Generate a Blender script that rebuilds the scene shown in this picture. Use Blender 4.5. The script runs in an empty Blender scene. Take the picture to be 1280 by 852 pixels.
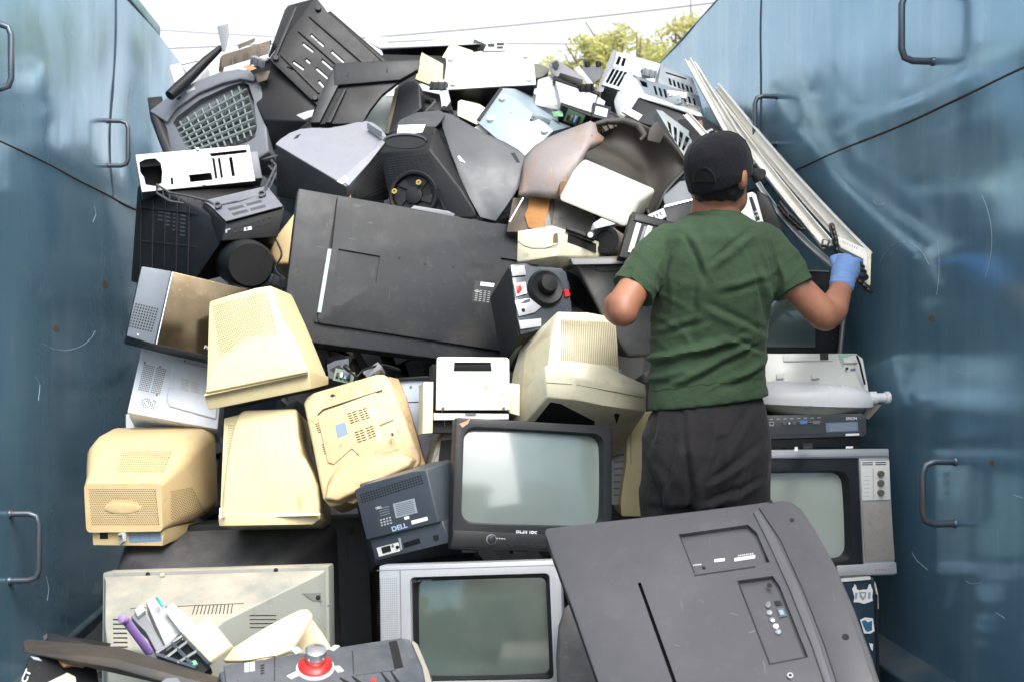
import bpy, bmesh, math, random
from mathutils import Vector, Matrix, Euler, noise
from mathutils.bvhtree import BVHTree
R = math.radians
random.seed(7)

# ---------------------------------------------------------------- camera, sky, sun, exposure
F, CX, CY, ZC = 1244.0, 640.0, 426.0, 1.12       # focal length (px of the photo), principal point, eye height
sc = bpy.context.scene
col = sc.collection
cam = bpy.data.cameras.new('camera'); cam.sensor_width = 36; cam.lens = 36 * F / 1280; cam.clip_end = 2000
camo = bpy.data.objects.new('camera', cam); camo.location = (0, 0, ZC); camo.rotation_euler = (R(90), 0, 0)
col.objects.link(camo); sc.camera = camo
SUN_EL, SUN_AZ = 50, 158                            # overcast: weak broad sun, high, from behind the camera
w = bpy.data.worlds.new('World'); sc.world = w; w.use_nodes = True
nt = w.node_tree
sky = nt.nodes.new('ShaderNodeTexSky'); sky.sky_type = 'NISHITA'; sky.sun_disc = False
sky.sun_elevation = R(SUN_EL); sky.sun_rotation = R(SUN_AZ); sky.air_density = 1.0; sky.dust_density = 6.0; sky.ozone_density = 1.0
hs = nt.nodes.new('ShaderNodeHueSaturation'); hs.inputs['Saturation'].default_value = 0.14
bg = nt.nodes['Background']; bg.inputs['Strength'].default_value = 0.15
nt.links.new(sky.outputs[0], hs.inputs['Color']); nt.links.new(hs.outputs[0], bg.inputs['Color'])
sun = bpy.data.lights.new('sun', 'SUN'); sun.energy = 0.5; sun.angle = R(28); sun.color = (1, .97, .92)
suno = bpy.data.objects.new('sun', sun); col.objects.link(suno)
# sky sun_rotation is clockwise from +Y seen from above
sd = Vector((math.sin(R(SUN_AZ)) * math.cos(R(SUN_EL)), math.cos(R(SUN_AZ)) * math.cos(R(SUN_EL)), math.sin(R(SUN_EL))))
suno.rotation_euler = (-sd).to_track_quat('-Z', 'Y').to_euler()
sc.view_settings.view_transform = 'Standard'; sc.view_settings.look = 'None'
sc.view_settings.exposure = 1.42; sc.view_settings.gamma = 1.0; sc.view_settings.use_curve_mapping = False
sc.render.engine = 'CYCLES'; sc.cycles.max_bounces = 7; sc.cycles.use_adaptive_sampling = True; sc.cycles.adaptive_threshold = .02
cam.dof.use_dof = True; cam.dof.focus_distance = 2.8; cam.dof.aperture_fstop = 5.0

# ---------------------------------------------------------------- materials
def lin(h):
    h = h.lstrip('#'); o = []
    for i in (0, 2, 4):
        c = int(h[i:i+2], 16) / 255
        o.append(c / 12.92 if c < .04045 else ((c + .055) / 1.055) ** 2.4)
    return tuple(o)
MATS = {}
def nodes(name):
    m = bpy.data.materials.new(name); m.use_nodes = True
    n = m.node_tree; b = n.nodes['Principled BSDF']
    return m, n, b
def nd(n, t, **k):
    x = n.nodes.new(t)
    for a, v in k.items():
        if a.startswith('i_'): x.inputs[a[2:].replace('_', ' ')].default_value = v
        else: setattr(x, a, v)
    return x
def mixc(n, fac, a, b, mode='MIX'):
    x = n.nodes.new('ShaderNodeMix'); x.data_type = 'RGBA'; x.blend_type = mode
    for s, v in ((0, fac), (6, a), (7, b)):
        if hasattr(v, 'is_linked') or hasattr(v, 'links'): n.links.new(v, x.inputs[s])
        else: x.inputs[s].default_value = v if s == 0 else (*v, 1)
    return x.outputs[2]
def ramp(n, v, a, b):
    x = n.nodes.new('ShaderNodeMapRange'); x.inputs[1].default_value = a; x.inputs[2].default_value = b
    n.links.new(v, x.inputs[0]); return x.outputs[0]
def mul(n, a, b, op='MULTIPLY'):
    x = n.nodes.new('ShaderNodeMath'); x.operation = op
    for i, v in enumerate((a, b)):
        if hasattr(v, 'links'): n.links.new(v, x.inputs[i])
        else: x.inputs[i].default_value = v
    x.use_clamp = op != 'ADD'
    return x.outputs[0]
def coords(n, scale=(1, 1, 1)):
    tc = n.nodes.new('ShaderNodeTexCoord'); oi = n.nodes.new('ShaderNodeObjectInfo')
    mp = n.nodes.new('ShaderNodeMapping'); mp.inputs['Scale'].default_value = scale
    n.links.new(tc.outputs['Object'], mp.inputs['Vector'])
    va = n.nodes.new('ShaderNodeVectorMath'); va.operation = 'ADD'
    sc_ = n.nodes.new('ShaderNodeMath'); sc_.operation = 'MULTIPLY'; sc_.inputs[1].default_value = 37
    n.links.new(oi.outputs['Random'], sc_.inputs[0]); n.links.new(mp.outputs[0], va.inputs[0]); n.links.new(sc_.outputs[0], va.inputs[1])
    return va.outputs[0]
def noi(n, vec, scale, detail=5, rough=.55):
    x = nd(n, 'ShaderNodeTexNoise', i_Scale=scale, i_Detail=detail, i_Roughness=rough)
    n.links.new(vec, x.inputs['Vector']); return x.outputs['Fac']
def plast(name, c, rough=.45, dirt=.35, dirtc='4a4136', dust=.25, dustc='a39c90', bump=.06, grain=300, metal=0, spec=.5, coat=0, scratch=.25):
    """moulded plastic or sheet metal with grime in blotches, dust on what faces up, faint scratches"""
    if name in MATS: return MATS[name]
    m, n, b = nodes(name); c = lin(c) if isinstance(c, str) else c
    v = coords(n)
    big = noi(n, v, 5, 7, .62); fine = noi(n, v, 38, 6, .6)
    colr = mixc(n, mul(n, ramp(n, big, .5, .78), dirt), c, lin(dirtc))
    mid = noi(n, v, 13, 8, .7)
    colr = mixc(n, mul(n, ramp(n, mid, .54, .7), dirt * .6), colr, lin(dirtc))
    colr = mixc(n, mul(n, ramp(n, fine, .57, .7), dirt * .7), colr, lin(dirtc))
    # tonal wander of the plastic itself
    colr = mixc(n, mul(n, ramp(n, noi(n, v, 2.2, 3), .3, .7), .35), colr, tuple(min(1, x * .78) for x in c))
    if scratch:
        vs = coords(n, (3, 60, 16)); s = noi(n, vs, 3, 4, .5)
        vs2 = coords(n, (50, 4, 5)); s2 = noi(n, vs2, 3, 4, .5)
        both = mul(n, ramp(n, s, .71, .76), ramp(n, s2, .71, .76), 'ADD')
        colr = mixc(n, mul(n, both, scratch), colr, tuple(min(1, x * 1.5 + .1) for x in c))
    if dust:
        g = n.nodes.new('ShaderNodeNewGeometry'); sx = n.nodes.new('ShaderNodeSeparateXYZ'); n.links.new(g.outputs['Normal'], sx.inputs[0])
        up = mul(n, ramp(n, sx.outputs['Z'], .25, 1.0), ramp(n, noi(n, v, 9, 6, .65), .3, .7))
        colr = mixc(n, mul(n, up, dust), colr, lin(dustc))
    n.links.new(colr, b.inputs['Base Color'])
    rr = n.nodes.new('ShaderNodeMapRange'); rr.inputs[1].default_value = .3; rr.inputs[2].default_value = .7
    rr.inputs[3].default_value = max(.03, rough - .1); rr.inputs[4].default_value = min(1, rough + .14)
    n.links.new(big, rr.inputs[0]); n.links.new(rr.outputs[0], b.inputs['Roughness'])
    b.inputs['Metallic'].default_value = metal; b.inputs['Specular IOR Level'].default_value = spec
    if coat: b.inputs['Coat Weight'].default_value = coat; b.inputs['Coat Roughness'].default_value = .08
    if bump:
        bp = nd(n, 'ShaderNodeBump', i_Strength=bump, i_Distance=.004)
        n.links.new(noi(n, v, grain, 3), bp.inputs['Height']); n.links.new(bp.outputs[0], b.inputs['Normal'])
    MATS[name] = m; return m
def flat(name, c, rough=.5, metal=0, spec=.5):
    if name in MATS: return MATS[name]
    m, n, b = nodes(name); c = lin(c) if isinstance(c, str) else c
    b.inputs['Base Color'].default_value = (*c, 1); b.inputs['Roughness'].default_value = rough
    b.inputs['Metallic'].default_value = metal; b.inputs['Specular IOR Level'].default_value = spec
    MATS[name] = m; return m

YEL = plast('yellowed_plastic', 'd0c196', .42, .34, '9a8252', .12, 'c9b58c')
YEL2 = plast('deep_yellowed_plastic', 'cfb588', .42, .34, '9a7a46', .12, 'c9b58c')
BEI = plast('beige_plastic', 'cbb389', .48, .6, '6b4f2c', .3, '9a8564')
CRM = plast('cream_plastic', 'cfc9b0', .45, .4, '6e6247', .25, 'b0a48c')
BLK = plast('black_plastic', '131417', .45, .3, '2c2a26', .12, '4c4a46', scratch=.25, spec=.25)
BLK2 = plast('charcoal_plastic', '1b1e22', .45, .3, '35332e', .12, '55534f', scratch=.25, spec=.28)
SHELL = plast('dark_shell_plastic', '131417', .45, .35, '2f2c28', .12, '504d48', scratch=.3, spec=.28)
TVB = plast('tv_back_metal', '1f2226', .45, .5, '4a4640', .12, '5c5a56', scratch=.4, spec=.28)
GRYTOP = plast('grey_blue_plastic', '62656e', .5, .2, '55524e', .25, 'a5a4a4')
GRY = plast('light_grey_plastic', 'a2a6a8', .45, .3, '5a544c', .3, 'b3aca2')
DGR = plast('mid_grey_plastic', '6c7076', .5, .3, '4a463f', .3, '9c9892')
OLV = plast('olive_grey_plastic', '868880', .5, .4, '5c5446', .75, 'c4b29c')
SIL = plast('silver_plastic', 'a6a8ac', .38, .25, '66605a', .3, 'b4b0a8', metal=.25)
WHT = plast('white_plastic', 'd0d0cc', .4, .22, '8a8070', .12, 'b5ada0')
WHM = plast('white_painted_steel', 'c6c6c8', .35, .3, '7a654a', .15, 'b5ada0')
ZNC = plast('galvanised_steel', '9aa1a6', .34, .4, '5a5a56', .1, 'b5ada0', metal=.75, grain=60)
PBL = plast('pale_blue_steel', '8b9ca6', .4, .4, '605d58', .12, 'a5a09a', metal=.3)
RST = plast('rusty_steel', '86807f', .6, 1.0, 'a0642a', .1, 'a39c90', metal=.2, bump=.2, grain=60)
RST2 = plast('brown_rust', '6f5338', .7, .8, '5a3a20', .2, 'a39c90', bump=.25, grain=60)
BRN = plast('dirty_brown_plastic', '4c433a', .6, .7, '7a6a55', .3, '9a8a74', bump=.2, grain=80)
BOWL = plast('dusty_grey_steel', '34312d', .6, .6, '4c4234', .06, 'a39c90', bump=.15, grain=60)
MIR = plast('brown_mirror_glass', '4a4030', .08, .25, '8a8070', .2, '9a948a', metal=.85, bump=0, scratch=.1)
GLS = None
BLACK = flat('black_void', '0a0a0b', .7)
DOT = flat('vent_black', '17140e', .8)
DOTY = flat('vent_brown', '3a2c14', .8)
LINE = flat('seam_dark', '4a3d26', .8)
LBLK = flat('label_black', '17181b', .4)
LBW = flat('label_white', 'd8d8d6', .5)
LBG = flat('label_grey', '8d949c', .5)
LBB = flat('label_blue_grey', '6f86a0', .45)
TXW = flat('print_white', 'd0d2d4', .5)
TXG = flat('print_grey', '9a9ca0', .5)
RED = plast('red_plastic', 'c02020', .3, .15, '501010', .1, 'b5a5a0')
CHR = flat('chrome', 'c8c8c8', .18, .9)
MET = flat('worn_metal', '8b8b8a', .35, .8)
PUR = plast('purple_plastic', '6a4f84', .4, .2, '3a3040', .2)
TEAL = plast('teal_plastic', '5fb8b0', .4, .2, '406a66', .1)
def glass(name, c, rough):
    m, n, b = nodes(name); v = coords(n)
    k = mixc(n, mul(n, ramp(n, noi(n, v, 7, 7, .65), .45, .8), .12), lin(c), lin('8c8f88'))
    n.links.new(k, b.inputs['Base Color'])
    rr = n.nodes.new('ShaderNodeMapRange'); rr.inputs[1].default_value = .35; rr.inputs[2].default_value = .7
    rr.inputs[3].default_value = rough; rr.inputs[4].default_value = rough + .1
    n.links.new(noi(n, v, 6, 6, .6), rr.inputs[0]); n.links.new(rr.outputs[0], b.inputs['Roughness'])
    b.inputs['IOR'].default_value = 1.75; b.inputs['Specular IOR Level'].default_value = .6; b.inputs['Coat Weight'].default_value = .6; b.inputs['Coat Roughness'].default_value = .06
    return m
GLS = glass('dusty_screen_glass', '57635f', .1)
GLS2 = glass('pale_screen_glass', '6b7572', .08)
GLS3 = glass('milky_screen_glass', '979e96', .1)
GLS4 = glass('green_screen_glass', '4b554f', .08)
GLSD = glass('dark_screen_glass', '2e3834', .08)

# ---------------------------------------------------------------- mesh kit
def U(px, py, d):
    "a point seen at photo pixel (px, py) at distance d in front of the eye, in metres"
    return Vector(((px - CX) / F * d, d, ZC + (CY - py) / F * d))
EYE = Vector((0, 0, ZC))
def box(x0, x1, y0, y1, z0, z1):
    v = [Vector((x, y, z)) for x in (x0, x1) for y in (y0, y1) for z in (z0, z1)]
    return v, [(0, 1, 3, 2), (4, 6, 7, 5), (0, 4, 5, 1), (2, 3, 7, 6), (0, 2, 6, 4), (1, 5, 7, 3)]
def prism(ring, off):
    n = len(ring); v = [Vector(p) for p in ring] + [Vector(p) + off for p in ring]
    return v, [tuple(range(n))[::-1], tuple(range(n, 2 * n))] + [(i, (i + 1) % n, n + (i + 1) % n, n + i) for i in range(n)]
def loft(rings, cap=True):
    n = len(rings[0]); v = [Vector(p) for r in rings for p in r]; f = []
    for k in range(len(rings) - 1):
        for i in range(n):
            a = k * n; j = (i + 1) % n
            f.append((a + i, a + j, a + n + j, a + n + i))
    if cap: f += [tuple(range(n))[::-1], tuple(range(len(v) - n, len(v)))]
    return v, f
def rrect(cx, cz, w, h, r, y, n=5):
    o = []
    for (sx, sz, a0) in ((1, 1, 0), (-1, 1, 90), (-1, -1, 180), (1, -1, 270)):
        for i in range(n):
            a = R(a0 + 90 * i / (n - 1))
            o.append(Vector((cx + sx * (w / 2 - r) + r * math.cos(a), y, cz + sz * (h / 2 - r) + r * math.sin(a))))
    return o
def basis(d):
    d = d.normalized(); a = Vector((0, 0, 1)) if abs(d.z) < .9 else Vector((1, 0, 0))
    u = d.cross(a).normalized(); return u, d.cross(u).normalized()
def tube(path, r, n=8):
    path = [Vector(p) for p in path]; rings = []
    for i, p in enumerate(path):
        d = (path[min(i + 1, len(path) - 1)] - path[max(i - 1, 0)]).normalized()
        if i == 0: u, w_ = basis(d)
        else: u = (u - d * u.dot(d)).normalized(); w_ = d.cross(u).normalized()
        rr = r[i] if isinstance(r, (list, tuple)) else r
        rings.append([p + (u * math.cos(2 * math.pi * k / n) + w_ * math.sin(2 * math.pi * k / n)) * rr for k in range(n)])
    return loft(rings)
def lathe(p, axis, prof, n=24):
    "prof: (distance along axis, radius)"
    axis = axis.normalized(); u, w_ = basis(axis)
    return loft([[p + axis * t + (u * math.cos(2 * math.pi * k / n) + w_ * math.sin(2 * math.pi * k / n)) * max(r, 1e-4) for k in range(n)] for t, r in prof])
def joinm(*gs):
    v, f = [], []
    for g in gs:
        o = len(v); v += list(g[0]); f += [tuple(i + o for i in q) for q in g[1]]
    return v, f
def hullg(pts):
    bm = bmesh.new()
    for p in pts: bm.verts.new(p)
    r = bmesh.ops.convex_hull(bm, input=bm.verts)
    bmesh.ops.delete(bm, geom=list({g for g in r['geom_interior'] + r['geom_unused'] if isinstance(g, bmesh.types.BMVert)}), context='VERTS')
    bmesh.ops.dissolve_limit(bm, angle_limit=R(4), verts=bm.verts, edges=bm.edges)
    bm.verts.index_update()
    g = [v.co.copy() for v in bm.verts], [tuple(v.index for v in f.verts) for f in bm.faces]
    bm.free(); return g
def mesh(name, g, mat, bev=0, seg=2, ang=30, smooth=45, tri=False):
    bm = bmesh.new(); vs = [bm.verts.new(p) for p in g[0]]
    for f in g[1]:
        try: bm.faces.new([vs[i] for i in f])
        except ValueError: pass
    bmesh.ops.recalc_face_normals(bm, faces=bm.faces)
    if bev:
        es = [e for e in bm.edges if len(e.link_faces) == 2 and e.calc_face_angle(0) > R(ang)]
        if es: bmesh.ops.bevel(bm, geom=es, offset=bev, segments=seg, profile=.6, affect='EDGES', clamp_overlap=True)
    if tri: bmesh.ops.triangulate(bm, faces=bm.faces)
    me = bpy.data.meshes.new(name); bm.to_mesh(me); bm.free()
    if mat: me.materials.append(mat)
    if smooth:
        me.polygons.foreach_set('use_smooth', [True] * len(me.polygons)); me.set_sharp_from_angle(angle=R(smooth))
    return me
def apply_mods(o):
    dg = bpy.context.evaluated_depsgraph_get(); dg.update()
    me = bpy.data.meshes.new_from_object(o.evaluated_get(dg))
    old = o.data; o.modifiers.clear(); o.data = me
    return o

class Thing:
    """a top-level thing: an Empty at its base; parts are meshes parented to it, in its own frame"""
    def __init__(s, name, label, cat, pose=None, at=None, group=None, world=None):
        s.o = bpy.data.objects.new(name, None); col.objects.link(s.o); s.o.empty_display_size = .1
        s.o['label'] = label; s.o['category'] = cat
        if group: s.o['group'] = group
        if pose:
            x, y, z, a, b, c, s.w, s.d, s.h = POSE[pose]
            M = Matrix.Translation((x, y, z + ZC)) @ Euler((a, b, c)).to_matrix().to_4x4()
            s.o.rotation_euler = (a, b, c); s.o.location = (x, y, z + ZC)
        else:
            p = world if world is not None else U(*at); s.o.location = p; M = Matrix.Translation(p)
        s.M = M; s.I = M.inverted(); s.e = s.I @ EYE; s.bvh = None; s.host = None; s.parts = []
    def U(s, px, py, d): return s.I @ U(px, py, d)
    def ray(s, px, py): return (s.I @ U(px, py, 1.0) - s.e).normalized()
    def add(s, name, g, mat, bev=0, parent=None, kind=None, label=None, **k):
        me = mesh(name, g, mat, bev, **k); o = bpy.data.objects.new(name, me); col.objects.link(o)
        o.parent = parent or s.o; s.parts.append(o)
        if kind: o['kind'] = kind
        if label: o['label'] = label
        return o
    def aim(s, *objs):
        v, f = [], []
        for o in objs:
            k = len(v); v += [x.co.copy() for x in o.data.vertices]; f += [tuple(i + k for i in p.vertices) for p in o.data.polygons]
        s.bvh = BVHTree.FromPolygons(v, f); s.pl = None
        s.host = objs[0] if objs[0].parent is s.o else objs[0].parent          # details measured on a part belong to that part
        return s
    def plane(s, a, b, c):
        a, b, c = (s.U(*q) for q in (a, b, c)); n = (b - a).cross(c - a).normalized()
        if n.dot(s.e - a) < 0: n = -n
        s.pl = (a, n); s.host = None; return s
    def nplane(s, off=0): s.host = None; s.pl = (Vector((0, -s.d / 2 - off, 0)), Vector((0, -1, 0))); return s
    def hit(s, px, py):
        r = s.ray(px, py)
        if s.pl:
            t = (s.pl[0] - s.e).dot(s.pl[1]) / r.dot(s.pl[1]); return s.e + r * t, s.pl[1]
        c, n, i, dd = s.bvh.ray_cast(s.e, r)
        if c is None: c, n, i, dd = s.bvh.find_nearest(s.e + r * (-s.e).length); 
        if n.dot(r) > 0: n = -n
        return c, n
    def tan(s, px, py, P, n, off=0):
        r = s.ray(px, py); t = (P - s.e).dot(n) / r.dot(n); return s.e + r * t + n * off
    def onp(s, pxs, off=0):
        cx = sum(p[0] for p in pxs) / len(pxs); cy = sum(p[1] for p in pxs) / len(pxs)
        P, n = s.hit(cx, cy); return [s.tan(x, y, P, n, off) for x, y in pxs], n
    def poly(s, name, pxs, thick, mat, off=0.0, bev=0, parent=None, **k):
        "a plate whose outline is measured on the surface in view, raised by thick (sunk if negative)"
        r, n = s.onp(pxs, off); return s.add(name, prism(r, n * thick), mat, bev, parent or s.host, **k)
    def marks(s, name, quad, nu, nv, fu, fv, mat, off=.0008, parent=None, jit=0, keep=None, stag=False):
        "nu x nv small raised marks (vent holes, ribs, print) filling a quad (tl, tr, br, bl)"
        a, b, c, d = [Vector(q) for q in quad]; gs = []
        for j in range(nv):
            for i in range(nu):
                if keep and not keep(i, j, nu, nv): continue
                u0 = (i + .5 - fu / 2 + (.5 if stag and j % 2 else 0) * (1 if i < nu - 1 else 0)) / nu; u1 = u0 + fu / nu
                v0 = (j + .5 - fv / 2) / nv; v1 = v0 + fv / nv
                if jit: u1 = u0 + (u1 - u0) * random.uniform(1 - jit, 1)
                q = [(a.lerp(b, u)).lerp(d.lerp(c, u), v) for u, v in ((u0, v0), (u1, v0), (u1, v1), (u0, v1))]
                m = (q[0] + q[1] + q[2] + q[3]) / 4
                P, n = s.hit(m.x, m.y); r = [s.tan(t.x, t.y, P, n, -.0004) for t in q]
                v, f = prism(r, n * (off + .0004)); gs.append((v, f[1:]))
        return s.add(name, joinm(*gs), mat, 0, parent or s.host, kind='stuff' if nu * nv > 30 else None, smooth=0)
    def text(s, name, txt, p0, p1, hpx, mat, parent=None, off=.001, bold=0.0):
        "flat lettering from pixel p0 to p1 (baseline), cap height hpx pixels"
        cu = bpy.data.curves.new(name, 'FONT'); cu.body = txt; cu.offset = bold
        to = bpy.data.objects.new(name, cu); col.objects.link(to)
        dg = bpy.context.evaluated_depsgraph_get(); me0 = bpy.data.meshes.new_from_object(to.evaluated_get(dg))
        vs = [v.co.copy() for v in me0.vertices]; fs = [tuple(p.vertices) for p in me0.polygons]
        bpy.data.objects.remove(to); bpy.data.curves.remove(cu); bpy.data.meshes.remove(me0)
        x0 = min(v.x for v in vs); x1 = max(v.x for v in vs); y1 = max(v.y for v in vs)
        d = Vector(p1) - Vector(p0); up = Vector((d.y, -d.x)).normalized()
        m = Vector(p0) + d / 2; P, n = s.hit(m.x, m.y); o = []
        for v in vs:
            q = Vector(p0) + d * ((v.x - x0) / (x1 - x0)) + up * (v.y / y1 * hpx); o.append(s.tan(q.x, q.y, P, n, off))
        return s.add(name, (o, fs), mat, 0, parent or s.host, smooth=0)
    def knob(s, name, px, py, r, h, mat, parent=None, prof=None, n=20, sink=.002):
        P, nn = s.hit(px, py)
        return s.add(name, lathe(P - nn * sink, nn, prof or [(0, r), (h * .85 + sink, r), (h + sink, r * .85)], n), mat, 0, parent or s.host, smooth=40)
    def cut(s, o, *gs):
        cs = []
        for g in gs:
            c = bpy.data.objects.new('cutter', mesh('cutter', g, None, smooth=0)); col.objects.link(c); c.parent = o.parent
            if o.parent: c.matrix_parent_inverse = Matrix()
            b = o.modifiers.new('b', 'BOOLEAN'); b.object = c; b.operation = 'DIFFERENCE'; b.solver = 'EXACT'; cs.append(c)
        bpy.context.view_layer.update(); mt = o.data.materials[0]
        apply_mods(o)
        if not o.data.materials: o.data.materials.append(mt)
        o.data.polygons.foreach_set('use_smooth', [True] * len(o.data.polygons)); o.data.set_sharp_from_angle(angle=R(35))
        for c in cs: bpy.data.objects.remove(c)
        return o
    def recess(s, o, pxs, depth):
        "cut a pocket into part o"
        r, n = s.onp(pxs, .01); s.cut(o, prism(r, n * -(depth + .01)))
def hull(t, name, pts, mat, bev=.006, **k): return t.add(name, hullg([t.U(*p) for p in pts]), mat, bev, **k)
def tag(o, **k):
    for a, v in k.items(): o[a] = v
    return o
POSE = {
 'grey_tv': (-0.7402, 2.4933, -0.7626, -0.1091, -0.0393, -0.0419, 0.5775, 0.0599, 0.3791),
 'black_tv': (-0.8313, 3.1629, -0.8507, -0.0407, -0.0445, -0.0003, 0.774, 0.11, 0.5522),
 'silver_tv': (-0.0779, 2.7135, -0.7503, -0.1562, -0.0553, -0.1087, 0.4652, 0.4506, 0.3156),
 'philips_tv': (0.0115, 2.8333, -0.4223, -0.1989, 0.0727, 0.2365, 0.4374, 0.3975, 0.3408),
 'dell': (-0.2753, 2.7308, -0.4729, -0.0238, -0.2931, -0.4376, 0.243, 0.1265, 0.1988),
 'mon1': (-1.168, 3.1524, -0.4455, 0.0741, -0.0174, -0.0067, 0.3669, 0.3274, 0.2959),
 'mon3': (-0.7372, 3.0604, -0.0089, 0.0039, -0.0892, 0.0499, 0.2861, 0.4501, 0.3039),
 'mon4': (-0.4005, 2.893, -0.3676, -0.8802, -0.3308, 0.1112, 0.2596, 0.2987, 0.4181),
 'mon5': (0.166, 2.9042, -0.1312, -0.3751, 0.1758, 0.223, 0.2684, 0.5421, 0.2892),
 'flat_tv': (-0.323, 3.3313, 0.1901, -0.2051, 0.1299, 0.3002, 0.8388, 0.0699, 0.5032),
 'stereo': (0.0658, 3.1647, 0.0742, -0.4351, -0.0454, 0.218, 0.1779, 0.2672, 0.2182),
 'printer_part': (0.1489, 3.1541, 0.2936, -0.0397, -0.0028, -0.6895, 0.1672, 0.2131, 0.0798),
 'plate_dev': (-0.1416, 2.9652, -0.1765, -0.1173, 0.0204, 0.1876, 0.2762, 0.2495, 0.2012),
 'dark_micro': (-0.9926, 3.1277, 0.1702, 0.6864, 0.2304, 0.3933, 0.3397, 0.3008, 0.272),
 'white_micro': (-1.0995, 3.2468, -0.2257, -0.532, 0.247, 0.4249, 0.3104, 0.2985, 0.227),
 'pc_chassis': (-1.1945, 3.7613, 0.6246, -0.1463, -0.1561, 0.3527, 0.4048, 0.1798, 0.1402),
 'white_case': (-0.0864, 4.0572, 1.0599, -0.0147, -0.0604, 0.0188, 0.3409, 0.303, 0.1409),
 'blue_case': (0.0511, 3.8475, 0.8363, 0.3473, 0.7477, -0.0765, 0.2442, 0.3102, 0.1715),
 'white_tub': (0.3255, 3.4029, 0.5051, 0.4682, 0.4401, -0.2641, 0.265, 0.151, 0.1129),
 'drive_frame': (0.4325, 3.0452, 0.3106, 0.5849, 0.2493, 0.0086, 0.1771, 0.03, 0.1558),
 'dark_tv': (0.7183, 3.1173, 0.0923, 0.0095, 0.0107, 0.4403, 0.5, 0.2953, 0.2537),
 'white_printer': (0.7939, 2.8874, -0.1743, -0.5189, -0.0035, -0.1052, 0.3792, 0.2997, 0.1519),
 'projector': (0.7784, 2.8496, -0.2441, 0.0039, -0.0113, 0.1133, 0.3574, 0.2781, 0.0881),
 'retro_tv': (0.7629, 2.8321, -0.4778, -0.1071, 0.0035, 0.1252, 0.4904, 0.3469, 0.3373),
 'speaker': (0.8335, 2.7182, -0.7809, -0.0424, -0.0113, 0.159, 0.2105, 0.2501, 0.3055),
 'front_tv': (0.3862, 1.9733, -0.541, 0.3338, -0.2249, -0.7933, 0.6596, 0.05, 0.4473),
 'boombox': (-0.3595, 1.9576, -0.7722, -1.216, -0.0479, 0.3912, 0.3897, 0.18, 0.2731),
}
# ---------------------------------------------------------------- setting: ground, container, trees, lines
TH = math.atan(128 / F)                       # the container's long axis points a little left of the view
CM = Matrix.Rotation(TH, 4, 'Z')
WL, WR, WT, LEN = -1.23, 1.355, 2.616, 6.6
def concrete():
    m, n, b = nodes('yard_concrete'); v = coords(n)
    c = mixc(n, ramp(n, noi(n, v, .8, 8, .65), .3, .7), lin('8a857c'), lin('b3ada2'))
    n.links.new(c, b.inputs['Base Color']); b.inputs['Roughness'].default_value = .85; return m
def wallmat():
    m, n, b = nodes('painted_blue_steel')
    tc = n.nodes.new('ShaderNodeTexCoord')
    def V(s):
        mp = n.nodes.new('ShaderNodeMapping'); mp.inputs['Scale'].default_value = s; n.links.new(tc.outputs['Object'], mp.inputs['Vector']); return mp.outputs[0]
    v1, vs, vd = V((1, 1, 1)), V((5, 5, .45)), V((18, 18, .8))
    base = mixc(n, ramp(n, noi(n, v1, 1.6, 6, .6), .35, .68), lin('6f9ab4'), lin('85acc2'))
    base = mixc(n, mul(n, ramp(n, noi(n, vs, 2.5, 6, .6), .48, .8), .26), base, lin('bdd2dd'))      # chalky run-down streaks
    base = mixc(n, mul(n, ramp(n, noi(n, vd, 3, 6, .6), .58, .72), .1), base, lin('bccad0'))
    base = mixc(n, mul(n, ramp(n, noi(n, V((2.2, 2.2, 1.0)), 2.2, 7, .7), .62, .72), .4), base, lin('5d8ba8'))   # older darker paint
    rust = ramp(n, noi(n, V((3, 3, 1.6)), 3.4, 9, .72), .68, .74)
    base = mixc(n, mul(n, rust, .75), base, lin('7d5636'))
    chip = ramp(n, noi(n, V((5, 5, 2.2)), 5, 8, .75), .66, .7)
    base = mixc(n, mul(n, chip, .6), base, lin('b9c6cb'))
    # scratches: thin curved level lines of a smooth noise, broken up
    def lines(vec, sc_, w_, thr):
        a = noi(n, vec, sc_, 1, .3)
        d = n.nodes.new('ShaderNodeMath'); d.operation = 'SUBTRACT'; n.links.new(a, d.inputs[0]); d.inputs[1].default_value = .5
        e = n.nodes.new('ShaderNodeMath'); e.operation = 'ABSOLUTE'; n.links.new(d.outputs[0], e.inputs[0])
        l = n.nodes.new('ShaderNodeMapRange'); l.inputs[1].default_value = w_; l.inputs[2].default_value = 0; n.links.new(e.outputs[0], l.inputs[0])
        return mul(n, l.outputs[0], ramp(n, noi(n, vec, sc_ * 1.7, 4), thr, thr + .06))
    base = mixc(n, mul(n, lines(v1, 3.1, .004, .56), .6), base, lin('9fb4bd'))
    base = mixc(n, mul(n, lines(V((1, 1.6, 2.1)), 4.7, .005, .6), .5), base, lin('a8b4b8'))
    n.links.new(base, b.inputs['Base Color'])
    rr = n.nodes.new('ShaderNodeMapRange'); rr.inputs[1].default_value = .3; rr.inputs[2].default_value = .7; rr.inputs[3].default_value = .1; rr.inputs[4].default_value = .24
    n.links.new(noi(n, V((3, 3, .8)), 2, 6, .6), rr.inputs[0]); n.links.new(rr.outputs[0], b.inputs['Roughness'])
    b.inputs['Specular IOR Level'].default_value = .8; b.inputs['Metallic'].default_value = .58
    bp = nd(n, 'ShaderNodeBump', i_Strength=.05, i_Distance=.02); n.links.new(noi(n, V((1, 1, .55)), 6, 4), bp.inputs['Height']); n.links.new(bp.outputs[0], b.inputs['Normal'])
    return m
g = bpy.data.objects.new('ground', mesh('ground', ([(-400, -400, -.2), (400, -400, -.2), (400, 400, -.2), (-400, 400, -.2)], [(0, 1, 2, 3)]), concrete(), smooth=0))
col.objects.link(g); g['kind'] = 'structure'
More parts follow.
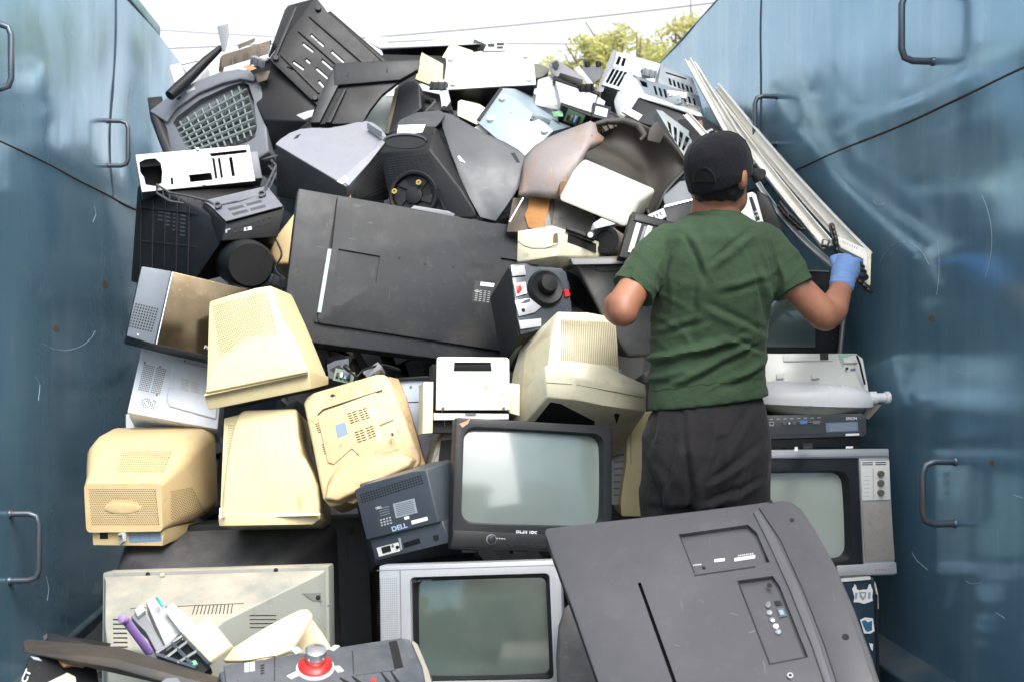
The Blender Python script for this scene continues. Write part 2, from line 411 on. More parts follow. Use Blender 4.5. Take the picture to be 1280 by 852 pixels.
WALLM = wallmat()
RAILM = plast('teal_painted_rail', '6f9aa0', .4, .3, '6a5a40', .2, 'b0b8b4')
SKIRT = plast('dark_blue_steel', '2a4352', .35, .4, '5a4a36', .5, '6e6a60')
HNDM = plast('bare_handle_steel', '4e5964', .35, .6, '7a5236', .1, metal=.5)
con = Thing('steel_container', 'open topped blue steel container with welded side walls and grab handles', 'container', world=Vector((0, 0, 0)))
con.o.rotation_euler = (0, 0, TH); con.M = CM; con.I = CM.inverted(); con.e = con.I @ EYE
def wall(x, sgn, seed, zs, name_lab, seam_s):
    "sheet-steel side wall, buckled between its frames; sgn = direction into the container"
    ny, nz = 150, 60; v, f = [], []
    for j in range(nz + 1):
        z = .02 + (WT - .02) * j / nz
        for i in range(ny + 1):
            y = -.3 + LEN * i / ny
            p = Vector((y * 1.1, z * 1.0, seed))
            b = noise.noise(p * 1.3) * .010 + noise.noise(p * 3.1 + Vector((5, 2, 1))) * .004
            b += .007 * math.sin(y * 2 * math.pi / 1.15 + seed) * math.sin(min(1, z / WT) * math.pi)      # oil-canning between ribs
            dd = ((y - 4.55) / .32) ** 2 + ((z - 1.95) / .3) ** 2
            b -= .05 * math.exp(-dd) * (1 if seed < 5 else .2)                                          # big dent
            if z > zs: b += .006                                                                       # upper sheet laps the lower one
            edge = min(1, (y + .3) / .1, (LEN - .3 - y) / .1)
            v.append(Vector((x + sgn * b * edge, y, z)))
    for j in range(nz):
        for i in range(ny):
            a = j * (ny + 1) + i; f.append((a, a + 1, a + ny + 2, a + ny + 1))
    # outer skin
    o = len(v); v += [Vector((x - sgn * .09, y, z)) for y, z in ((-.3, .02), (LEN - .3, .02), (LEN - .3, WT), (-.3, WT))]
    f += [(o, o + 1, o + 2, o + 3)]
    top = [nz * (ny + 1) + i for i in range(ny + 1)]; f.append(tuple(top) + (o + 2, o + 3))
    me = mesh('side_wall', (v, f), WALLM, smooth=60)
    wo = bpy.data.objects.new('side_wall', me); col.objects.link(wo); wo.parent = con.o; wo['label'] = name_lab
    # weld seams: lap joint along the wall, a vertical joint above it
    def surf(y, z):
        best = min(((vv.y - y) ** 2 + (vv.z - z) ** 2, vv.x) for vv in v[:o:1] if abs(vv.y - y) < .06 and abs(vv.z - z) < .06)
        return best[1]
    pts = [Vector((surf(y, zs) + sgn * .002, y, zs)) for y in [(.6 + .15 * k) for k in range(36)]]
    con.add('weld_seam', tube(pts, .003, 6), flat('rusty_seam', '33281f', .8), parent=wo)
    pts = [Vector((surf(seam_s, z) + sgn * .001, seam_s + .004 * math.sin(z * 9), z)) for z in [zs - .0 + (WT - zs) * k / 12 for k in range(13)]]
    con.add('weld_seam', tube(pts, .0035, 6), flat('dark_seam', '2a3c48', .7), parent=wo)
    con.add('top_rail', box(min(x - sgn * .1, x + sgn * .012), max(x - sgn * .1, x + sgn * .012), -.3, 5.05 if sgn > 0 else LEN - .3, WT + .002, WT + (.05 if sgn > 0 else .006)), RAILM, .008, parent=wo)
    con.add('bottom_rail', hullg([Vector((x + sgn * a, y, z)) for y in (-.3, LEN - .3) for a, z in (((.0, .0), (.075, .0), (.075, .235), (.0, .275)) if sgn < 0 else ((.0, .0), (.02, .0), (.02, .05), (.0, .06)))]), SKIRT, .006, parent=wo)
    return wo, surf
wl, sl = wall(WL, 1, 1.7, 1.72, 'left container wall of scuffed blue steel with chalky streaks', 4.33)
wr, sr = wall(WR, -1, 9.3, 1.72, 'right container wall of glossy buckled blue steel', 3.72)
def handle(wo, x, sgn, y, z0, z1, off=.085):
    r = .009; X = lambda o: x + sgn * o
    path = [(X(-.01), y, z1), (X(off - .03), y, z1), (X(off - .008), y, z1 - .008), (X(off), y, z1 - .03), (X(off), y, z0 + .03), (X(off - .008), y, z0 + .008), (X(off - .03), y, z0), (X(-.01), y, z0)]
    h = con.add('grab_handle', tube(path, r, 10), HNDM, parent=wo, smooth=50)
    for z in (z0, z1):
        con.add('mounting_collar', lathe(Vector((X(-.005), y, z)), Vector((sgn, 0, 0)), [(0, .012), (.008, .012), (.011, .0095)], 12), HNDM, parent=wo)
for y, z0, z1 in ((3.0, 1.845, 2.03), (4.27, 1.845, 2.03), (3.2, .385, .59)): handle(wl, sl(y, z1), 1, y, z0, z1)
for y, z0, z1 in ((2.46, 1.845, 2.02), (3.55, 1.845, 2.02), (2.36, .665, .82)): handle(wr, sr(y, z1), -1, y, z0, z1)
con.add('floor_plate', box(WL - .05, WR + .05, -.3, LEN - .3, -.06, 0), SKIRT, .004)
con.add('end_wall', box(WL - .05, WR + .05, LEN - .32, LEN - .26, .0, 1.5), WALLM, .004)

# heap of loose scrap underneath and between the things (far too many bits to count)
def lerp_tab(tab, x):
    for (a, b), (c, d) in zip(tab, tab[1:]):
        if x <= c: return b + (d - b) * max(0, (x - a)) / (c - a)
    return tab[-1][1]
HT = [(2.75, .02), (3.3, .04), (3.5, .55), (3.8, 1.05), (4.15, 1.55), (4.6, 2.1), (5.0, 2.2), (5.5, 2.15), (6.3, 1.9)]
def heap_z(x, y):
    lx = x * math.cos(TH) + y * math.sin(TH)                       # the heap falls away from the left wall
    z = lerp_tab(HT, y - 1.1 * max(0, min(1, (WL + .75 - lx) / .4)))
    return max(.01, z + .10 * noise.noise(Vector((x * 3, y * 3, 2))) + .05 * noise.noise(Vector((x * 9, y * 9, 4))))
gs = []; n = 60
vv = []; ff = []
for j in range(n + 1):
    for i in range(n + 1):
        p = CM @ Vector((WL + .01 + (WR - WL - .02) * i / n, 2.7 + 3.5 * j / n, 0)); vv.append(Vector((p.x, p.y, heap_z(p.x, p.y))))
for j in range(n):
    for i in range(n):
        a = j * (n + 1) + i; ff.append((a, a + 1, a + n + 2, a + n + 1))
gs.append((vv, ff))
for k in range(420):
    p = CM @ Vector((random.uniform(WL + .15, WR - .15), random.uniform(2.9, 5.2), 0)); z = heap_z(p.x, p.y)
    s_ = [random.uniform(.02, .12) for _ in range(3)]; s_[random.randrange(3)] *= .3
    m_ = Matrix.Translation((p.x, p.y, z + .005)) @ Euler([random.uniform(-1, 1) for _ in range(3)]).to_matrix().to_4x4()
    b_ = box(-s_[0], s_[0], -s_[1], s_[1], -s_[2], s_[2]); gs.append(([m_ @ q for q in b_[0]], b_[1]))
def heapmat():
    m, n, b = nodes('gap_shade_scrap'); v = coords(n)
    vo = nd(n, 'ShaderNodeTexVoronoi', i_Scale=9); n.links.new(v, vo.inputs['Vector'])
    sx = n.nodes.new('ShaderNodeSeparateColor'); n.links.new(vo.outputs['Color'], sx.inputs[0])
    c = mixc(n, ramp(n, sx.outputs[0], .75, .8), lin('303134'), lin('54524c')); n.links.new(c, b.inputs['Base Color']); b.inputs['Roughness'].default_value = .55; return m  # charcoal colours stand in for the shade in the gaps
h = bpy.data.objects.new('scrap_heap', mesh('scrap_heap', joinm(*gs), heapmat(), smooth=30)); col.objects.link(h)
tag(h, kind='stuff', label='loose scrap, coloured dark for shade, filling the gaps between the piled appliances', category='scrap')

# trees beyond the container and overhead lines
LEAFY = None
def leafmat(name, a, b_):
    m, n, b = nodes(name); v = coords(n)
    c = mixc(n, ramp(n, noi(n, v, 3.0, 4), .35, .65), lin(a), lin(b_)); n.links.new(c, b.inputs['Base Color']); b.inputs['Roughness'].default_value = .6
    tr = n.nodes.new('ShaderNodeBsdfTranslucent'); n.links.new(c, tr.inputs['Color']); mx = n.nodes.new('ShaderNodeMixShader'); mx.inputs[0].default_value = .55
    n.links.new(b.outputs[0], mx.inputs[1]); n.links.new(tr.outputs[0], mx.inputs[2]); n.links.new(mx.outputs[0], n.nodes['Material Output'].inputs[0]); return m
BARK = plast('tree_bark', '6a5c4c', .9, .4, '3a3026', 0, bump=.3, grain=20, scratch=0)
def tree(label, at, clumps, mats, nleaf, seed):
    rnd = random.Random(seed); base = U(*at); base.z = -.2
    t = Thing('roadside_tree', label, 'tree', world=base, group='trees beyond the container')
    cl = [(t.U(x, y, d), r) for x, y, d, r in clumps]
    cm = sum((c for c, _ in cl), Vector()) / len(cl)
    fork = Vector((cm.x, cm.y, cm.z * .55)); gsb = [tube([Vector((0, 0, 0)), fork * .5 + Vector((.1, 0, 0)), fork], [.22, .18, .14], 8)]
    for c, r in cl:
        mid = fork.lerp(c, .5) + Vector((rnd.uniform(-.2, .2), rnd.uniform(-.2, .2), .15)); gsb.append(tube([fork, mid, c], [.1, .06, .02], 6))
        for k in range(6):
            q = c + Vector((rnd.gauss(0, 1), rnd.gauss(0, 1), rnd.gauss(0, .8))) * r * .6; gsb.append(tube([mid.lerp(c, .6), q], [.03, .008], 5))
    t.add('trunk', joinm(*gsb), BARK)
    v, f = [], []
    for c, r in cl:
        for k in range(int(nleaf * r * r)):
            q = Vector((rnd.gauss(0, 1), rnd.gauss(0, 1), rnd.gauss(0, 1))); q = q.normalized() * r * (rnd.random() ** .5) * (1 + .35 * noise.noise(q * 2))
            q.z *= .75; p = c + q
            if noise.noise(p * 2.6) < .0: continue
            a = Vector((rnd.gauss(0, 1), rnd.gauss(0, 1), rnd.gauss(0, .6))).normalized() * rnd.uniform(.035, .075); b = a.cross(Vector((rnd.gauss(0, 1), rnd.gauss(0, 1), rnd.gauss(0, 1)))).normalized() * rnd.uniform(.015, .032)
            o = len(v); v += [p - a, p + b, p + a, p - b]; f.append((o, o + 1, o + 2, o + 3))
    t.add('crown', (v, f), mats, smooth=0, kind='stuff')
L1 = leafmat('yellow_green_leaves', 'c6c382', 'aab27c'); L2 = leafmat('green_leaves', 'a9b582', 'ccc48a')
tree('yellow green tree showing above the middle of the scrap pile', (770, 600, 16), [(735, 62, 16, .42), (775, 55, 16.2, .45), (800, 68, 15.8, .4), (760, 78, 16, .5), (715, 78, 16.3, .4), (830, 75, 16.2, .4), (690, 95, 16, .4), (740, 98, 16, .5)], L1, 4200, 3)
tree('greener tree beside the top edge of the right container wall', (860, 600, 17), [(842, 50, 17, .38), (865, 40, 17, .42), (885, 45, 17.2, .5), (850, 70, 17, .4), (830, 85, 17, .4)], L2, 4400, 5)
def cable(label, a, b, sag, r):
    p, q = U(*a), U(*b); t = Thing('overhead_cable', label, 'cable', world=(p + q) / 2, group='overhead cables')
    pts = [t.I @ (p.lerp(q, k / 30) - Vector((0, 0, sag * 4 * (k / 30) * (1 - k / 30)))) for k in range(31)]
    t.add('wire', tube(pts, r, 6), flat('cable_rubber', '3a3c40', .6))
cable('upper overhead cable running to the top right', (-300, 60, 26), (1500, -95, 22), 1.03, .014)
cable('lower overhead cable behind the pile', (-300, -15, 26), (1500, 20, 22), 1.0, .011)
# ---------------------------------------------------------------- front rows of the pile
def tube_screen(t, px, bulge, mat, sunk=.012, name='screen'):
    "curved picture-tube glass behind the bezel opening; px = 4 corners (tl, tr, br, bl)"
    a, b, c, d = [Vector(q) for q in px]; N = 12; v, f = [], []
    for j in range(N + 1):
        for i in range(N + 1):
            u, w_ = i / N, j / N; q = a.lerp(b, u).lerp(d.lerp(c, u), w_); P, n = t.hit(q.x, q.y)
            k = bulge * (1 - (2 * u - 1) ** 2 * .6 - (2 * w_ - 1) ** 2 * .4); v.append(P + n * (k - sunk - bulge))
    for j in range(N):
        for i in range(N): a_ = j * (N + 1) + i; f.append((a_, a_ + 1, a_ + N + 2, a_ + N + 1))
    return t.add(name, (v, f), mat, smooth=80)
def frame_ring(t, name, outer, inner, y0, y1, mat, bev=.005, r=.02):
    "bezel: rounded opening cut through a plate in the thing's own frame"
    o = t.add(name, box(*outer[:2], y0, y1, *outer[2:]), mat, bev)
    x0, x1, z0, z1 = inner
    c = loft([rrect((x0 + x1) / 2, (z0 + z1) / 2, x1 - x0 + 2 * e, z1 - z0 + 2 * e, r, y) for y, e in ((y0 - .01, .008), (y1 + .01, -.006))])
    t.cut(o, c); return o
def local_rect(t, pxs):
    t.nplane(); q = [t.hit(x, y)[0] for x, y in pxs]
    return min(p.x for p in q), max(p.x for p in q), min(p.z for p in q), max(p.z for p in q)

# --- dark television on legs of the heap: curved picture-tube set facing the camera
t = Thing('television', 'dark grey tube television with pale dusty screen and small lettering on the silver television', 'television', pose='philips_tv', group='tube televisions')
W, D, H = t.w, t.d, t.h; y = -D / 2
x0, x1, z0, z1 = local_rect(t, [(583, 535), (749, 545), (752, 655), (580, 651)])
frame_ring(t, 'bezel', (-W/2, W/2, -H/2, H/2), (x0, x1, z0, z1), y, y + .055, BLK2, .007, .03)
t.nplane(); tube_screen(t, [(579, 530), (756, 541), (757, 661), (576, 657)], .022, GLS2, .014)
t.add('cabinet', loft([rrect(0, 0, W * .97, H * .95, .03, y + .054), rrect(0, .0, W * .92, H * .9, .04, y + .15), rrect(0, -.02, W * .62, H * .62, .04, y + .33), rrect(0, -.03, W * .5, H * .5, .03, D / 2)]), BLK, 0)
cp = t.poly('control_strip', [(567, 662), (766, 671), (766, 687), (563, 683)], .004, BLK, .0, .002)
t.nplane(.0008); t.text('brand_lettering', 'PHILIPS', (645, 668), (671, 669.2), 6, TXW, off=.0015, bold=.0)
t.nplane(.004); t.knob('power_knob', 614, 673.5, .011, .009, BLK2); t.knob('power_knob_ring', 614, 673.5, .0135, .003, DGR)
t.marks('button_row', [(632, 676), (676, 678), (676, 683), (632, 681)], 5, 1, .45, .5, BLK2, .003)
t.marks('print_row', [(620, 671), (632, 671.5), (632, 674), (620, 673.5)], 4, 1, .6, .6, TXG, .0006)
t.nplane(); t.poly('paint_chip', [(574, 529), (582, 526), (588, 522), (585, 529), (578, 534)], .0008, flat('chip_tan', 'b08a70', .7))
for px in (588, 652): t.add('foot', box(*(lambda p: (p.x - .02, p.x + .02, p.y + .01, p.y + .05, -H / 2 - .008, -H / 2 + .004))(t.hit(px, 686)[0])), BLK, .002)

# --- silver television below it
t = Thing('television', 'silver tube television with dark green screen at the bottom of the pile', 'television', pose='silver_tv', group='tube televisions')
W, D, H = t.w, t.d, t.h; y = -D / 2
x0, x1, z0, z1 = local_rect(t, [(519, 728), (681, 722), (682, 842), (521, 848)])
frame_ring(t, 'bezel', (-W/2, W/2, -H/2, H/2), (x0 - .006, x1 + .006, z0 - .004, z1 + .006), y, y + .07, SIL, .008, .012)
frame_ring(t, 'inner_frame', (x0 - .012, x1 + .012, z0 - .01, z1 + .012), (x0, x1, z0, z1), y + .014, y + .05, BLK, .002, .014)
t.nplane(); tube_screen(t, [(515, 724), (685, 718), (686, 846), (517, 852)], .014, GLS4, .03)
t.add('cabinet', loft([rrect(0, 0, W * .985, H * .97, .02, y + .069), rrect(0, 0, W * .95, H * .93, .04, y + .2), rrect(0, -.01, W * .6, H * .6, .04, D / 2)]), SIL, 0)
t.nplane()
for a, b in ((474, 497), (690, 703)):
    t.marks('speaker_holes', [(a, 722), (b, 721), (b + 1, 850), (a + 3, 851)], 9 if a < 500 else 5, 46, .4, .4, flat('speaker_grey', '6f7276', .6), .0006)
t.poly('speaker_seam', [(499.5, 712), (500.7, 712), (503, 850), (501.8, 850)], .0008, flat('seam_grey', '6a6a6c', .6))
t.text('brand_print', 'FLATRON', (517, 727), (540, 726), 2.4, flat('print_dark', '55585c', .5))
t.poly('top_edge_seam', [(471, 712), (704, 705), (704, 705.8), (471, 712.8)], .0006, flat('seam_grey', '6a6a6c', .6))

# --- old set with three knobs, right
t = Thing('television', 'old silver television with three round knobs and pale screen by the right wall', 'television', pose='retro_tv', group='tube televisions')
W, D, H = t.w, t.d, t.h; y = -D / 2
x0, x1, z0, z1 = local_rect(t, [(912, 592), (1058, 590), (1064, 697), (915, 702)])
bx = local_rect(t, [(905, 574), (1072, 572), (1080, 706), (905, 712)])
frame_ring(t, 'bezel', (bx[0], bx[1], bx[2], bx[3]), (x0, x1, z0, z1), y + .004, y + .05, BLK2, .004, .03)
t.nplane(-.02); tube_screen(t, [(905, 583), (1067, 582), (1071, 705), (908, 710)], .016, GLS3, .006)
t.add('cabinet', joinm(box(-W/2, W/2, y, D/2, bx[3], H/2), box(-W/2, W/2, y, D/2, -H/2, bx[2]), box(bx[1], W/2, y, D/2, bx[2], bx[3]), box(-W/2, bx[0], y, D/2, bx[2], bx[3]), box(bx[0], bx[1], y + .06, D/2, bx[2], bx[3])), SIL, .003)
t.nplane()
cp = t.poly('control_panel', [(1075, 576), (1111, 575), (1112, 624), (1077, 625)], .004, WHT, .0, .0015)
sg = t.poly('speaker_grille', [(1077, 627), (1113, 626), (1118, 699), (1081, 701)], .003, plast('speckled_grille', '8e8a86', .7, .5, '5e5650', .2, bump=.4, grain=200), .0, .0015)
t.poly('base_trim', [(1045, 706), (1119, 702), (1120, 716), (1046, 719)], .006, SIL, .0, .002)
t.poly('top_trim', [(897, 567), (1110, 563), (1110, 569), (897, 573)], .004, SIL, .0, .0015)
t.nplane(.004)
for yy in (591.5, 603, 615): t.knob('tuning_knob', 1100, yy, .0082, .012, plast('brass_knob', '75705f', .35, .5, '4a4436', metal=.5)); 
t.marks('slider_slots', [(1076, 576.5), (1109, 576), (1109, 581), (1076, 581.5)], 2, 2, .8, .4, LBLK, .001)
t.marks('panel_print', [(1079, 592), (1087, 592), (1087, 622), (1079, 622)], 1, 6, .8, .12, flat('print_lilac', '9a98a4', .6), .0006)
t.poly('panel_divider', [(1091, 585), (1091.6, 585), (1092, 623), (1091.4, 623)], .0008, flat('print_lilac', '9a98a4', .6))
t.nplane(.006); t.marks('badge_print', [(1093, 710), (1108, 709.5), (1108, 712.5), (1093, 713)], 4, 1, .6, .7, flat('badge_pink', 'a07f84', .5), .0006)

# --- sticker-covered speaker cabinet under it
t = Thing('speaker_cabinet', 'dark blue speaker cabinet with white stickers under the old television', 'speaker', pose='speaker')
W, D, H = t.w, t.d, t.h
b = t.add('cabinet', box(-W/2, W/2, -D/2, D/2, -H/2, H/2), plast('navy_vinyl', '22323f', .4, .3, '4a4e52', .2), .006)
t.nplane(); t.poly('metal_strap', [(1050, 722), (1086, 719), (1087, 723), (1050, 726)], .003, WHT, .004)
st = t.poly('crest_sticker', [(1065, 735), (1067, 733), (1068, 729.5), (1070, 731), (1071, 736), (1075, 737), (1079, 736), (1084, 736), (1086, 730), (1088, 729), (1089, 733), (1091, 737), (1090, 745), (1091, 750), (1086, 752), (1080, 754), (1073, 752), (1067, 752), (1068, 745)], .0008, LBW)
t.nplane(.0009)
t.poly('crest_shield', [(1073.5, 739), (1083, 739), (1082, 746), (1078.5, 750), (1075, 746)], .0006, LBG, parent=st); t.poly('crest_charge', [(1076, 741), (1081, 741), (1078.6, 746)], .0006, LBW, .0007, parent=st)
t.poly('crest_shadow', [(1069, 740), (1072, 740), (1071, 748), (1068.5, 748)], .0006, LBG, parent=st); t.poly('crest_shadow', [(1085, 740), (1088, 739), (1088, 747), (1085, 748)], .0006, LBG, parent=st)
t.nplane(); s2 = t.poly('square_sticker', [(1075, 774), (1081, 771), (1091, 772), (1093, 788), (1088, 791), (1080, 791)], .0008, LBW)
t.nplane(.0009); t.poly('sticker_print', [(1077, 776), (1081, 774), (1085, 777), (1090, 775), (1090, 787), (1084, 789), (1081, 786)], .0006, flat('sticker_blue', '2f5f7e', .5), parent=s2)
t.nplane(); t.poly('torn_sticker', [(1086, 803), (1091, 804), (1091, 813), (1089, 811)], .0008, LBW)
t.poly('edge_bead', [(1093, 742), (1096, 742), (1099, 866), (1096, 866)], .004, BLK2)
t.add('cable', tube([t.U(1087, 722, 2.7), t.U(1093, 728, 2.69), t.U(1096, 740, 2.68), t.U(1097, 760, 2.69)], .003, 6), WHT)

# --- olive grey set seen from behind, bottom left
t = Thing('television', 'olive grey television seen from behind with sloping back and vent slots', 'television', pose='grey_tv', group='tube televisions')
W, D, H = t.w, t.d, t.h
fr = t.add('front_frame', box(-W/2, W/2, -.01, D/2 + .02, -H/2, H/2), OLV, .006)
def quadring(x0, x1, z0, z1, y): return [Vector((x0, y, z0)), Vector((x1, y, z0)), Vector((x1, y, z1)), Vector((x0, y, z1))]
b = t.add('back_cover', loft([quadring(-W*.492, W*.487, -H*.48, H*.475, -.011), quadring(-W*.47, W*.46, -H*.46, H*.45, -.03), quadring(-W*.36, W*.13, -H*.40, H*.23, -.17), quadring(-W*.30, W*.05, -H*.36, H*.1, -.23)]), OLV, .004)
t.aim(b)
t.marks('top_vents', [(242, 755), (293, 754), (291, 767), (238, 768)], 11, 1, .22, .9, DOT)
t.marks('side_vents', [(141, 771), (158, 771), (160, 811), (142, 811)], 1, 7, 1, .28, DOT)
t.marks('side_vents', [(312, 766), (345, 766), (345, 786), (312, 786)], 1, 4, 1, .22, DOT)
t.aim(fr, b)
for px, py in ((185, 717), (345, 712), (398, 746)): t.knob('screw_boss', px, py, .0055, .002, BLACK)
t.poly('screw_recess', [(378, 741), (400, 740), (402, 751), (390, 750)], .002, plast('olive_shadow', '6c6d66', .6, .3)); t.knob('screw', 397, 746, .006, .004, BLACK)
t.poly('panel_seam', [(163, 759.5), (305, 753.2), (305, 754), (163, 760.3)], .0006, LINE)
t.poly('latch', [(200, 717), (206, 716.5), (206, 721), (200, 721.5)], .004, OLV, bev=.001)
t.add('hook', tube([t.U(409, 757, 2.42), t.U(413, 755, 2.42), t.U(415, 758, 2.42), t.U(412, 760, 2.42)], .002, 6), MET)

# --- big black set behind it
t = Thing('television', 'large black television back behind the olive grey television', 'television', pose='black_tv', group='tube televisions')
W, D, H = t.w, t.d, t.h
fr = t.add('front_frame', box(-W/2, W/2, -.02, D/2 + .03, -H/2, H/2), BLK2, .008)
b = t.add('back_cover', loft([rrect(-.045, -.0, W*.86, H*.93, .03, -.021), rrect(-.05, -.005, W*.84, H*.9, .04, -.06), rrect(-.12, -.03, W*.62, H*.68, .05, -.2), rrect(-.13, -.05, W*.5, H*.5, .04, -.27)]), plast('dusty_black_back', '2b2b2e', .42, .3, '4a4844', .35, '8a8888'), 0)
t.aim(fr, b)
t.marks('side_vents', [(412, 705), (432, 690), (436, 790), (412, 792)], 8, 36, .55, .45, DOT)
t.poly('latch_slot', [(436, 659), (444, 658), (444, 667), (436, 668)], .002, BLACK)
t.poly('frame_groove', [(433, 655), (434.4, 655), (437, 800), (435.6, 800)], .0008, BLACK)

# --- foreground flat screen, its back to the camera
t = Thing('flat_monitor', 'large dusty grey flat screen lying face down in the foreground', 'monitor', at=(880, 880, 1.95))
P3 = ((678, 661, 2.14), (1008, 626, 2.04), (747, 852, 1.84)); t.plane(*P3)
out = [(680, 664), (683, 659), (760, 650), (850, 640), (930, 630), (958, 626), (980, 624.5), (991, 627), (1002, 635), (1020, 662), (1044, 705), (1068, 760), (1090, 820), (1112, 890), (1118, 930), (775, 930), (752, 866), (716, 762)]
fr = t.poly('front_frame', [(a - (2 if a < 800 else -1), b - 1) for a, b in out], -.035, SHELL, -.03, .006)
b = t.poly('back_cover', out, -.03, plast('dusty_monitor_back', '454449', .36, .4, '5a585a', .06, '8a8680', scratch=.3, grain=500), 0, .007)
# pockets for the label plate and the sockets
t.recess(b, [(849, 667), (935, 655), (946, 665), (962, 702), (868, 717)], .011)
t.recess(b, [(922, 725), (966, 719), (975, 732), (1010, 820), (962, 829)], .011)
t.recess(b, [(797, 728), (801, 727), (856, 880), (851, 881)], .012)
sl = t.plane(*[(p[0], p[1], p[2]) for p in P3])
t.marks('slot_ribs', [(797, 728), (801, 727), (856, 880), (851, 881)], 1, 52, 1.0, .45, BLK, -.0035)
hl = t.poly('rounded_ridge', [(941, 640), (951, 640), (972, 676), (1000, 735), (1024, 800), (1054, 895), (1046, 900), (1014, 806), (988, 740), (962, 682)], .0045, plast('dusty_ridge', '4e4d53', .38, .3, '5a585a', .1, '7a7876'), -.001, .0042, seg=3)
ri = t.poly('edge_panel', [(948, 634), (978, 629), (992, 633), (1012, 660), (1040, 710), (1064, 768), (1086, 830), (1104, 890), (1060, 896), (1030, 805), (1004, 738), (976, 676)], .004, MATS['dusty_monitor_back'], .0, .003)
t.plane(*P3)
for px, py, r in ((990, 651, .0045), (1057, 797, .0062), (962, 731, .005)):
    t.knob('screw_hole', px, py, r, .0065 if px > 970 else -.004, BLACK, prof=[(0, r), (.0052 if px > 970 else .0008, r)], sink=.0)
t.knob('screw_hole', 963.5, 626.5, .0035, .002, BLACK)
pl = lambda o: setattr(t, 'pl', (t.hit(900, 700)[0] * 0 + t.pl[0] + t.pl[1] * o, t.pl[1]))
pl(-.0108)
t.poly('label', [(918, 697), (944, 693), (944, 697), (918, 701)], .0006, LBW); t.poly('label', [(893, 698.5), (906, 697), (906, 700.5), (893, 702)], .0006, LBW)
t.marks('label_print', [(922, 693.2), (942, 690.2), (942, 692), (922, 695)], 8, 1, .5, .8, LBW, .0006); t.marks('label_print', [(866, 705.4), (877, 704), (877, 705.2), (866, 706.6)], 4, 1, .7, .8, LBW, .0006)
t.knob('screw', 880, 709, .0035, .002, BLACK); t.poly('clip_hole', [(953, 683), (956, 682), (959, 691), (956, 694)], .0008, BLACK); t.poly('clip_hole', [(956, 696), (959, 695), (962, 702), (958, 703)], .0008, BLACK)
for k, (px, py) in enumerate(((960, 757), (962, 766), (965.5, 775), (970, 783), (973, 790))): t.knob('audio_jack', px, py, .0052, .004, (DGR, LBG, CHR, LBW, LBG)[k])
t.knob('audio_jack', 960.5, 754, .004, .003, DGR)
t.poly('port_shell', [(967, 751), (975, 750), (978, 756), (970, 757)], .001, BLACK); v = t.poly('video_port', [(971, 761), (979, 760), (984, 770), (975, 772)], .003, flat('port_teal', '3b5c68', .5)); t.poly('port_pins', [(973, 763.5), (978, 762.6), (981, 768.4), (976, 769.4)], .0006, LBG, .0032)
t.plane(*P3); t.knob('screw', 988, 845, .006, .0052, CHR, sink=0); t.knob('screw_slot', 988, 845, .003, .0062, BLACK, sink=0)
for q in ([(868, 718), (944, 707), (944, 708.6), (868, 719.6)], [(921, 725), (923, 725), (963, 829), (961, 829)], [(961, 829), (1009, 820), (1009, 821.2), (961, 830.4)], [(848, 667), (849.4, 667), (869, 716), (867.6, 716)]): t.poly('pocket_edge', q, .0005, BLACK)
for q in ([(874, 748), (880, 753)], [(913, 765), (922, 768)], [(892, 782), (894, 786)], [(842, 805), (849, 806)], [(936, 790), (944, 787)]):
    (a, b_), (c, d_) = q; t.poly('scuff', [(a, b_), (c, d_), (c + .4, d_ + .8), (a + .2, b_ + .8)], .0005, DGR)

# --- dark rounded cover wedged behind the foreground monitor
t = Thing('plastic_cover', 'scuffed black rounded plastic cover tucked beside the foreground screen', 'plastic cover', at=(712, 880, 2.3))
t.plane((700, 760, 2.4), (740, 760, 2.38), (705, 860, 2.22))
t.poly('shell', [(704, 758), (713, 750), (722, 754), (735, 772), (752, 820), (765, 880), (760, 930), (705, 930), (696, 870), (694, 820), (697, 780)], -.05, plast('scuffed_black', '3a3a3d', .4, .6, '6c6a66', .2, scratch=.8), 0, .014, seg=3)

# --- mini stereo front, bottom centre-left
t = Thing('mini_stereo', 'glossy black mini stereo with red ringed knob lying on its back in front', 'stereo', pose='boombox')
W, D, H = t.w, t.d, t.h
GB = plast('gloss_grey_black', '3c4148', .22, .25, '6a6a6a', .2, 'a0a0a0', spec=.7)
b = t.add('body', box(-W/2, W/2, -D/2, D/2, -H/2, H/2), GB, .012, seg=3); t.nplane()
fp = t.poly('front_panel', [(279, 834), (500, 799), (512, 801), (538, 846), (560, 900), (300, 955)], .006, GB, .0, .004)
t.nplane(.006)
rg = t.knob('knob_trim', 394, 834.5, .0365, .004, WHT, prof=[(0, .038), (.004, .038), (.006, .036)], n=32)
t.knob('red_ring', 394, 833.5, .033, .004, RED, prof=[(0, .034), (.010, .034), (.016, .028), (.018, .022)], n=32)
t.knob('volume_knob', 394, 832.5, .02, .05, MATS['chrome'], prof=[(0, .020), (.016, .021), (.017, .019), (.019, .021), (.036, .0225), (.043, .021), (.046, .014), (.0475, .0)], n=32)
for q in ([(363, 812), (372, 809), (378, 815), (369, 818)], [(411, 812), (418, 807), (425, 808), (417, 814)], [(416, 834), (424, 833), (430, 839), (422, 841)], [(358, 846), (370, 840), (375, 844), (364, 849)]): t.poly('trim_arm', q, .004, WHT, bev=.001)
t.poly('display_window', [(442, 813), (486, 804), (495, 837), (444, 844)], .0012, plast('smoke_display', '3a4048', .12, .1, spec=.7), bev=.0005)
t.poly('cassette_slot', [(486, 802), (496, 800), (504, 833), (493, 836)], .0012, BLACK)
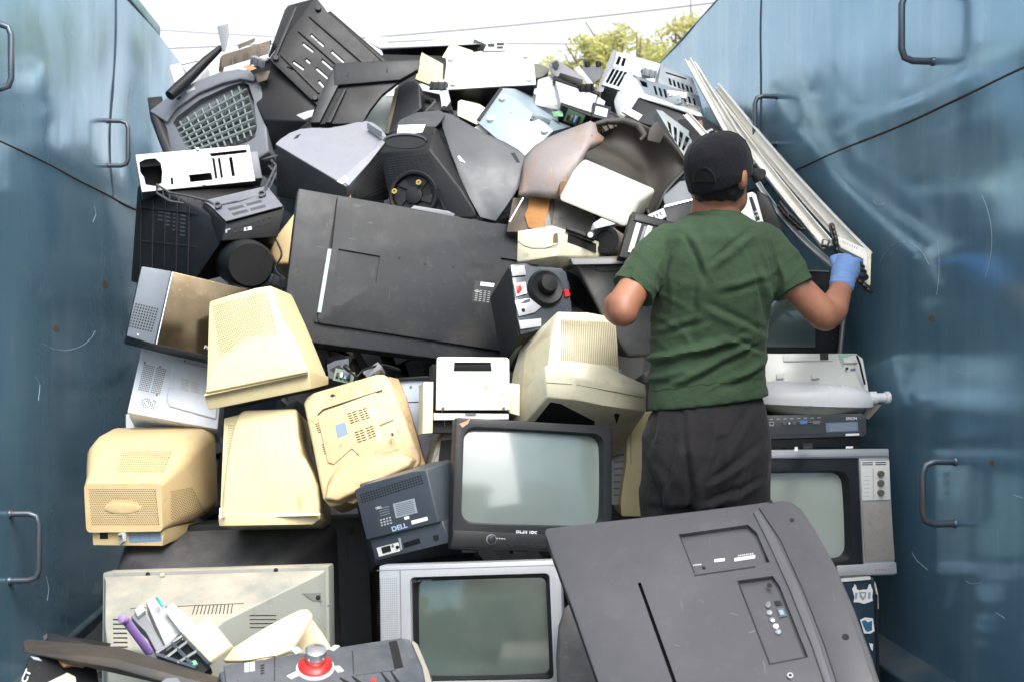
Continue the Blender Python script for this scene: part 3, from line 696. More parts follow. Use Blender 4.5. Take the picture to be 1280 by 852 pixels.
t.poly('panel_line', [(303, 826), (343, 819), (343, 820), (303, 827)], .0008, BLACK); t.poly('panel_line', [(343, 819), (344, 819), (343.5, 850), (342.5, 850)], .0008, BLACK); t.poly('panel_line', [(440, 813), (441, 813), (442.5, 842), (441.5, 842)], .0008, BLACK)
t.marks('sticker_print', [(305, 828), (319, 826), (319, 838), (305, 840)], 2, 7, .85, .5, LBW, .0006)
t.marks('port_print', [(325, 830), (331, 829), (331, 842), (325, 843)], 1, 4, .8, .5, LBLK, .0006)
t.poly('red_button', [(463, 850), (466, 847), (470, 850), (470, 856), (464, 856)], .004, RED, bev=.001)
for a in (425, 440, 476, 488): t.poly('button_line', [(a, 846 - (a - 425) * .15), (a + 12, 852), (a + 13, 856), (a + 9, 856), (a - .5, 847.5 - (a - 425) * .15)], .0008, BLACK)
t.poly('worn_corner', [(516, 801), (522, 806), (536, 840), (540, 856), (532, 856), (528, 835), (515, 805)], .003, plast('clear_worn', '8f8a80', .5, .6), bev=.001)

# --- slab across the bottom left corner and bits under it
t = Thing('plastic_board', 'dirty brown black plastic panel lying across the bottom left corner', 'plastic panel', at=(150, 850, 1.9))
bd = t.add('slab', hullg([t.U(*q) for q in ((29, 802, 1.98), (34, 798, 2.0), (150, 808, 2.02), (275, 846, 1.98), (275, 850, 1.96), (29, 812, 1.96), (31, 815, 1.93), (142, 822, 1.9), (270, 856, 1.88), (270, 870, 1.87), (142, 834, 1.89))]), plast('dark_brown_board', '2b2724', .5, .5, '55483a', .15, '7a6e60'), .004)
t.add('clip_rail', hullg([t.U(*q) for q in ((54, 793, 2.06), (60, 790, 2.06), (140, 803, 2.08), (136, 810, 2.06), (57, 800, 2.05))]), BLK, .002)
t.add('clip', hullg([t.U(*q) for q in ((54, 794, 2.05), (59, 791, 2.05), (59, 797, 2.05), (55, 800, 2.05))]), MET, .001)
t = Thing('dark_box', 'black box with white lettering at the bottom left edge', 'box', at=(60, 880, 1.9))
t.plane((40, 815, 1.93), (120, 822, 1.98), (30, 870, 1.86)); t.poly('body', [(37, 817), (120, 826), (130, 890), (18, 890)], -.12, BLK, 0, .004)
t.text('lettering', 'ICT', (31, 856), (39, 838), 7, TXW, bold=.02)
t.poly('foil_scrap', [(72, 830), (82, 828), (98, 834), (103, 838), (90, 836), (78, 838)], .006, plast('crumpled_foil', '8a6a50', .4, .6), .01)
t.poly('label', [(38, 820), (48, 822), (52, 826), (42, 824)], .002, LBG)
t = Thing('folder_flap', 'cream plastic flap poking out under the brown panel', 'plastic flap', at=(78, 860, 1.9))
t.plane((60, 852, 1.9), (95, 840, 1.92), (95, 870, 1.88)); t.poly('sheet', [(55, 854), (84, 840), (94, 845), (98, 870), (50, 870)], -.004, CRM, 0, .001)
t = Thing('round_cap', 'small grey round cap beside the stereo', 'cap', at=(214, 856, 1.88)); t.add('disc', lathe(t.U(214, 862, 1.88), Vector((0, -.5, .8)), [(0, .02), (.012, .021), (.016, .018), (.017, .0)]), DGR, smooth=40)

# --- cartridge carriage: grey shell, purple bar, teal tip, white block
t = Thing('cartridge_carriage', 'grey printer carriage with purple bar and teal tip on the olive television', 'printer part', at=(195, 830, 2.15))
t.plane((180, 752, 2.16), (226, 790, 2.12), (205, 815, 2.08))
t.poly('grey_cover', [(182, 750), (194, 745), (206, 758), (227, 789), (207, 806), (195, 780)], -.05, plast('pale_carriage', 'b9bab8', .4, .2), 0, .003)
t.poly('dark_bracket', [(163, 766), (175, 756), (184, 768), (197, 790), (206, 805), (196, 812), (182, 786), (172, 776)], -.03, DGR, -.01, .002)
t.poly('top_clip', [(168, 762), (178, 756), (182, 763), (172, 771)], -.02, GRY, .004, .002)
t.add('purple_bar', hullg([t.U(*q) for q in ((151, 774, 2.1), (158, 769, 2.1), (163, 772, 2.1), (192, 812, 2.06), (188, 818, 2.06), (182, 818, 2.07), (153, 779, 2.12), (190, 818, 2.12))]), PUR, .003)
t.add('purple_knob', lathe(t.U(156, 773, 2.09), Vector((-.5, -1, .3)), [(0, .009), (.01, .009), (.012, .006)]), plast('pale_purple', '9a7fae', .4, .1))
t.add('teal_tip', hullg([t.U(*q) for q in ((193, 746, 2.13), (197, 744, 2.12), (207, 757, 2.1), (203, 760, 2.1), (200, 752, 2.16))]), TEAL, .002)
t = Thing('white_block', 'small white plastic block next to the grey carriage', 'plastic block', at=(225, 790, 2.12))
t.plane((206, 762, 2.13), (240, 775, 2.1), (226, 790, 2.08)); t.poly('block', [(205, 762), (215, 751), (226, 762), (241, 776), (227, 790)], -.03, WHT, 0, .003)
t = Thing('circuit_frame', 'dark plastic lattice frame under the cream panels', 'plastic frame', at=(225, 830, 2.02))
t.plane((195, 815, 2.03), (228, 795, 2.06), (262, 830, 2.0)); fr = t.poly('backing', [(193, 818), (228, 793), (262, 828), (250, 838)], -.02, BLK, -.012, .002)
for q in (((195, 816), (228, 794)), ((228, 794), (262, 829)), ((207, 822), (236, 800)), ((215, 803), (240, 830)), ((222, 828), (248, 812)), ((196, 817), (245, 834))):
    (a, b_), (c, d_) = q; t.add('rib', tube([t.tan(a, b_, *t.pl), t.tan(c, d_, *t.pl)], .004, 5), plast('slate_plastic', '33404a', .4, .2))
t.poly('green_chip', [(236, 827), (244, 824), (247, 829), (240, 831)], .004, flat('chip_green', '6fae8a', .5), -.004)
t = Thing('cream_board', 'square cream plastic panel standing beside the oval one', 'plastic panel', at=(258, 820, 2.06), group='cream panels')
t.plane((228, 790, 2.1), (262, 771, 2.1), (262, 828, 2.02)); t.poly('sheet', [(227, 788), (261, 770), (289, 806), (258, 829)], -.012, plast('pale_cream', 'e6d3ac', .45, .12, 'a08a60', .05), 0, .002)
t = Thing('cream_board', 'long oval cream plastic panel behind the mini stereo', 'plastic panel', at=(340, 820, 2.1), group='cream panels')
t.plane((285, 820, 2.12), (380, 765, 2.14), (350, 815, 2.08)); t.poly('sheet', [(278, 825), (292, 808), (330, 784), (360, 768), (375, 761), (384, 760.5), (388, 764), (388, 770), (380, 785), (362, 812), (330, 824)], -.012, MATS['pale_cream'], 0, .003, seg=3)
t = Thing('cream_board', 'pointed cream plastic panel leaning behind the oval panel', 'plastic panel', at=(395, 820, 2.2), group='cream panels')
t.plane((365, 810, 2.18), (388, 772, 2.2), (410, 812, 2.16)); t.poly('sheet', [(360, 815), (388, 772), (400, 788), (411, 806), (412, 820)], -.012, MATS['pale_cream'], 0, .002)

# --- small black monitor seen from behind
t = Thing('monitor', 'small dark slate monitor back with printed labels wedged below the grimy beige monitor', 'monitor', pose='dell', group='tube monitors')
DB = plast('dark_slate_plastic', '3a4049', .4, .2, '5a5a58', .25)
t.plane((443, 612, 2.68), (533, 587, 2.66), (464, 702, 2.66)); t.nplane()
bb = t.add('rear_box', loft([[t.tan(x, y_, *t.pl) for x, y_ in ((443, 612), (456, 605), (515, 589), (533, 587), (548, 652), (458, 674))], [t.tan(x, y_, *t.pl) + Vector((dx, .1, dz)) for (x, y_), (dx, dz) in zip(((443, 612), (456, 605), (515, 589), (533, 587), (548, 652), (458, 674)), ((-.01, .0), (-.01, .01), (.02, .015), (.04, .01), (.04, 0), (-.01, 0)))]]), DB, .004)
lp = t.add('socket_shelf', loft([[t.tan(x, y_, *t.pl) + Vector((0, .012, 0)) for x, y_ in ((459, 672), (549, 650), (560, 678), (466, 701))], [t.tan(x, y_, *t.pl) + Vector((.03, .14, 0)) for x, y_ in ((455, 670), (557, 645), (566, 672), (462, 700))]]), DB, .003)
t.add('front_housing', hullg([t.U(*q) for q in ((450, 604, 2.82), (560, 574, 2.86), (590, 690, 2.86), (470, 706, 2.8), (440, 600, 3.0), (580, 560, 3.05), (600, 700, 3.05), (462, 715, 3.0))]), DB, .006)
t.aim(bb, lp)
t.marks('vent_holes', [(449, 617), (527, 592), (530, 604), (452, 629)], 24, 4, .55, .5, BLACK)
lb = t.poly('rating_label', [(491, 629), (518, 622), (522, 640), (495, 647)], .0006, LBG); t.marks('label_print', [(492, 630), (518, 623.5), (521, 639), (495, 645)], 1, 7, .85, .35, flat('print_slate', '555b62', .5), .0012)
t.poly('label', [(514, 650), (534, 645), (535, 649.5), (515, 655)], .0006, LBW); t.poly('label', [(505, 645.5), (511, 644), (512, 647.5), (506, 649)], .0006, LBW)
t.marks('cert_marks', [(474, 648), (489, 644), (491, 654), (476, 658)], 4, 3, .6, .55, TXG, .0006); t.marks('label_print', [(472, 634), (488, 630), (489, 642), (474, 646)], 1, 4, .8, .15, TXG, .0006)
t.text('lettering', 'DELL', (470.5, 636), (478, 634), 3, TXW, bold=.02); t.text('brand_lettering', 'DELL', (491, 663.5), (510, 658), 6, flat('print_pale_blue', '9fb0c8', .5), bold=.03)
t.poly('socket_plate', [(471, 684), (498, 677), (500, 688), (474, 695)], .0015, WHT); t.poly('power_socket', [(477, 683.5), (488, 680.5), (489.5, 688), (479, 691)], .002, BLACK, .001)
t.knob('jack', 492, 681, .004, .004, MET); t.knob('jack', 497.5, 683, .0045, .005, BLK); t.poly('slot_cover', [(504, 678), (524, 672), (526, 678), (506, 684)], .001, BLK); t.poly('port', [(541, 669), (548, 667), (549, 674), (543, 676)], .001, BLACK)
t.poly('sticker_tab', [(498, 672), (500.5, 671.5), (503, 686), (501, 687)], .001, LBG)
# ---------------------------------------------------------------- middle of the pile
# --- yellow monitor, back to the camera, left
t = Thing('monitor', 'yellowed monitor showing its perforated back with an oval badge, leftmost', 'monitor', pose='mon1', group='tube monitors')
W, D, H = t.w, t.d, t.h
zc = -.3 * H / 2; rw = .64 * W; rh = .5 * H
def rr2(cx, zlo, zhi, w_, r, y): return rrect(cx, (zlo + zhi) / 2, w_, zhi - zlo, r, y, 6)
b = t.add('rear_housing', loft([rr2(0, -H*.47, H*.5, W, .045, D*.5), rr2(0, -H*.47, H*.49, W*.99, .05, D*.2), rr2(0, -H*.45, H*.44, W*.95, .05, D*.0), rr2(0, -H*.43, H*.33, W*.86, .045, -D*.14), rr2(0, -H*.41, H*.2, W*.73, .03, -D*.32), rr2(0, -H*.40, H*.115, W*.645, .018, -D*.485), rr2(0, -H*.395, H*.105, W*.63, .014, -D*.5)]), YEL2, 0, smooth=28)
t.aim(b)
t.marks('rear_vent_holes', [(110, 610), (195, 610), (200, 656), (114, 656)], 36, 20, .42, .42, DOTY, stag=True, keep=lambda i, j, a, c: not ((i - 17) / 9.5) ** 2 + ((j - 9.5) / 4.2) ** 2 < 1)
t.poly('oval_badge', [(153 + 22 * math.cos(k * .3142), 634.5 + 6.5 * math.sin(k * .3142)) for k in range(20)], .0025, YEL2, bev=.001)
t.marks('top_vent_holes', [(152, 563), (216, 563), (205, 590), (146, 590)], 26, 12, .42, .35, DOTY, stag=True)
t.marks('side_vent_holes', [(213, 613), (240, 608), (258, 640), (213, 650)], 14, 18, .4, .35, DOTY, stag=True)
ps = t.add('pedestal', hullg([t.U(*q) for q in ((115, 660, 3.02), (206, 660, 3.02), (116, 681, 3.02), (203, 682, 3.02), (255, 650, 3.25), (250, 662, 3.25), (135, 650, 3.2), (140, 665, 3.2))]), YEL2, .004)
t.aim(ps); t.poly('power_socket', [(125, 665), (135, 665), (135, 673), (125, 673)], .001, BLACK); t.poly('rating_label', [(160, 661.5), (200, 660), (202, 676), (162, 678)], .0006, LBB); t.marks('label_print', [(162, 663), (198, 662), (199, 674), (164, 676)], 3, 5, .8, .4, LBG, .0012)
t.add('cable_stub', tube([t.U(150, 668, 3.0), t.U(155, 667, 2.98), t.U(156, 674, 2.98), t.U(151, 678, 2.99)], .007, 8), GRY)

# --- yellow monitor standing on its screen, second
t = Thing('monitor', 'yellowed monitor standing face down, side on, right of the leftmost one', 'monitor', at=(335, 655, 2.9), group='tube monitors')
t.plane((278, 520, 2.93), (371, 510, 2.95), (273, 655, 2.86))
b = t.poly('housing', [(291, 535), (297, 518), (304, 512), (371, 510), (373, 545), (378, 566), (390, 588), (398, 606), (400, 628), (400, 643), (278, 644), (279, 610), (284, 570)], -.3, YEL, 0, .012, seg=3)
t.poly('front_bezel', [(273, 643), (276, 641), (401, 640), (400, 648), (391, 655), (274, 657)], -.31, YEL, .004, .004)
sd_ = t.poly('vented_side', [(278, 521), (298, 516), (295, 528), (287, 560), (282, 600), (278, 640), (273, 641)], -.28, YEL, -.02, .004)
t.aim(sd_); t.marks('vent_holes', [(285, 530), (299, 530), (292, 566), (283, 568)], 7, 12, .45, .35, DOTY)
t.aim(b); t.poly('handle_slot', [(372, 621), (376, 619), (377, 633), (373, 635)], .0012, plast('slot_tan', 'c0a66c', .5, .1), bev=.0004); t.poly('badge', [(275, 634), (281, 633), (281, 646), (275, 647)], .006, LBW, -.002); t.knob('badge_dot', 278, 641, .002, .006, BLACK)
t.marks('side_holes', [(371, 556), (376, 560), (381, 572), (376, 573)], 3, 6, .5, .4, DOTY)
t.poly('bezel_seam', [(274, 645), (400, 642), (400, 642.8), (274, 645.9)], .0006, LINE, .004)

# --- yellow monitor on top of it, screen down
t = Thing('monitor', 'yellowed monitor resting screen down on top of two others, perforated face out', 'monitor', at=(330, 505, 2.95), group='tube monitors')
bz = hull(t, 'front_bezel', [(261, 512, 2.88), (388, 486, 2.9), (411, 480, 3.02), (300, 500, 3.2), (254, 494, 2.87), (258, 489, 2.88), (386, 462, 2.89), (411, 470, 3.02), (285, 478, 3.2)], YEL, .004)
b = t.add('housing', loft([[t.U(*q) for q in r] for r in (
    [(257, 490, 2.885), (300, 480, 2.885), (345, 470, 2.89), (385, 462, 2.9), (408, 470, 3.01), (395, 468, 3.15), (285, 480, 3.18)],
    [(259, 462, 2.905), (300, 450, 2.905), (340, 442, 2.91), (374, 434, 2.93), (396, 440, 3.03), (380, 440, 3.15), (283, 455, 3.17)],
    [(260, 420, 2.925), (290, 411, 2.92), (325, 403, 2.925), (353, 397, 2.935), (382, 406, 3.05), (365, 410, 3.13), (283, 420, 3.14)],
    [(261, 385, 2.94), (285, 376, 2.935), (320, 366, 2.935), (340, 361, 2.94), (367, 373, 3.07), (350, 372, 3.1), (284, 382, 3.1)],
    [(262, 377, 2.945), (287, 369, 2.94), (320, 360, 2.94), (338, 357, 2.945), (364, 368, 3.07), (348, 366, 3.09), (285, 376, 3.09)])]), YEL, .005, smooth=30, tri=True)
t.aim(b)
t.marks('vent_holes', [(265, 383), (334, 364), (347, 420), (275, 446)], 27, 24, .42, .36, DOTY, stag=True, keep=lambda i, j, a, c: j < 24 - 5 * math.sin(max(0, i - 3) / 24 * 3.1))
a_, n_ = t.onp([(258, 492), (262, 470), (272, 452), (288, 439), (308, 431), (330, 428), (350, 431), (368, 441), (385, 462), (386, 466)], 0)
t.add('front_hood', prism(a_, n_ * .012), YEL, .006, seg=3)
t.aim(bz); t.poly('bezel_seam', [(257, 494), (385, 467), (385.2, 467.8), (257, 494.8)], .0125, LINE)
t.add('screen', hullg([t.U(*q) for q in ((285, 508, 2.93), (385, 487, 2.94), (402, 483, 3.0), (310, 505, 3.15), (290, 511, 2.95), (384, 490, 2.96))]), BLACK)

# --- beige monitor back
t = Thing('monitor', 'grimy beige monitor showing vents and a blue label on its back', 'monitor', at=(455, 630, 2.9), group='tube monitors')
t.plane((381, 498, 2.93), (483, 467, 2.95), (408, 631, 2.85))
b = t.poly('rear_housing', [(379, 503), (384, 495), (392, 490), (470, 467.5), (480, 467), (487, 472), (526, 570), (524, 580), (515, 588), (424, 630), (412, 633), (403, 622), (391, 560)], -.2, BEI, 0, .014, seg=3)
fr = t.poly('front_frame', [(484, 468), (497, 471), (506, 492), (531, 578), (529, 588), (515, 594), (440, 628), (430, 626), (520, 580)], -.1, plast('grimy_beige', 'b59a70', .6, .9, '5a3c20', .4, '7a6448'), -.02, .004)
t.aim(b)
up = t.poly('raised_panel', [(397, 520), (405, 514), (470, 490), (481, 497), (513, 572), (470, 590), (440, 560), (418, 580), (410, 578)], .006, BEI, 0, .004)
bu = t.add('lower_bulge', loft([[t.tan(x, y_, *t.hit(455, 560)) for x, y_ in ((406, 626), (410, 600), (420, 582), (438, 570), (456, 566), (478, 566), (500, 560), (522, 574), (516, 586), (424, 630))],
    [t.tan(x, y_, *t.hit(455, 560)) + (t.hit(455, 560)[1]) * .035 for x, y_ in ((409, 624), (413, 608), (423, 594), (440, 583), (458, 579), (478, 576), (500, 568), (517, 575), (512, 584), (424, 626))]]), BEI, .008, seg=3)
t.aim(up, b)
for q in ([(433, 516), (445, 512), (450, 526), (438, 530)], [(447, 512), (458, 508), (463, 522), (452, 526)], [(442, 539), (454, 535), (459, 550), (447, 554)], [(456, 534), (466, 530), (471, 545), (461, 549)]):
    t.marks('vent_slots', q, 2, 5, .8, .4, DOTY)
for q in ([(393, 529), (398, 527), (402, 540), (397, 542)], [(401, 555), (405, 553), (409, 566), (405, 568)]): t.marks('vent_slots', q, 1, 5, .8, .4, DOTY)
t.poly('label', [(419, 531), (431, 527), (435, 542), (422, 547)], .0008, LBB); t.marks('label_print', [(420, 532), (431, 528.5), (434, 541), (423, 545)], 1, 6, .8, .35, LBG, .0014)
for q in ([(463, 513), (467, 511), (469, 521), (465, 523)], [(469, 538), (473, 536), (477, 550), (472, 552)]): t.poly('blue_sticker', q, .0008, flat('sticker_pale_blue', 'a9c0cc', .6))
t.recess(up, [(474, 531), (493, 523), (499, 541), (481, 549)], .012); t.aim(up)
t.poly('socket_floor', [(476, 532), (492, 525), (497, 540), (481, 547)], .001, plast('socket_brown', '8a6c48', .7, .8)); [t.poly('socket', [(x, y_), (x + 3, y_ - 1), (x + 4, y_ + 3), (x + 1, y_ + 4)], .003, LBG) for x, y_ in ((486, 534), (491, 532), (488, 540))]
t.poly('groove', [(479, 567), (498, 561), (500.5, 575), (499.6, 575.3), (497.4, 562.4), (479.2, 568.2)], .0006, LINE)
t.aim(b); t.poly('crack', [(412, 494), (416, 492), (420, 494), (415, 496)], .0008, BLACK)
t.poly('fold_line', [(397, 518), (404, 511), (478, 487), (478.3, 487.8), (405, 512), (398, 518.5)], .0065, LINE)

# --- cream monitor with ribbed housing in front of the man
t = Thing('monitor', 'cream monitor with ribbed housing tilted screen down left of the man', 'monitor', at=(720, 520, 2.88), group='tube monitors')
bz = t.add('front_bezel', loft([[t.U(*q) for q in r] for r in (
    [(684, 496, 2.775), (720, 500, 2.76), (755, 507, 2.77), (808, 514, 2.84), (770, 570, 3.02), (630, 558, 2.98)],
    [(682, 470, 2.775), (720, 471, 2.755), (760, 479, 2.765), (808, 492, 2.84), (772, 540, 3.03), (626, 535, 2.98)],
    [(681, 457, 2.785), (712, 450, 2.775), (755, 456, 2.79), (807, 480, 2.86), (770, 520, 3.04), (628, 515, 2.99)])]), CRM, .005)
b = t.add('housing', loft([[t.U(*q) for q in r] for r in (
    [(682, 470, 2.79), (740, 470, 2.82), (774, 475, 2.86), (768, 530, 3.04), (632, 518, 2.98)],
    [(690, 420, 2.82), (735, 422, 2.85), (772, 430, 2.89), (765, 470, 3.04), (641, 465, 2.99)],
    [(695, 395, 2.85), (735, 396, 2.875), (770, 402, 2.91), (760, 440, 3.04), (649, 436, 3.0)],
    [(697, 389, 2.86), (735, 390, 2.885), (768, 396, 2.92), (755, 432, 3.04), (653, 431, 3.0)])]), CRM, .006, smooth=30, tri=True)
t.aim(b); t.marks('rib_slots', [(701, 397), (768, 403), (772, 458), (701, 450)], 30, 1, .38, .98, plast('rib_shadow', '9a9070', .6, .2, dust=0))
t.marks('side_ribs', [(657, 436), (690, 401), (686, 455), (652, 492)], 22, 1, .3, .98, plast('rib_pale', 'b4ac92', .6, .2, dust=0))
t.aim(bz, b); t.poly('bezel_seam', [(683, 477.5), (720, 480), (720, 480.7), (683, 478.3)], .0006, LINE); t.poly('bezel_seam', [(720, 480), (760, 487.5), (806, 496.5), (806, 497.2), (760, 488.3), (720, 480.7)], .0014, LINE)
t.add('screen', hullg([t.U(*q) for q in ((688, 502, 2.79), (775, 517, 2.82), (760, 562, 3.0), (648, 552, 2.96), (690, 508, 2.81))]), BLACK)

# --- yellow monitor half hidden by the man
t = Thing('monitor', 'pale yellow monitor edge squeezed between the dark television and the man', 'monitor', at=(800, 645, 3.0), group='tube monitors')
t.plane((782, 518, 3.0), (860, 512, 3.0), (776, 643, 2.98))
b = t.poly('housing', [(783, 520), (786, 517), (860, 511), (862, 645), (777, 645), (775, 628), (779, 600), (783, 575)], -.22, plast('pale_yellow', 'e2d4a4', .45, .15, '8a7040', .15), 0, .006)
t.aim(b); t.marks('vent_holes', [(787, 535), (790, 535), (790, 580), (787, 580)], 1, 16, .5, .35, DOTY)
t = Thing('vent_casing', 'grey ventilated casing in the gap beside the dark television', 'casing', at=(775, 630, 3.02))
t.plane((760, 540, 3.06), (785, 540, 3.06), (760, 630, 3.04)); b = t.poly('casing', [(764, 530), (784, 520), (786, 632), (764, 630)], -.1, GRY, 0, .004); t.aim(b)
t.marks('slats', [(767, 565), (783, 563), (783, 622), (767, 622)], 1, 7, 1, .25, DGR, .002); t.poly('dark_slit', [(768, 535), (782, 528), (782, 550), (768, 556)], .001, BLK)

# --- yellow monitor behind the big panel
t = Thing('monitor', 'yellow monitor mostly hidden behind the big dark flat screen', 'monitor', at=(390, 330, 3.6), group='tube monitors')
t.plane((340, 310, 3.5), (420, 232, 3.55), (430, 320, 3.5)); t.poly('housing', [(336, 315), (341, 300), (352, 286), (366, 268), (371, 258), (400, 241), (421, 229), (450, 248), (430, 330), (345, 330)], -.25, YEL2, 0, .012, seg=3)

# --- big flat television, back
t = Thing('flat_television', 'big charcoal flat television back leaning across the centre of the pile', 'television', pose='flat_tv')
W, D, H = t.w, t.d, t.h
fr = t.add('front_frame', box(-W/2, W/2, -D/2, D/2, -H/2, H/2), TVB, .006); t.nplane()
rp = t.poly('rear_housing', [(421, 247), (660, 288), (668, 446), (398, 405), (396, 398), (407, 330), (414, 310)], .014, TVB, 0, .005)
t.nplane(.014); t.recess(rp, [(423, 311), (475, 320), (470, 354), (419, 346)], .006)
t.recess(rp, [(626, 322), (646, 325), (645, 338), (625, 334)], .008)
t.nplane(); t.poly('light_strip', [(409, 313), (413.5, 313.5), (400.5, 392.5), (396, 391.5)], .017, plast('pale_strip', '9fb0b4', .5, .2))
t.poly('dark_groove', [(421, 247), (424.5, 247.5), (415, 310), (411, 309)], .001, BLACK)
t.nplane(.014)
for px, py in ((499, 322), (567, 333), (488, 391), (556, 402), (531, 330)): t.knob('mount_hole', px, py, .005, .0006, BLACK)
t.nplane()
for px, py in ((509, 266), (577, 277)): t.knob('screw_hole', px, py, .007, .0006, BLACK)
t.nplane(.014)
for q in ([(587, 326), (620, 331), (619, 339), (586, 334)], [(414, 380), (439, 384), (438, 392), (413, 388)], [(452, 386), (478, 390), (477, 399), (451, 395)], [(566, 403), (590, 407), (589, 416), (565, 412)]): t.marks('vent_holes', q, 14, 4, .45, .5, BLACK)
lb = t.poly('rating_label', [(594, 351), (619, 354), (615, 381), (590, 377)], .0005, LBLK); t.poly('label', [(601, 352.5), (618, 354.5), (617, 359), (600, 357)], .0006, LBW, .0006)
t.marks('label_print', [(594, 361), (614, 364), (612, 379), (592, 376)], 4, 6, .6, .3, TXG, .0011)
t.text('small_lettering', 'PHILIPS', (593, 364.5), (600, 365.5), 1.6, TXW, off=.0012)
t.nplane(); t.poly('top_bracket', [(512, 262), (517, 258), (560, 265), (568, 269), (566, 272)], .01, DGR, 0, .002)
t.poly('corner_clip', [(393, 397), (400, 398), (399, 404), (392, 403)], .01, BLACK)

# --- hi-fi unit right of it
t = Thing('stereo_unit', 'black stereo unit with big round dial and red accents beside the flat television', 'stereo', at=(660, 455, 3.05))
b = hull(t, 'body', [(636, 333, 2.96), (706, 339, 3.03), (716, 407, 2.99), (648, 421, 2.91), (612, 372, 3.12), (690, 375, 3.24), (696, 446, 3.18), (628, 459, 3.06)], plast('soft_black', '232427', .5, .25, '4a4844', .2), .004)
t.plane((636, 331, 2.95), (706, 337, 3.02), (648, 420, 2.9))
fp = t.poly('front_panel', [(637, 332), (645, 331), (656, 330), (664, 334), (700, 336), (707, 342), (716, 402), (690, 408), (650, 419), (645, 395)], .012, GB, -.004, .004)
t.plane((636, 331, 2.938), (706, 337, 3.008), (648, 420, 2.888))
t.poly('silver_trim', [(638, 334), (655, 332), (657, 344), (640, 346)], .004, SIL, 0, .001); t.poly('silver_trim', [(643, 376), (662, 373), (676, 384), (668, 391), (648, 396)], .004, SIL, 0, .0015); t.poly('silver_trim', [(648, 401), (676, 398), (676, 408), (650, 412)], .004, GRY, 0, .0015)
t.poly('red_badge', [(644, 358), (650, 357), (652, 362), (648, 368), (645, 367)], .006, RED, bev=.001); t.poly('badge_backing', [(642, 355), (656, 353), (658, 367), (645, 371)], .004, LBW)
t.poly('red_strip', [(704, 363), (709, 362), (712, 370), (706, 372)], .006, RED)
dl = t.knob('dial_ring', 681, 361, .049, .012, SHELL, prof=[(0, .056), (.012, .056), (.02, .05), (.016, .038), (.014, .03)], n=32); t.knob('dial', 681, 358, .028, .035, BLK, prof=[(0, .029), (.03, .029), (.038, .025), (.04, .0)], n=32, parent=None)
t.knob('jack', 653.5, 388.5, .006, .005, BLK); t.poly('button', [(650, 376), (661, 374), (662, 377), (651, 380)], .006, CHR, .001, .001)
t.add('base_foot', hullg([t.U(*q) for q in ((648, 420, 2.92), (660, 418, 2.93), (640, 456, 3.05), (629, 459, 3.06), (650, 425, 2.95), (634, 461, 3.08))]), plast('sage_plastic', '7f8a84', .5, .4), .002)

# --- cream printer part
t = Thing('printer_part', 'cream plastic printer section with a long black slot above the stereo unit', 'printer part', pose='printer_part')
W, D, H = t.w, t.d, t.h
b = hull(t, 'casing', [(647, 289, 3.1), (702, 286, 3.03), (750, 303, 3.14), (750, 321, 3.14), (712, 329, 3.06), (697, 320, 3.0), (700, 335, 3.06), (646, 328, 3.08), (690, 282, 3.25)], CRM, .004)
t.aim(b); t.poly('paper_slot', [(710, 292), (745, 305), (745, 316), (709, 303)], .001, BLACK); t.poly('slot_bar', [(707, 286), (742, 299), (742, 302), (707, 289)], .008, BLK)
t.poly('rust_stain', [(692, 293), (697, 291), (698, 304), (691, 304)], .0005, RST2)
t.poly('seam', [(647, 301), (655, 307), (665, 310), (682, 310), (698, 305), (698, 306), (682, 311), (665, 311), (655, 308), (647, 302)], .0006, LINE)

# --- grey bin
t = Thing('plastic_bin', 'scuffed dark grey plastic bin tipped behind the man and stereo', 'bin', at=(780, 445, 3.1))
GT = plast('scuffed_grey_plastic', '5b5d5e', .45, .5, '8a8378', .3, scratch=.7)
b = t.add('tub', loft([[t.U(*q) for q in r] for r in ([(718, 327, 3.03), (850, 326, 3.1), (850, 310, 3.45), (706, 335, 3.35)], [(755, 400, 3.05), (850, 400, 3.1), (850, 400, 3.4), (735, 400, 3.3)], [(785, 447, 3.07), (850, 445, 3.1), (850, 440, 3.3), (770, 445, 3.25)])]), GT, .012, seg=3)
t.add('rim', hullg([t.U(*q) for q in ((713, 323, 3.0), (840, 321, 3.04), (840, 329, 3.03), (716, 331, 2.99), (703, 332, 3.3), (703, 338, 3.3), (845, 316, 3.4))]), GT, .005)
t.aim(b); t.poly('rim_rib', [(742, 333), (800, 331), (800, 338), (745, 339)], .01, GT, 0, .003)
t.poly('scuff', [(794, 412), (796, 411), (797, 417), (795, 418)], .0008, BLACK)
t.add('side_skirt', hullg([t.U(*q) for q in ((708, 338, 3.1), (722, 345, 3.06), (755, 400, 3.07), (785, 446, 3.09), (760, 430, 3.2), (714, 370, 3.2))]), SHELL, .006)

# --- white plate device and things around
t = Thing('copier_frame', 'worn white metal plate with a handle slot on a cream frame behind the dark television', 'machine frame', pose='plate_dev')
W, D, H = t.w, t.d, t.h
t.nplane(); pt = t.poly('plate', [(544, 449), (547, 447), (631, 448), (634, 451), (634.5, 513), (543, 513)], .006, plast('worn_white_metal', 'd2cfcc', .45, .55, '8a6a50', .1, metal=.15), .03, .003)
r_, n_ = t.onp([(566, 454), (611, 454), (612, 465), (565, 465)], .02); t.cut(pt, prism(r_, n_ * .03))
t.add('frame_post', prism(*(lambda r, n: (r, n * -.12))(*t.onp([(528, 478), (541, 477), (540, 541), (527, 542)], .02))), CRM, .003); t.add('frame_post', prism(*(lambda r, n: (r, n * -.12))(*t.onp([(635, 479), (648, 480), (648, 520), (635, 516)], .02))), CRM, .003)
t.poly('backing', [(541, 455), (635, 455), (636, 540), (541, 540)], -.1, BLACK, 0)
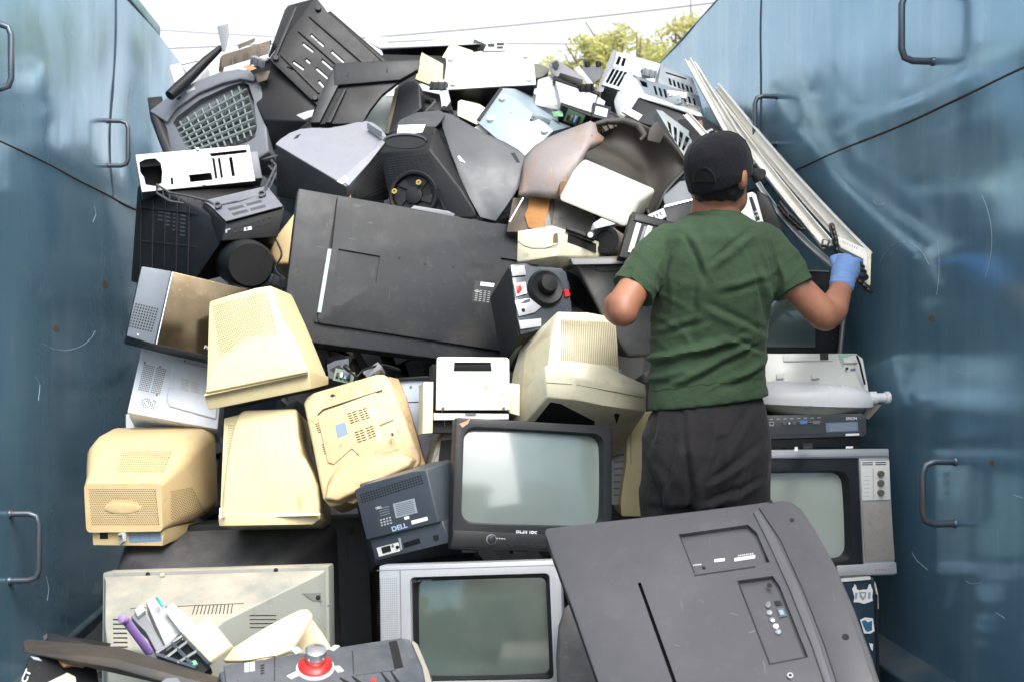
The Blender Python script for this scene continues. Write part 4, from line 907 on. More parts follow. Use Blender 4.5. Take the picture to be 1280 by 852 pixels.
t.poly('lower_tray', [(541, 516), (634, 517), (634, 524), (541, 525)], .02, WHT, .005, .002); t.poly('tray_tab', [(580, 516.5), (593, 516.5), (593, 518.5), (580, 518.5)], .004, DGR, .026)
for px in (550, 625): t.poly('rust_spot', [(px, 510), (px + 3, 509), (px + 3.5, 512.5), (px, 512.5)], .0005, RST2, .0365)
t.add('hanging_wire', tube([t.U(552, 512, 2.8), t.U(555, 520, 2.8), t.U(556, 532, 2.81)], .0012, 5), MET)
t = Thing('computer_case', 'pale blue metal computer case standing behind the beige monitor', 'computer case', at=(515, 590, 3.02), group='computer cases')
t.plane((497, 476, 3.0), (545, 474, 3.0), (520, 580, 2.98)); b = t.poly('side_panel', [(488, 476), (546, 473), (546, 600), (520, 600)], -.2, plast('case_blue_grey', 'a3aebb', .4, .3), 0, .003)
t.poly('top_bar', [(480, 473), (546, 469), (546, 473.5), (480, 477)], -.2, BLK, .01, .002); t.poly('panel_gap', [(505, 502), (545, 501), (545, 502.2), (505, 503.2)], .0006, BLACK)
for px, py in ((513.5, 483), (525, 482.5)): t.knob('screw', px, py, .004, .002, DGR)
t = Thing('vent_casing', 'small beige grey casing with dark vents against the dark television', 'casing', at=(560, 590, 2.9))
t.plane((550, 540, 2.88), (580, 535, 2.9), (550, 590, 2.86)); b = t.poly('casing', [(553, 538), (560, 534), (580, 535), (575, 592), (536, 592), (546, 552)], -.15, plast('khaki_plastic', 'a8a08a', .5, .5, '5a4a36', .3), 0, .005); t.poly('dark_insert', [(551, 550), (571, 548), (569, 590), (546, 590)], .002, SHELL)
t.marks('ribs', [(548, 545), (556, 537), (553, 546), (543, 556)], 1, 5, 1, .4, DGR, .003)
t = Thing('paper_scrap', 'torn printed card lying under the big flat television', 'card', at=(425, 475, 3.1))
t.plane((410, 452, 3.1), (436, 448, 3.1), (412, 475, 3.05)); b = t.poly('card', [(409, 456), (419, 451), (436, 448), (436, 472), (422, 476), (411, 472)], .002, plast('faded_card', '43474d', .6, .5, dust=0)); t.poly('torn_print', [(412, 462), (424, 456), (430, 462), (420, 468)], .0006, BLACK, .002)

# --- mirrored microwave and white casings, left
t = Thing('microwave_oven', 'microwave oven with brown mirror door and grey perforated side panel', 'microwave', at=(230, 445, 3.15))
t.plane((177, 333, 3.1), (309, 361, 3.22), (158, 420, 3.06))
b = t.poly('cabinet', [(177, 334), (309, 361), (287, 452), (158, 420)], -.22, BLK2, 0, .004)
gp = t.poly('control_panel', [(177, 333.5), (214, 339.5), (193, 430), (158, 420)], .008, plast('slate_panel', '5f6872', .4, .25), 0, .003)
dr = t.poly('door', [(215.5, 340), (309, 362), (290, 452), (195, 430)], .006, MIR, 0, .002)
t.aim(gp); t.marks('perforations', [(169, 378), (199, 385), (190, 416), (160, 409)], 9, 9, .55, .55, BLACK); t.knob('panel_screw', 172.5, 419, .003, .002, CHR)
t.aim(dr); t.text('brand_lettering', 'PHILIPS', (255, 435.5), (276, 440.5), 4.5, TXW)
t.poly('door_edge', [(215, 340), (216.4, 340.3), (196.3, 430), (195, 429.7)], .002, CHR)
t = Thing('appliance_casing', 'white enamelled microwave back with vent grid and printed label', 'microwave', at=(220, 530, 3.25))
t.plane((178, 431, 3.3), (280, 460, 3.34), (159, 515, 3.22)); b = t.poly('back_plate', [(178, 431), (280, 460), (272, 536), (159, 515)], -.2, plast('white_enamel', 'd5d9e2', .35, .3, '8a7458', .1), 0, .004)
rp = t.poly('raised_panel', [(216, 455), (222, 451), (275, 464), (270, 524), (212, 508), (208, 500)], .008, MATS['white_enamel'], 0, .006, seg=3)
t.aim(b); t.marks('vent_holes', [(180, 454), (208, 461), (200, 493), (172, 487)], 14, 14, .6, .45, flat('vent_tan', '574a38', .8), keep=lambda i, j, a, c: not (i == 7)); t.marks('vent_holes', [(178, 496), (196, 500), (193, 512), (175, 508)], 7, 5, .5, .5, BLACK, keep=lambda i, j, a, c: (i * 3 + j) % 4 != 0)
for px, py in ((200, 458), (181, 453), (231, 451), (196, 493)): t.knob('screw', px, py, .003, .002, RST2)
t.aim(rp); t.marks('printed_label', [(226, 472), (252, 478), (250, 492), (225, 487)], 2, 7, .9, .3, flat('print_tan', 'b0a098', .6), .0006, jit=.4)
t = Thing('white_tray', 'white plastic tray with loose black wires on the leftmost monitor', 'tray', at=(200, 532, 3.42))
t.plane((156, 520, 3.4), (270, 524, 3.42), (160, 533, 3.38)); t.poly('wall', [(157, 517), (163, 515), (172, 518), (180, 524), (240, 527), (268, 530), (270, 545), (157, 545)], -.02, WHT, 0, .004); 
t.add('base', hullg([t.U(*q) for q in ((157, 545, 3.39), (270, 545, 3.41), (175, 530, 3.5), (270, 530, 3.52), (157, 550, 3.39), (270, 550, 3.41))]), WHT, .003)
for k in range(4):
    pts = [t.U(190 + 14 * k + 6 * math.sin(i * 1.3 + k), 526 - 3 * math.sin(i * .9 + k * 2), 3.385 + .01 * k) for i in range(7)]; t.add('wire', tube([p + Vector((.008 * i, 0, 0)) for i, p in enumerate(pts)], .0035, 6), BLK)
# ---------------------------------------------------------------- right side things
# --- dark screen behind the man
t = Thing('television', 'black television with dark green screen behind the man by the right wall', 'television', pose='dark_tv', group='tube televisions')
W, D, H = t.w, t.d, t.h
t.plane((958, 331, 2.98), (1047, 342, 2.98), (958, 441, 2.96))
fr = t.poly('cabinet', [(880, 333), (1000, 335), (1046, 341), (1052, 360), (1050, 442), (880, 441)], -.2, BLK, 0, .006)
bz = t.poly('bezel', [(880, 335), (1036, 339), (1048, 346), (1046, 441), (880, 440)], .012, SHELL, 0, .004)
t.plane((958, 331, 2.967), (1047, 342, 2.967), (958, 441, 2.947)); sg_ = t.poly('screen', [(878, 371), (1019, 371), (1019, 434), (878, 433)], .002, GLSD, 0, .001)
t.plane((958, 331, 2.965), (1047, 342, 2.965), (958, 441, 2.945)); t.poly('trim_line', [(990, 336.5), (1036, 338.5), (1036, 340), (990, 338)], .002, MET); t.poly('dial_panel', [(1008, 352), (1030, 354), (1030, 362), (1008, 361)], .003, BLK2, 0, .001)
t = Thing('metal_rod', 'thin grey metal rod standing against the wall behind the white printer', 'rod', at=(1050, 440, 2.9))
t.add('rod', tube([t.U(1047, 470, 2.95), t.U(1053, 410, 2.93), t.U(1060, 355, 2.92)], .0075, 10), MATS['worn_metal'])

# --- white printer
t = Thing('printer', 'opened white printer stacked on the projector at the right wall', 'printer', pose='white_printer')
t.plane((955, 441, 2.92), (1072, 441, 2.9), (955, 505, 2.86))
b = t.poly('body', [(890, 441), (1070, 441), (1079, 447), (1086, 485), (1086, 506), (890, 506)], -.22, plast('printer_white', 'cfd0ca', .4, .15, '8a8878', .1), 0, .006)
t.poly('lid_strip', [(978, 444), (1040, 444), (1041, 451), (979, 452)], .004, WHT, 0, .001); t.poly('black_latch', [(1024.5, 442), (1034.5, 442), (1035, 450), (1025, 450)], .006, BLK2, .002, .001)
t.poly('end_block', [(1053, 448), (1070, 447), (1072, 454), (1054, 455)], .008, WHT, 0, .002); t.poly('green_tape', [(1047, 443), (1072, 442), (1060, 446), (1053, 460), (1050, 452)], .0012, flat('tape_green', '8fb5a4', .5)); t.poly('jack', [(1056, 460), (1059.5, 460), (1059.5, 463), (1056, 463)], .001, BLACK, .008); t.poly('purple_port', [(1063, 460.5), (1069, 460), (1069, 463), (1063, 463.5)], .002, PUR)
for px in (974, 1018): t.poly('hinge_knuckle', [(px - 4, 468), (px + 5, 467), (px + 6, 474), (px - 4, 475)], .012, WHT, 0, .003)
t.poly('ledge', [(958, 482), (985, 481), (985, 484), (958, 485)], .006, CRM, 0, .001)
t.add('black_wire', tube([t.U(1071, 444, 2.86), t.U(1075, 455, 2.85), t.U(1078, 468, 2.85), t.U(1081, 480, 2.85)], .003, 6), BLK)
# --- white round lamp housing lying on the projector
t = Thing('lamp_housing', 'white shallow round lamp housing with a stubby end lying on the projector', 'lamp', at=(1025, 510, 2.78))
rings = []
for py, hw, dd in ((478, 42, 2.8), (480, 58, 2.8), (486, 72, 2.8), (492, 78, 2.8), (499, 80, 2.8), (505, 79, 2.8), (507, 70, 2.8)):
    c = t.U(1012, py, 2.79); r = hw / F * 2.79
    rings.append([c + Vector((r * math.cos(a * math.pi / 16), r * .5 * math.sin(a * math.pi / 16), -.006 * math.cos(a * math.pi / 16))) for a in range(32)])
dm = t.add('dome', loft(rings), plast('bright_white', 'd6d6d8', .3, .08, '9a958c', .05), 0, smooth=60)
t.add('base_dish', loft([[q + Vector((0, 0, -.012 * k)) if k == 0 else t.U(1012, 505 + 9 * k, 2.79) + (q - t.U(1012, 507, 2.79)) * (1 - .22 * k) for q in rings[-1]] for k in (0, 1, 1.5)]), plast('grimy_dish', 'a8a498', .5, .6, '5a5244', .1), 0, smooth=60)
t.add('end_tube', lathe(t.U(1086, 497, 2.77), Vector((1, 0, .03)), [(0, .018), (.02, .018), (.021, .013), (.045, .013), (.046, .017), (.056, .017), (.06, .012)]), MATS['bright_white'], smooth=40)
t.add('end_bracket', hullg([t.U(*q) for q in ((1088, 502, 2.77), (1102, 506, 2.77), (1086, 524, 2.79), (1078, 520, 2.79), (1090, 505, 2.83), (1082, 522, 2.84))]), plast('grimy_dish2', '9a9080', .5, .5), .002)
for yy in (495.5, 499.5, 502.5): pass

# --- projector
t = Thing('projector', 'dark grey projector rear with a row of coloured sockets and a blue label', 'projector', pose='projector')
t.plane((925, 520, 2.74), (1082, 517, 2.73), (925, 560, 2.735))
PJ = plast('projector_grey', '3b3f44', .4, .15, '55534e', .2)
b = t.poly('body', [(900, 520), (1078, 516), (1083, 521), (1083.5, 541), (1080, 545), (900, 550)], -.24, PJ, 0, .004)
t.poly('under_tray', [(900, 549), (1078, 545), (1076, 557), (900, 562)], -.22, SHELL, -.012, .003)
sp = t.poly('socket_panel', [(920, 522.5), (1028, 519.5), (1031, 523), (1030, 542), (920, 545)], .002, PJ, 0, .0015)
t.aim(sp, b); t.poly('network_jack', [(961.5, 526.5), (967, 526.3), (967, 532), (961.5, 532)], .002, LBG); t.poly('jack_hole', [(962.8, 527.5), (965.8, 527.5), (965.8, 530), (962.8, 530)], .0026, BLACK)
for px in (979.5, 986, 992): t.knob('audio_jack', px, 528.6, .0042, .006, CHR); t.knob('jack_core', px, 528.6, .0022, .0068, BLACK if px != 986 else LBW)
for px, mt in ((1004, flat('vga_blue', '4a78a8', .5)), (1020, DGR)):
    t.poly('video_port', [(px - 5, 525.2), (px + 5, 525), (px + 4.2, 529.6), (px - 4.2, 529.8)], .004, mt, 0, .0006)
    for sx in (-7, 7): t.knob('port_screw', px + sx, 527, .002, .004, CHR)
t.marks('socket_print', [(960, 522.6), (1028, 520.4), (1028, 522.2), (960, 524.4)], 8, 1, .5, .7, TXG, .0006)
t.aim(b); t.text('brand_lettering', 'EPSON', (1057.5, 524.3), (1071, 523.9), 3.4, TXW, bold=.02); t.knob('status_light', 1076, 522, .0012, .001, LBG)
lb = t.poly('info_label', [(1032, 528), (1072, 526.5), (1073, 538), (1033, 539.5)], .0005, flat('label_slate', '64748a', .45)); t.marks('label_print', [(1035, 529), (1072, 527.5), (1072.5, 537), (1035, 538.5)], 1, 6, .9, .35, LBG, .0011)
t.poly('serial_label', [(1057, 541.5), (1074, 541), (1074, 543.6), (1057, 544.2)], .0006, LBW); t.poly('foot_label', [(1057, 552.4), (1066, 552), (1066, 553.4), (1057, 553.8)], .002, LBW, -.012); t.poly('power_inlet', [(1004, 549), (1016, 548.6), (1016, 555), (1004, 555.4)], .002, BLK2, -.011); t.poly('white_dot', [(993, 553.4), (997, 553.2), (997, 557.2), (993, 557.4)], .002, LBW, -.011)

# ---------------------------------------------------------------- upper pile, centre and right
# --- rounded white tub
t = Thing('plastic_tub', 'upturned rounded white plastic tub below the rusty sheet', 'tub', pose='white_tub')
b = hull(t, 'tub', [(716, 213, 3.32), (800, 250, 3.32), (783, 285, 3.3), (697, 250, 3.3), (730, 197, 3.42), (821, 236, 3.42), (808, 267, 3.45), (712, 235, 3.46)], plast('ivory_tub', 'bdbeb0', .35, .1, '8a806a', .06), .016, seg=4)
# --- rusty curved sheet
def sheet(t, name, top, bot, nv, bulge, thick, mat, rim=0):
    "curved sheet between an upper and a lower outline of (px, py, d); bulge pushes the middle away"
    n = len(top); v, f = [], []
    for j in range(nv + 1):
        k = j / nv
        for i in range(n):
            p = Vector(top[i]).lerp(Vector(bot[i]), k); u = i / (n - 1)
            d = p.z + bulge * math.sin(k * math.pi) * (.35 + .65 * math.sin(u * math.pi)); v.append(t.U(p.x, p.y, d))
    for j in range(nv):
        for i in range(n - 1): a = j * n + i; f.append((a, a + 1, a + n + 1, a + n))
    o = t.add(name, (v, f), mat, smooth=80); m = o.modifiers.new('s', 'SOLIDIFY'); m.thickness = thick; m.offset = 0; return o
t = Thing('rusty_sheet', 'curved rust stained metal sheet with a torn flap in the upper centre', 'metal sheet', at=(690, 250, 3.5))
sheet(t, 'sheet', [(652, 215, 3.48), (656, 196, 3.5), (668, 183, 3.5), (684, 173, 3.5), (706, 164, 3.5), (728, 156, 3.5), (738, 152, 3.5), (744, 155, 3.5), (747, 166, 3.5), (755, 173, 3.5)],
      [(648, 245, 3.4), (656, 245, 3.4), (664, 245, 3.39), (674, 246, 3.38), (684, 248, 3.37), (696, 250, 3.37), (708, 241, 3.38), (720, 217, 3.4), (733, 190, 3.44), (751, 180, 3.48)], 8, -.05, .004, RST)
t.plane((700, 200, 3.43), (740, 165, 3.47), (700, 245, 3.38)); t.knob('bolt_hole', 738, 172, .006, .012, BLACK)
t.add('torn_flap', hullg([t.U(*q) for q in ((700, 228, 3.33), (709, 225, 3.33), (712, 238, 3.32), (700, 246, 3.32), (695, 243, 3.34))]), RST2, .002)
t = Thing('rusty_casing', 'rusty brown metal casing with an orange strip under the curved sheet', 'metal casing', at=(665, 288, 3.45))
t.plane((640, 248, 3.45), (690, 246, 3.42), (640, 286, 3.4)); t.poly('casing', [(641, 247), (693, 247), (690, 290), (633, 290)], -.1, BRN, 0, .004); t.poly('orange_strip', [(662, 246), (689, 249), (680, 288), (661, 286), (656, 270), (660, 262)], .006, plast('orange_rust', 'a8743f', .7, .7, '6a4a2c', .1, bump=.2), 0, .002); t.add('edge_wire', tube([t.U(654, 248, 3.38), t.U(637, 278, 3.36)], .004, 6), CHR)
t = Thing('dusty_sheet', 'dusty grey metal sheet behind the cream printer section', 'metal sheet', at=(715, 290, 3.5))
t.plane((685, 250, 3.42), (740, 272, 3.42), (690, 292, 3.36)); t.poly('sheet', [(683, 249), (697, 250), (745, 271), (752, 300), (680, 300)], -.01, plast('oily_sheet', '7a7874', .5, .8, '3e3a34', .2), 0, .002)
# --- dark scoop
t = Thing('metal_scoop', 'large dusty dark grey curved metal scoop behind the white tub', 'metal scoop', at=(790, 275, 3.6))
sheet(t, 'scoop', [(722, 172, 3.55), (740, 157, 3.62), (755, 151, 3.68), (775, 149, 3.7), (792, 151, 3.7), (805, 157, 3.68), (815, 162, 3.64), (832, 168, 3.6), (848, 187, 3.56), (858, 206, 3.5)],
      [(724, 205, 3.5), (735, 208, 3.5), (750, 214, 3.48), (768, 222, 3.46), (785, 232, 3.44), (800, 246, 3.42), (812, 272, 3.4), (824, 262, 3.38), (834, 236, 3.38), (856, 218, 3.42)], 12, .16, .006, BOWL)
t.add('rolled_lip', tube([t.U(*q) for q in ((740, 157, 3.6), (758, 152, 3.63), (780, 152, 3.63), (798, 158, 3.6), (806, 170, 3.58), (800, 176, 3.57))], [.008, .012, .015, .015, .012, .006], 12), BOWL, smooth=60)
t.add('bent_ear', hullg([t.U(*q) for q in ((812, 160, 3.56), (822, 150, 3.58), (831, 166, 3.58), (826, 180, 3.56), (808, 176, 3.55), (816, 165, 3.6))]), BOWL, .006)
t.add('edge_strip', tube([t.U(*q) for q in ((858, 212, 3.42), (842, 228, 3.4), (832, 240, 3.37), (824, 256, 3.36), (818, 266, 3.36))], .008, 6), BLK)
t = Thing('grey_casing', 'smooth grey plastic casing left of the man cap', 'casing', at=(845, 258, 3.4)); hull(t, 'casing', [(828, 246, 3.35), (850, 226, 3.4), (868, 225, 3.4), (868, 258, 3.32), (830, 256, 3.32), (840, 240, 3.6), (868, 240, 3.6)], DGR, .008)
# --- drive, drive frame, corrugated roll
t = Thing('disc_drive', 'silver and black disc drive poking out left of the man neck', 'disc drive', at=(840, 275, 3.15))
t.plane((810, 268, 3.12), (866, 252, 3.16), (815, 286, 3.1)); b = t.poly('case', [(829, 259), (868, 250), (870, 272), (835, 285)], -.1, BLK2, 0, .003); t.poly('face_plate', [(809, 270), (829, 261), (833, 272), (815, 283)], -.02, SIL, .006, .002); t.marks('front_slots', [(814, 271), (826, 265), (828, 270), (816, 276)], 3, 1, .6, .8, LBLK, .0066); t.poly('edge_highlight', [(830, 258), (866, 249.5), (866, 251), (830, 260)], .004, CHR)
t = Thing('drive_bay', 'black plastic frame with white slots against the man left shoulder', 'plastic frame', pose='drive_frame')
t.plane((790, 265, 2.98), (835, 277, 3.0), (775, 320, 2.92)); b = t.poly('frame', [(791, 264), (862, 283), (845, 335), (774, 321)], -.03, BLK, 0, .004); t.poly('top_channel', [(794, 268), (860, 285), (858, 292), (792, 276)], .004, BLK2, 0, .002)
for a in (0, 14): t.poly('white_slat', [(795 + a, 279 + a * .25), (801 + a, 281 + a * .25), (790 + a, 318 + a * .1), (784 + a, 316 + a * .1)], .006, WHT, 0, .002)
t.poly('grey_bar', [(805, 283), (809, 284), (799, 315), (795, 314)], .004, DGR, 0, .001)
t = Thing('corrugated_roll', 'dark corrugated hose roll above the grey bin', 'hose', at=(762, 318, 3.2))
ax = (t.U(776, 312, 3.3) - t.U(748, 296, 3.12)); c0 = t.U(757, 300, 3.13); prof = []
for k in range(13): prof += [(k * .014, .046 if k % 2 else .040)]
t.add('hose', lathe(c0, Vector((.35, .8, -.1)), [(0, .03)] + prof, 28), BRN, smooth=20)
t.add('rim', lathe(c0, Vector((-.35, -.8, .1)), [(0, .043), (.004, .043), (.0041, .03), (.001, .029)], 28), BLK)
t.add('lens_cap', lathe(t.U(738, 294, 3.06), Vector((-.1, -1, .1)), [(0, .014), (.012, .014), (.014, .01)]), BLK); t.add('lens', lathe(t.U(738, 294, 3.046), Vector((-.1, -1, .1)), [(0, .0085), (.003, .0085), (.004, .006)]), LBW)
t.add('crushed_bracket', hullg([t.U(*q) for q in ((741, 279, 3.1), (752, 272, 3.12), (772, 280, 3.14), (745, 286, 3.08), (737, 290, 3.1))]), GRY, .003)
# --- white device right of the head
t = Thing('white_device', 'white rounded device with a black slot right of the man head', 'appliance', at=(940, 280, 2.95))
t.plane((925, 246, 2.92), (942, 239, 2.94), (953, 280, 2.9)); b = t.poly('body', [(915, 250), (932, 242), (941, 239), (946, 243), (957, 284), (915, 290)], -.1, WHT, 0, .006, seg=3); t.poly('slot', [(936, 247), (940, 246), (950, 275), (945, 277)], .001, BLACK); t.marks('slot_pins', [(939, 264), (946, 262), (949, 272), (943, 274)], 2, 2, .6, .5, LBG, .0016)
t = Thing('dark_casing', 'black plastic casing between the white device and the white strips', 'casing', at=(960, 285, 2.98)); hull(t, 'casing', [(946, 238, 2.98), (962, 246, 2.97), (977, 282, 2.93), (1000, 336, 2.96), (940, 336, 2.98), (945, 286, 2.96), (950, 240, 3.2), (1000, 335, 3.2), (940, 335, 3.2)], SHELL, .008)

# --- bundle of white plastic strips the man is holding
def strip(label, a, b, w_, h_, mat, roll=0, name='plastic_strip', mid=None, cat='strip', channel=True):
    A, B = U(*a), U(*b); t = Thing(name, label, cat, world=B, group='white strips along the wall')
    d = (B - A).normalized(); v = EYE - (A + B) / 2; v = (v - d * v.dot(d)).normalized(); u = d.cross(v).normalized()
    c, s_ = math.cos(roll), math.sin(roll); u, v = u * c + v * s_, v * c - u * s_
    pts = [A, B] if mid is None else [A, U(*mid), B]; k = 8; path = []
    for i in range(k + 1):
        q = i / k; path.append(A.lerp(B, q) if mid is None else (A * (1 - q) ** 2 + U(*mid) * 2 * q * (1 - q) + B * q * q))
    sec = [(-.5, -.5), (.5, -.5), (.5, .5), (.36, .5), (.36, -.2), (-.36, -.2), (-.36, .5), (-.5, .5)] if channel else [(-.5, -.5), (.5, -.5), (.5, .5), (-.5, .5)]
    t.add('profile', loft([[t.I @ (p + u * (x * w_) + v * (y_ * h_)) for x, y_ in sec] for p in path]), mat, .0015, ang=40, seg=1)
    return t
PVC = plast('white_pvc', 'd4d2cb', .38, .35, '8a7a60', .1)
strip('short white strip reaching highest, nearest the pile', (860, 75, 4.1), (928, 200, 3.5), .026, .02, PVC, .25)
strip('thin white strip beside the highest short strip', (868, 80, 4.12), (945, 205, 3.45), .016, .02, PVC, -.3)
strip('stubby white strip crossing under the highest strips', (857, 142, 3.6), (905, 196, 3.45), .024, .012, PVC, .2)
strip('long white strip ending in a square socket near the gloved hand', (889, 117, 4.0), (1034, 306, 2.86), .034, .022, PVC, .3, mid=(958, 217, 3.4))
strip('long white strip lying against the container wall, ending beyond the glove', (897, 110, 4.02), (1083, 320, 2.82), .034, .022, PVC, -.25, mid=(984, 220, 3.37))
strip('narrow white strip between the two long ones', (893, 111, 4.03), (1060, 312, 2.87), .014, .02, PVC, .1, mid=(972, 219, 3.42))
strip('bent silver trim channel sagging below the white strips', (934, 205, 3.3), (1052, 340, 2.8), .016, .018, GRY, .2, mid=(972, 282, 2.98), name='metal_trim')
t = Thing('end_plate', 'flat white end plate at the lower end of the strips above the glove', 'plate', at=(1080, 335, 2.8))
t.plane((1020, 300, 2.84), (1088, 318, 2.8), (1060, 350, 2.78)); t.poly('plate', [(1042, 296), (1088, 316), (1086, 360), (1079, 356), (1078, 326), (1050, 312)], -.02, PVC, .012, .002); t.poly('plate_edge', [(1083, 317), (1088, 316.5), (1086.5, 360), (1082, 358)], .004, CRM, .012, .001)
t.marks('printed_text', [(1052, 303), (1072, 312), (1071, 315), (1051, 306)], 7, 1, .5, .8, TXG, .0126)
t.poly('socket_block', [(1027, 301), (1037, 303), (1035, 311), (1026, 309)], .012, BRN, .0, .002); t.poly('socket_hole', [(1029, 303), (1034, 304), (1033, 309), (1028.5, 308)], .001, LBW, .012)
def chain(label, pts, r, n):
    t = Thing('drive_chain', label, 'chain', world=U(*pts[-1]), group='short black chains'); P = [t.U(*q) for q in pts]
    for k in range(n):
        q = k / (n - 1) * (len(P) - 1); i = min(int(q), len(P) - 2); p = P[i].lerp(P[i + 1], q - i); d = (P[i + 1] - P[i]).normalized()
        u, v = basis(d); a, b_ = (u, v) if k % 2 else (v, u)
        t.add('link', loft([[p + d * (x * r * 1.5) + a * (y_ * r) + b_ * z_ for x, y_ in ((-1, -.5), (-.5, -1), (.5, -1), (1, -.5), (1, .5), (.5, 1), (-.5, 1), (-1, .5))] for z_ in (-r * .35, r * .35)]), plast('oily_chain', '2e2c2a', .35, .4, '6a6258', metal=.6))
chain('black chain lying in the upper part of the strips', [(975, 257, 3.02), (985, 270, 2.95), (1001, 285, 2.88)], .011, 14)
chain('black chain hanging above the gloved hand', [(1040, 284, 2.78), (1044, 300, 2.77), (1046, 322, 2.77)], .008, 12)
chain('short chain poking out below the gloved hand', [(1067, 347, 2.68), (1077, 354, 2.68), (1086, 363, 2.68)], .008, 8)

# ---------------------------------------------------------------- upper left
t = Thing('computer_case', 'bare white metal computer case with fan holes and slots, left of the pile', 'computer case', pose='pc_chassis', group='computer cases')
W, D, H = t.w, t.d, t.h; y = -D / 2
bx_ = t.add('chassis', joinm(box(-W/2, W/2, y + .003, D/2, -H/2, -H/2 + .003), box(-W/2, W/2, y + .003, D/2, H/2 - .003, H/2), box(-W/2, -W/2 + .003, y + .003, D/2, -H/2 + .003, H/2 - .003), box(W/2 - .003, W/2, y + .003, D/2, -H/2 + .003, H/2 - .003)), ZNC, 0)
t.add('inner_tray', box(-W/2 + .01, W/2 - .01, .03, .035, -H/2 + .01, H/2 - .01), BLK)
bp_ = t.add('rear_panel', box(-W/2, W/2, y, y + .003, -H/2, H/2), WHM, .0008); t.nplane()
cuts = []
for q in ([(174, 203), (182, 199), (194, 198), (201, 204), (203, 215), (202, 229), (194, 233), (182, 231), (180, 222), (175, 215)], [(236, 219), (264, 216), (266, 225), (238, 228)], [(265, 198), (268, 198), (272, 223), (269, 224)], [(272, 198), (275, 197.5), (279, 222), (276, 223)], [(286, 197), (290, 196.5), (294, 220), (290, 221)], [(262, 192), (308, 187), (309, 191), (264, 196)], [(213, 222), (216, 222), (217, 231), (214, 231)]):
    r_, n_ = t.onp(q, .01); cuts.append(prism(r_, n_ * -.02))
t.cut(bp_, *cuts); t.nplane(); t.marks('fan_perforation', [(220, 194), (249, 191), (252, 214), (223, 217)], 16, 13, .42, .45, flat('perf_grey', '9aa0a6', .6), keep=lambda i, j, a, c: ((i - 7.5) / 8) ** 2 + ((j - 6) / 6.5) ** 2 < 1)
for px, py in ((247, 187), (255, 231)): t.knob('case_screw', px, py, .006, .008, MET)
t.add('side_drive_cage', box(W/2 - .002, W/2 + .03, y + .02, D/2 - .02, -H*.4, H*.35), DGR, .003)

# --- black CRT shell with tube neck
t = Thing('television_shell', 'black television back shell with round tube neck below the bare computer case', 'television shell', at=(260, 355, 3.5))
sd_ = hull(t, 'side_housing', [(172, 232, 3.75), (163, 352, 3.7), (196, 233, 3.68), (251, 253, 3.55), (282, 280, 3.38), (277, 302, 3.36), (240, 355, 3.45), (330, 232, 3.8), (340, 330, 3.8), (200, 360, 3.75)], SHELL, .008)
rb = hull(t, 'rear_box', [(251, 253, 3.53), (282, 279, 3.34), (355, 260, 3.38), (334, 233, 3.58), (277, 301, 3.33), (347, 296, 3.37), (260, 310, 3.5), (340, 310, 3.55)], SHELL, .004)
t.plane((282, 278, 3.33), (355, 259, 3.37), (251, 253, 3.53)); tp = t.poly('top_plate', [(253, 253), (262, 258), (283, 278), (354, 259), (334, 234)], .003, GRYTOP, .002, .001)
t.aim(tp)
for q in ([(284, 261), (303, 256), (306, 259), (287, 264)], [(289, 267), (308, 262), (311, 265), (292, 270)], [(307, 255), (326, 250), (328, 253), (309, 258)], [(312, 261), (331, 256), (333, 259), (314, 264)]): t.marks('vent_slots', q, 10, 1, .5, 1, BLK)
t.aim(rb); t.poly('label', [(305, 285), (315, 283), (315, 287), (305, 289)], .0008, LBW); t.poly('bracket_print', [(282, 287), (288, 285.5), (288, 287), (284, 288), (284, 291), (282, 291.5)], .0008, LBG)
t.marks('sockets_row', [(290, 282), (340, 268), (341, 280), (291, 294)], 7, 2, .35, .4, BLK2, .003)
t.aim(sd_)
for k in range(5): x = 176 + k * 15; t.poly('moulded_rib', [(x, 246 + k * 3), (x + 2.2, 246 + k * 3), (x + .5, 344), (x - 1.7, 344)], .006, SHELL, 0, .002)
for yy in (258, 300, 342): t.poly('moulded_rib', [(172, yy), (246, yy + 8), (246, yy + 10), (172, yy + 2)], .005, BLK2, 0, .0015)
t.marks('vent_slots', [(197, 262), (234, 268), (232, 336), (190, 330)], 4, 14, .6, .4, flat('slot_grey', '3c3c3f', .5), .0015)
t.add('tube_neck', lathe(t.U(300, 325, 3.5), (t.U(318, 333, 3.2) - t.U(300, 325, 3.5)), [(0, .09), (.13, .082), (.16, .08), (.24, .078), (.25, .07)], 32), SHELL, smooth=40)
def lattice(t, pts, dz, mat, rr=.0045, wdt=.03):
    P = [t.U(*q) for q in pts]; off = Vector((0, -.0, -wdt))
    for a, b_ in zip(P, P[1:]):
        t.add('rim_bar', tube([a, b_], rr, 6), mat); t.add('rim_bar', tube([a + off, b_ + off], rr, 6), mat); L = max(2, int((b_ - a).length / .03))
        for k in range(L): p = a.lerp(b_, k / L); t.add('rim_rung', tube([p, p + off], rr * .7, 5), mat)
LAT = plast('rim_plastic', '3e4046', .4, .3, '6a6862')
lattice(t, [(196, 231, 3.62), (212, 241, 3.58), (235, 245, 3.55), (262, 252, 3.5), (271, 258, 3.46), (297, 252, 3.46), (328, 243, 3.5), (338, 222, 3.55), (345, 207, 3.58), (336, 197, 3.6)], 0, LAT)
t.add('screw_boss', lathe(t.U(273, 258, 3.43), Vector((0, -1, .4)), [(0, .013), (.012, .013), (.0121, .008), (.004, .007)]), LAT); t.add('screw_boss', lathe(t.U(328, 244, 3.47), Vector((0, -1, .4)), [(0, .013), (.012, .013), (.0121, .008), (.004, .007)]), LAT)
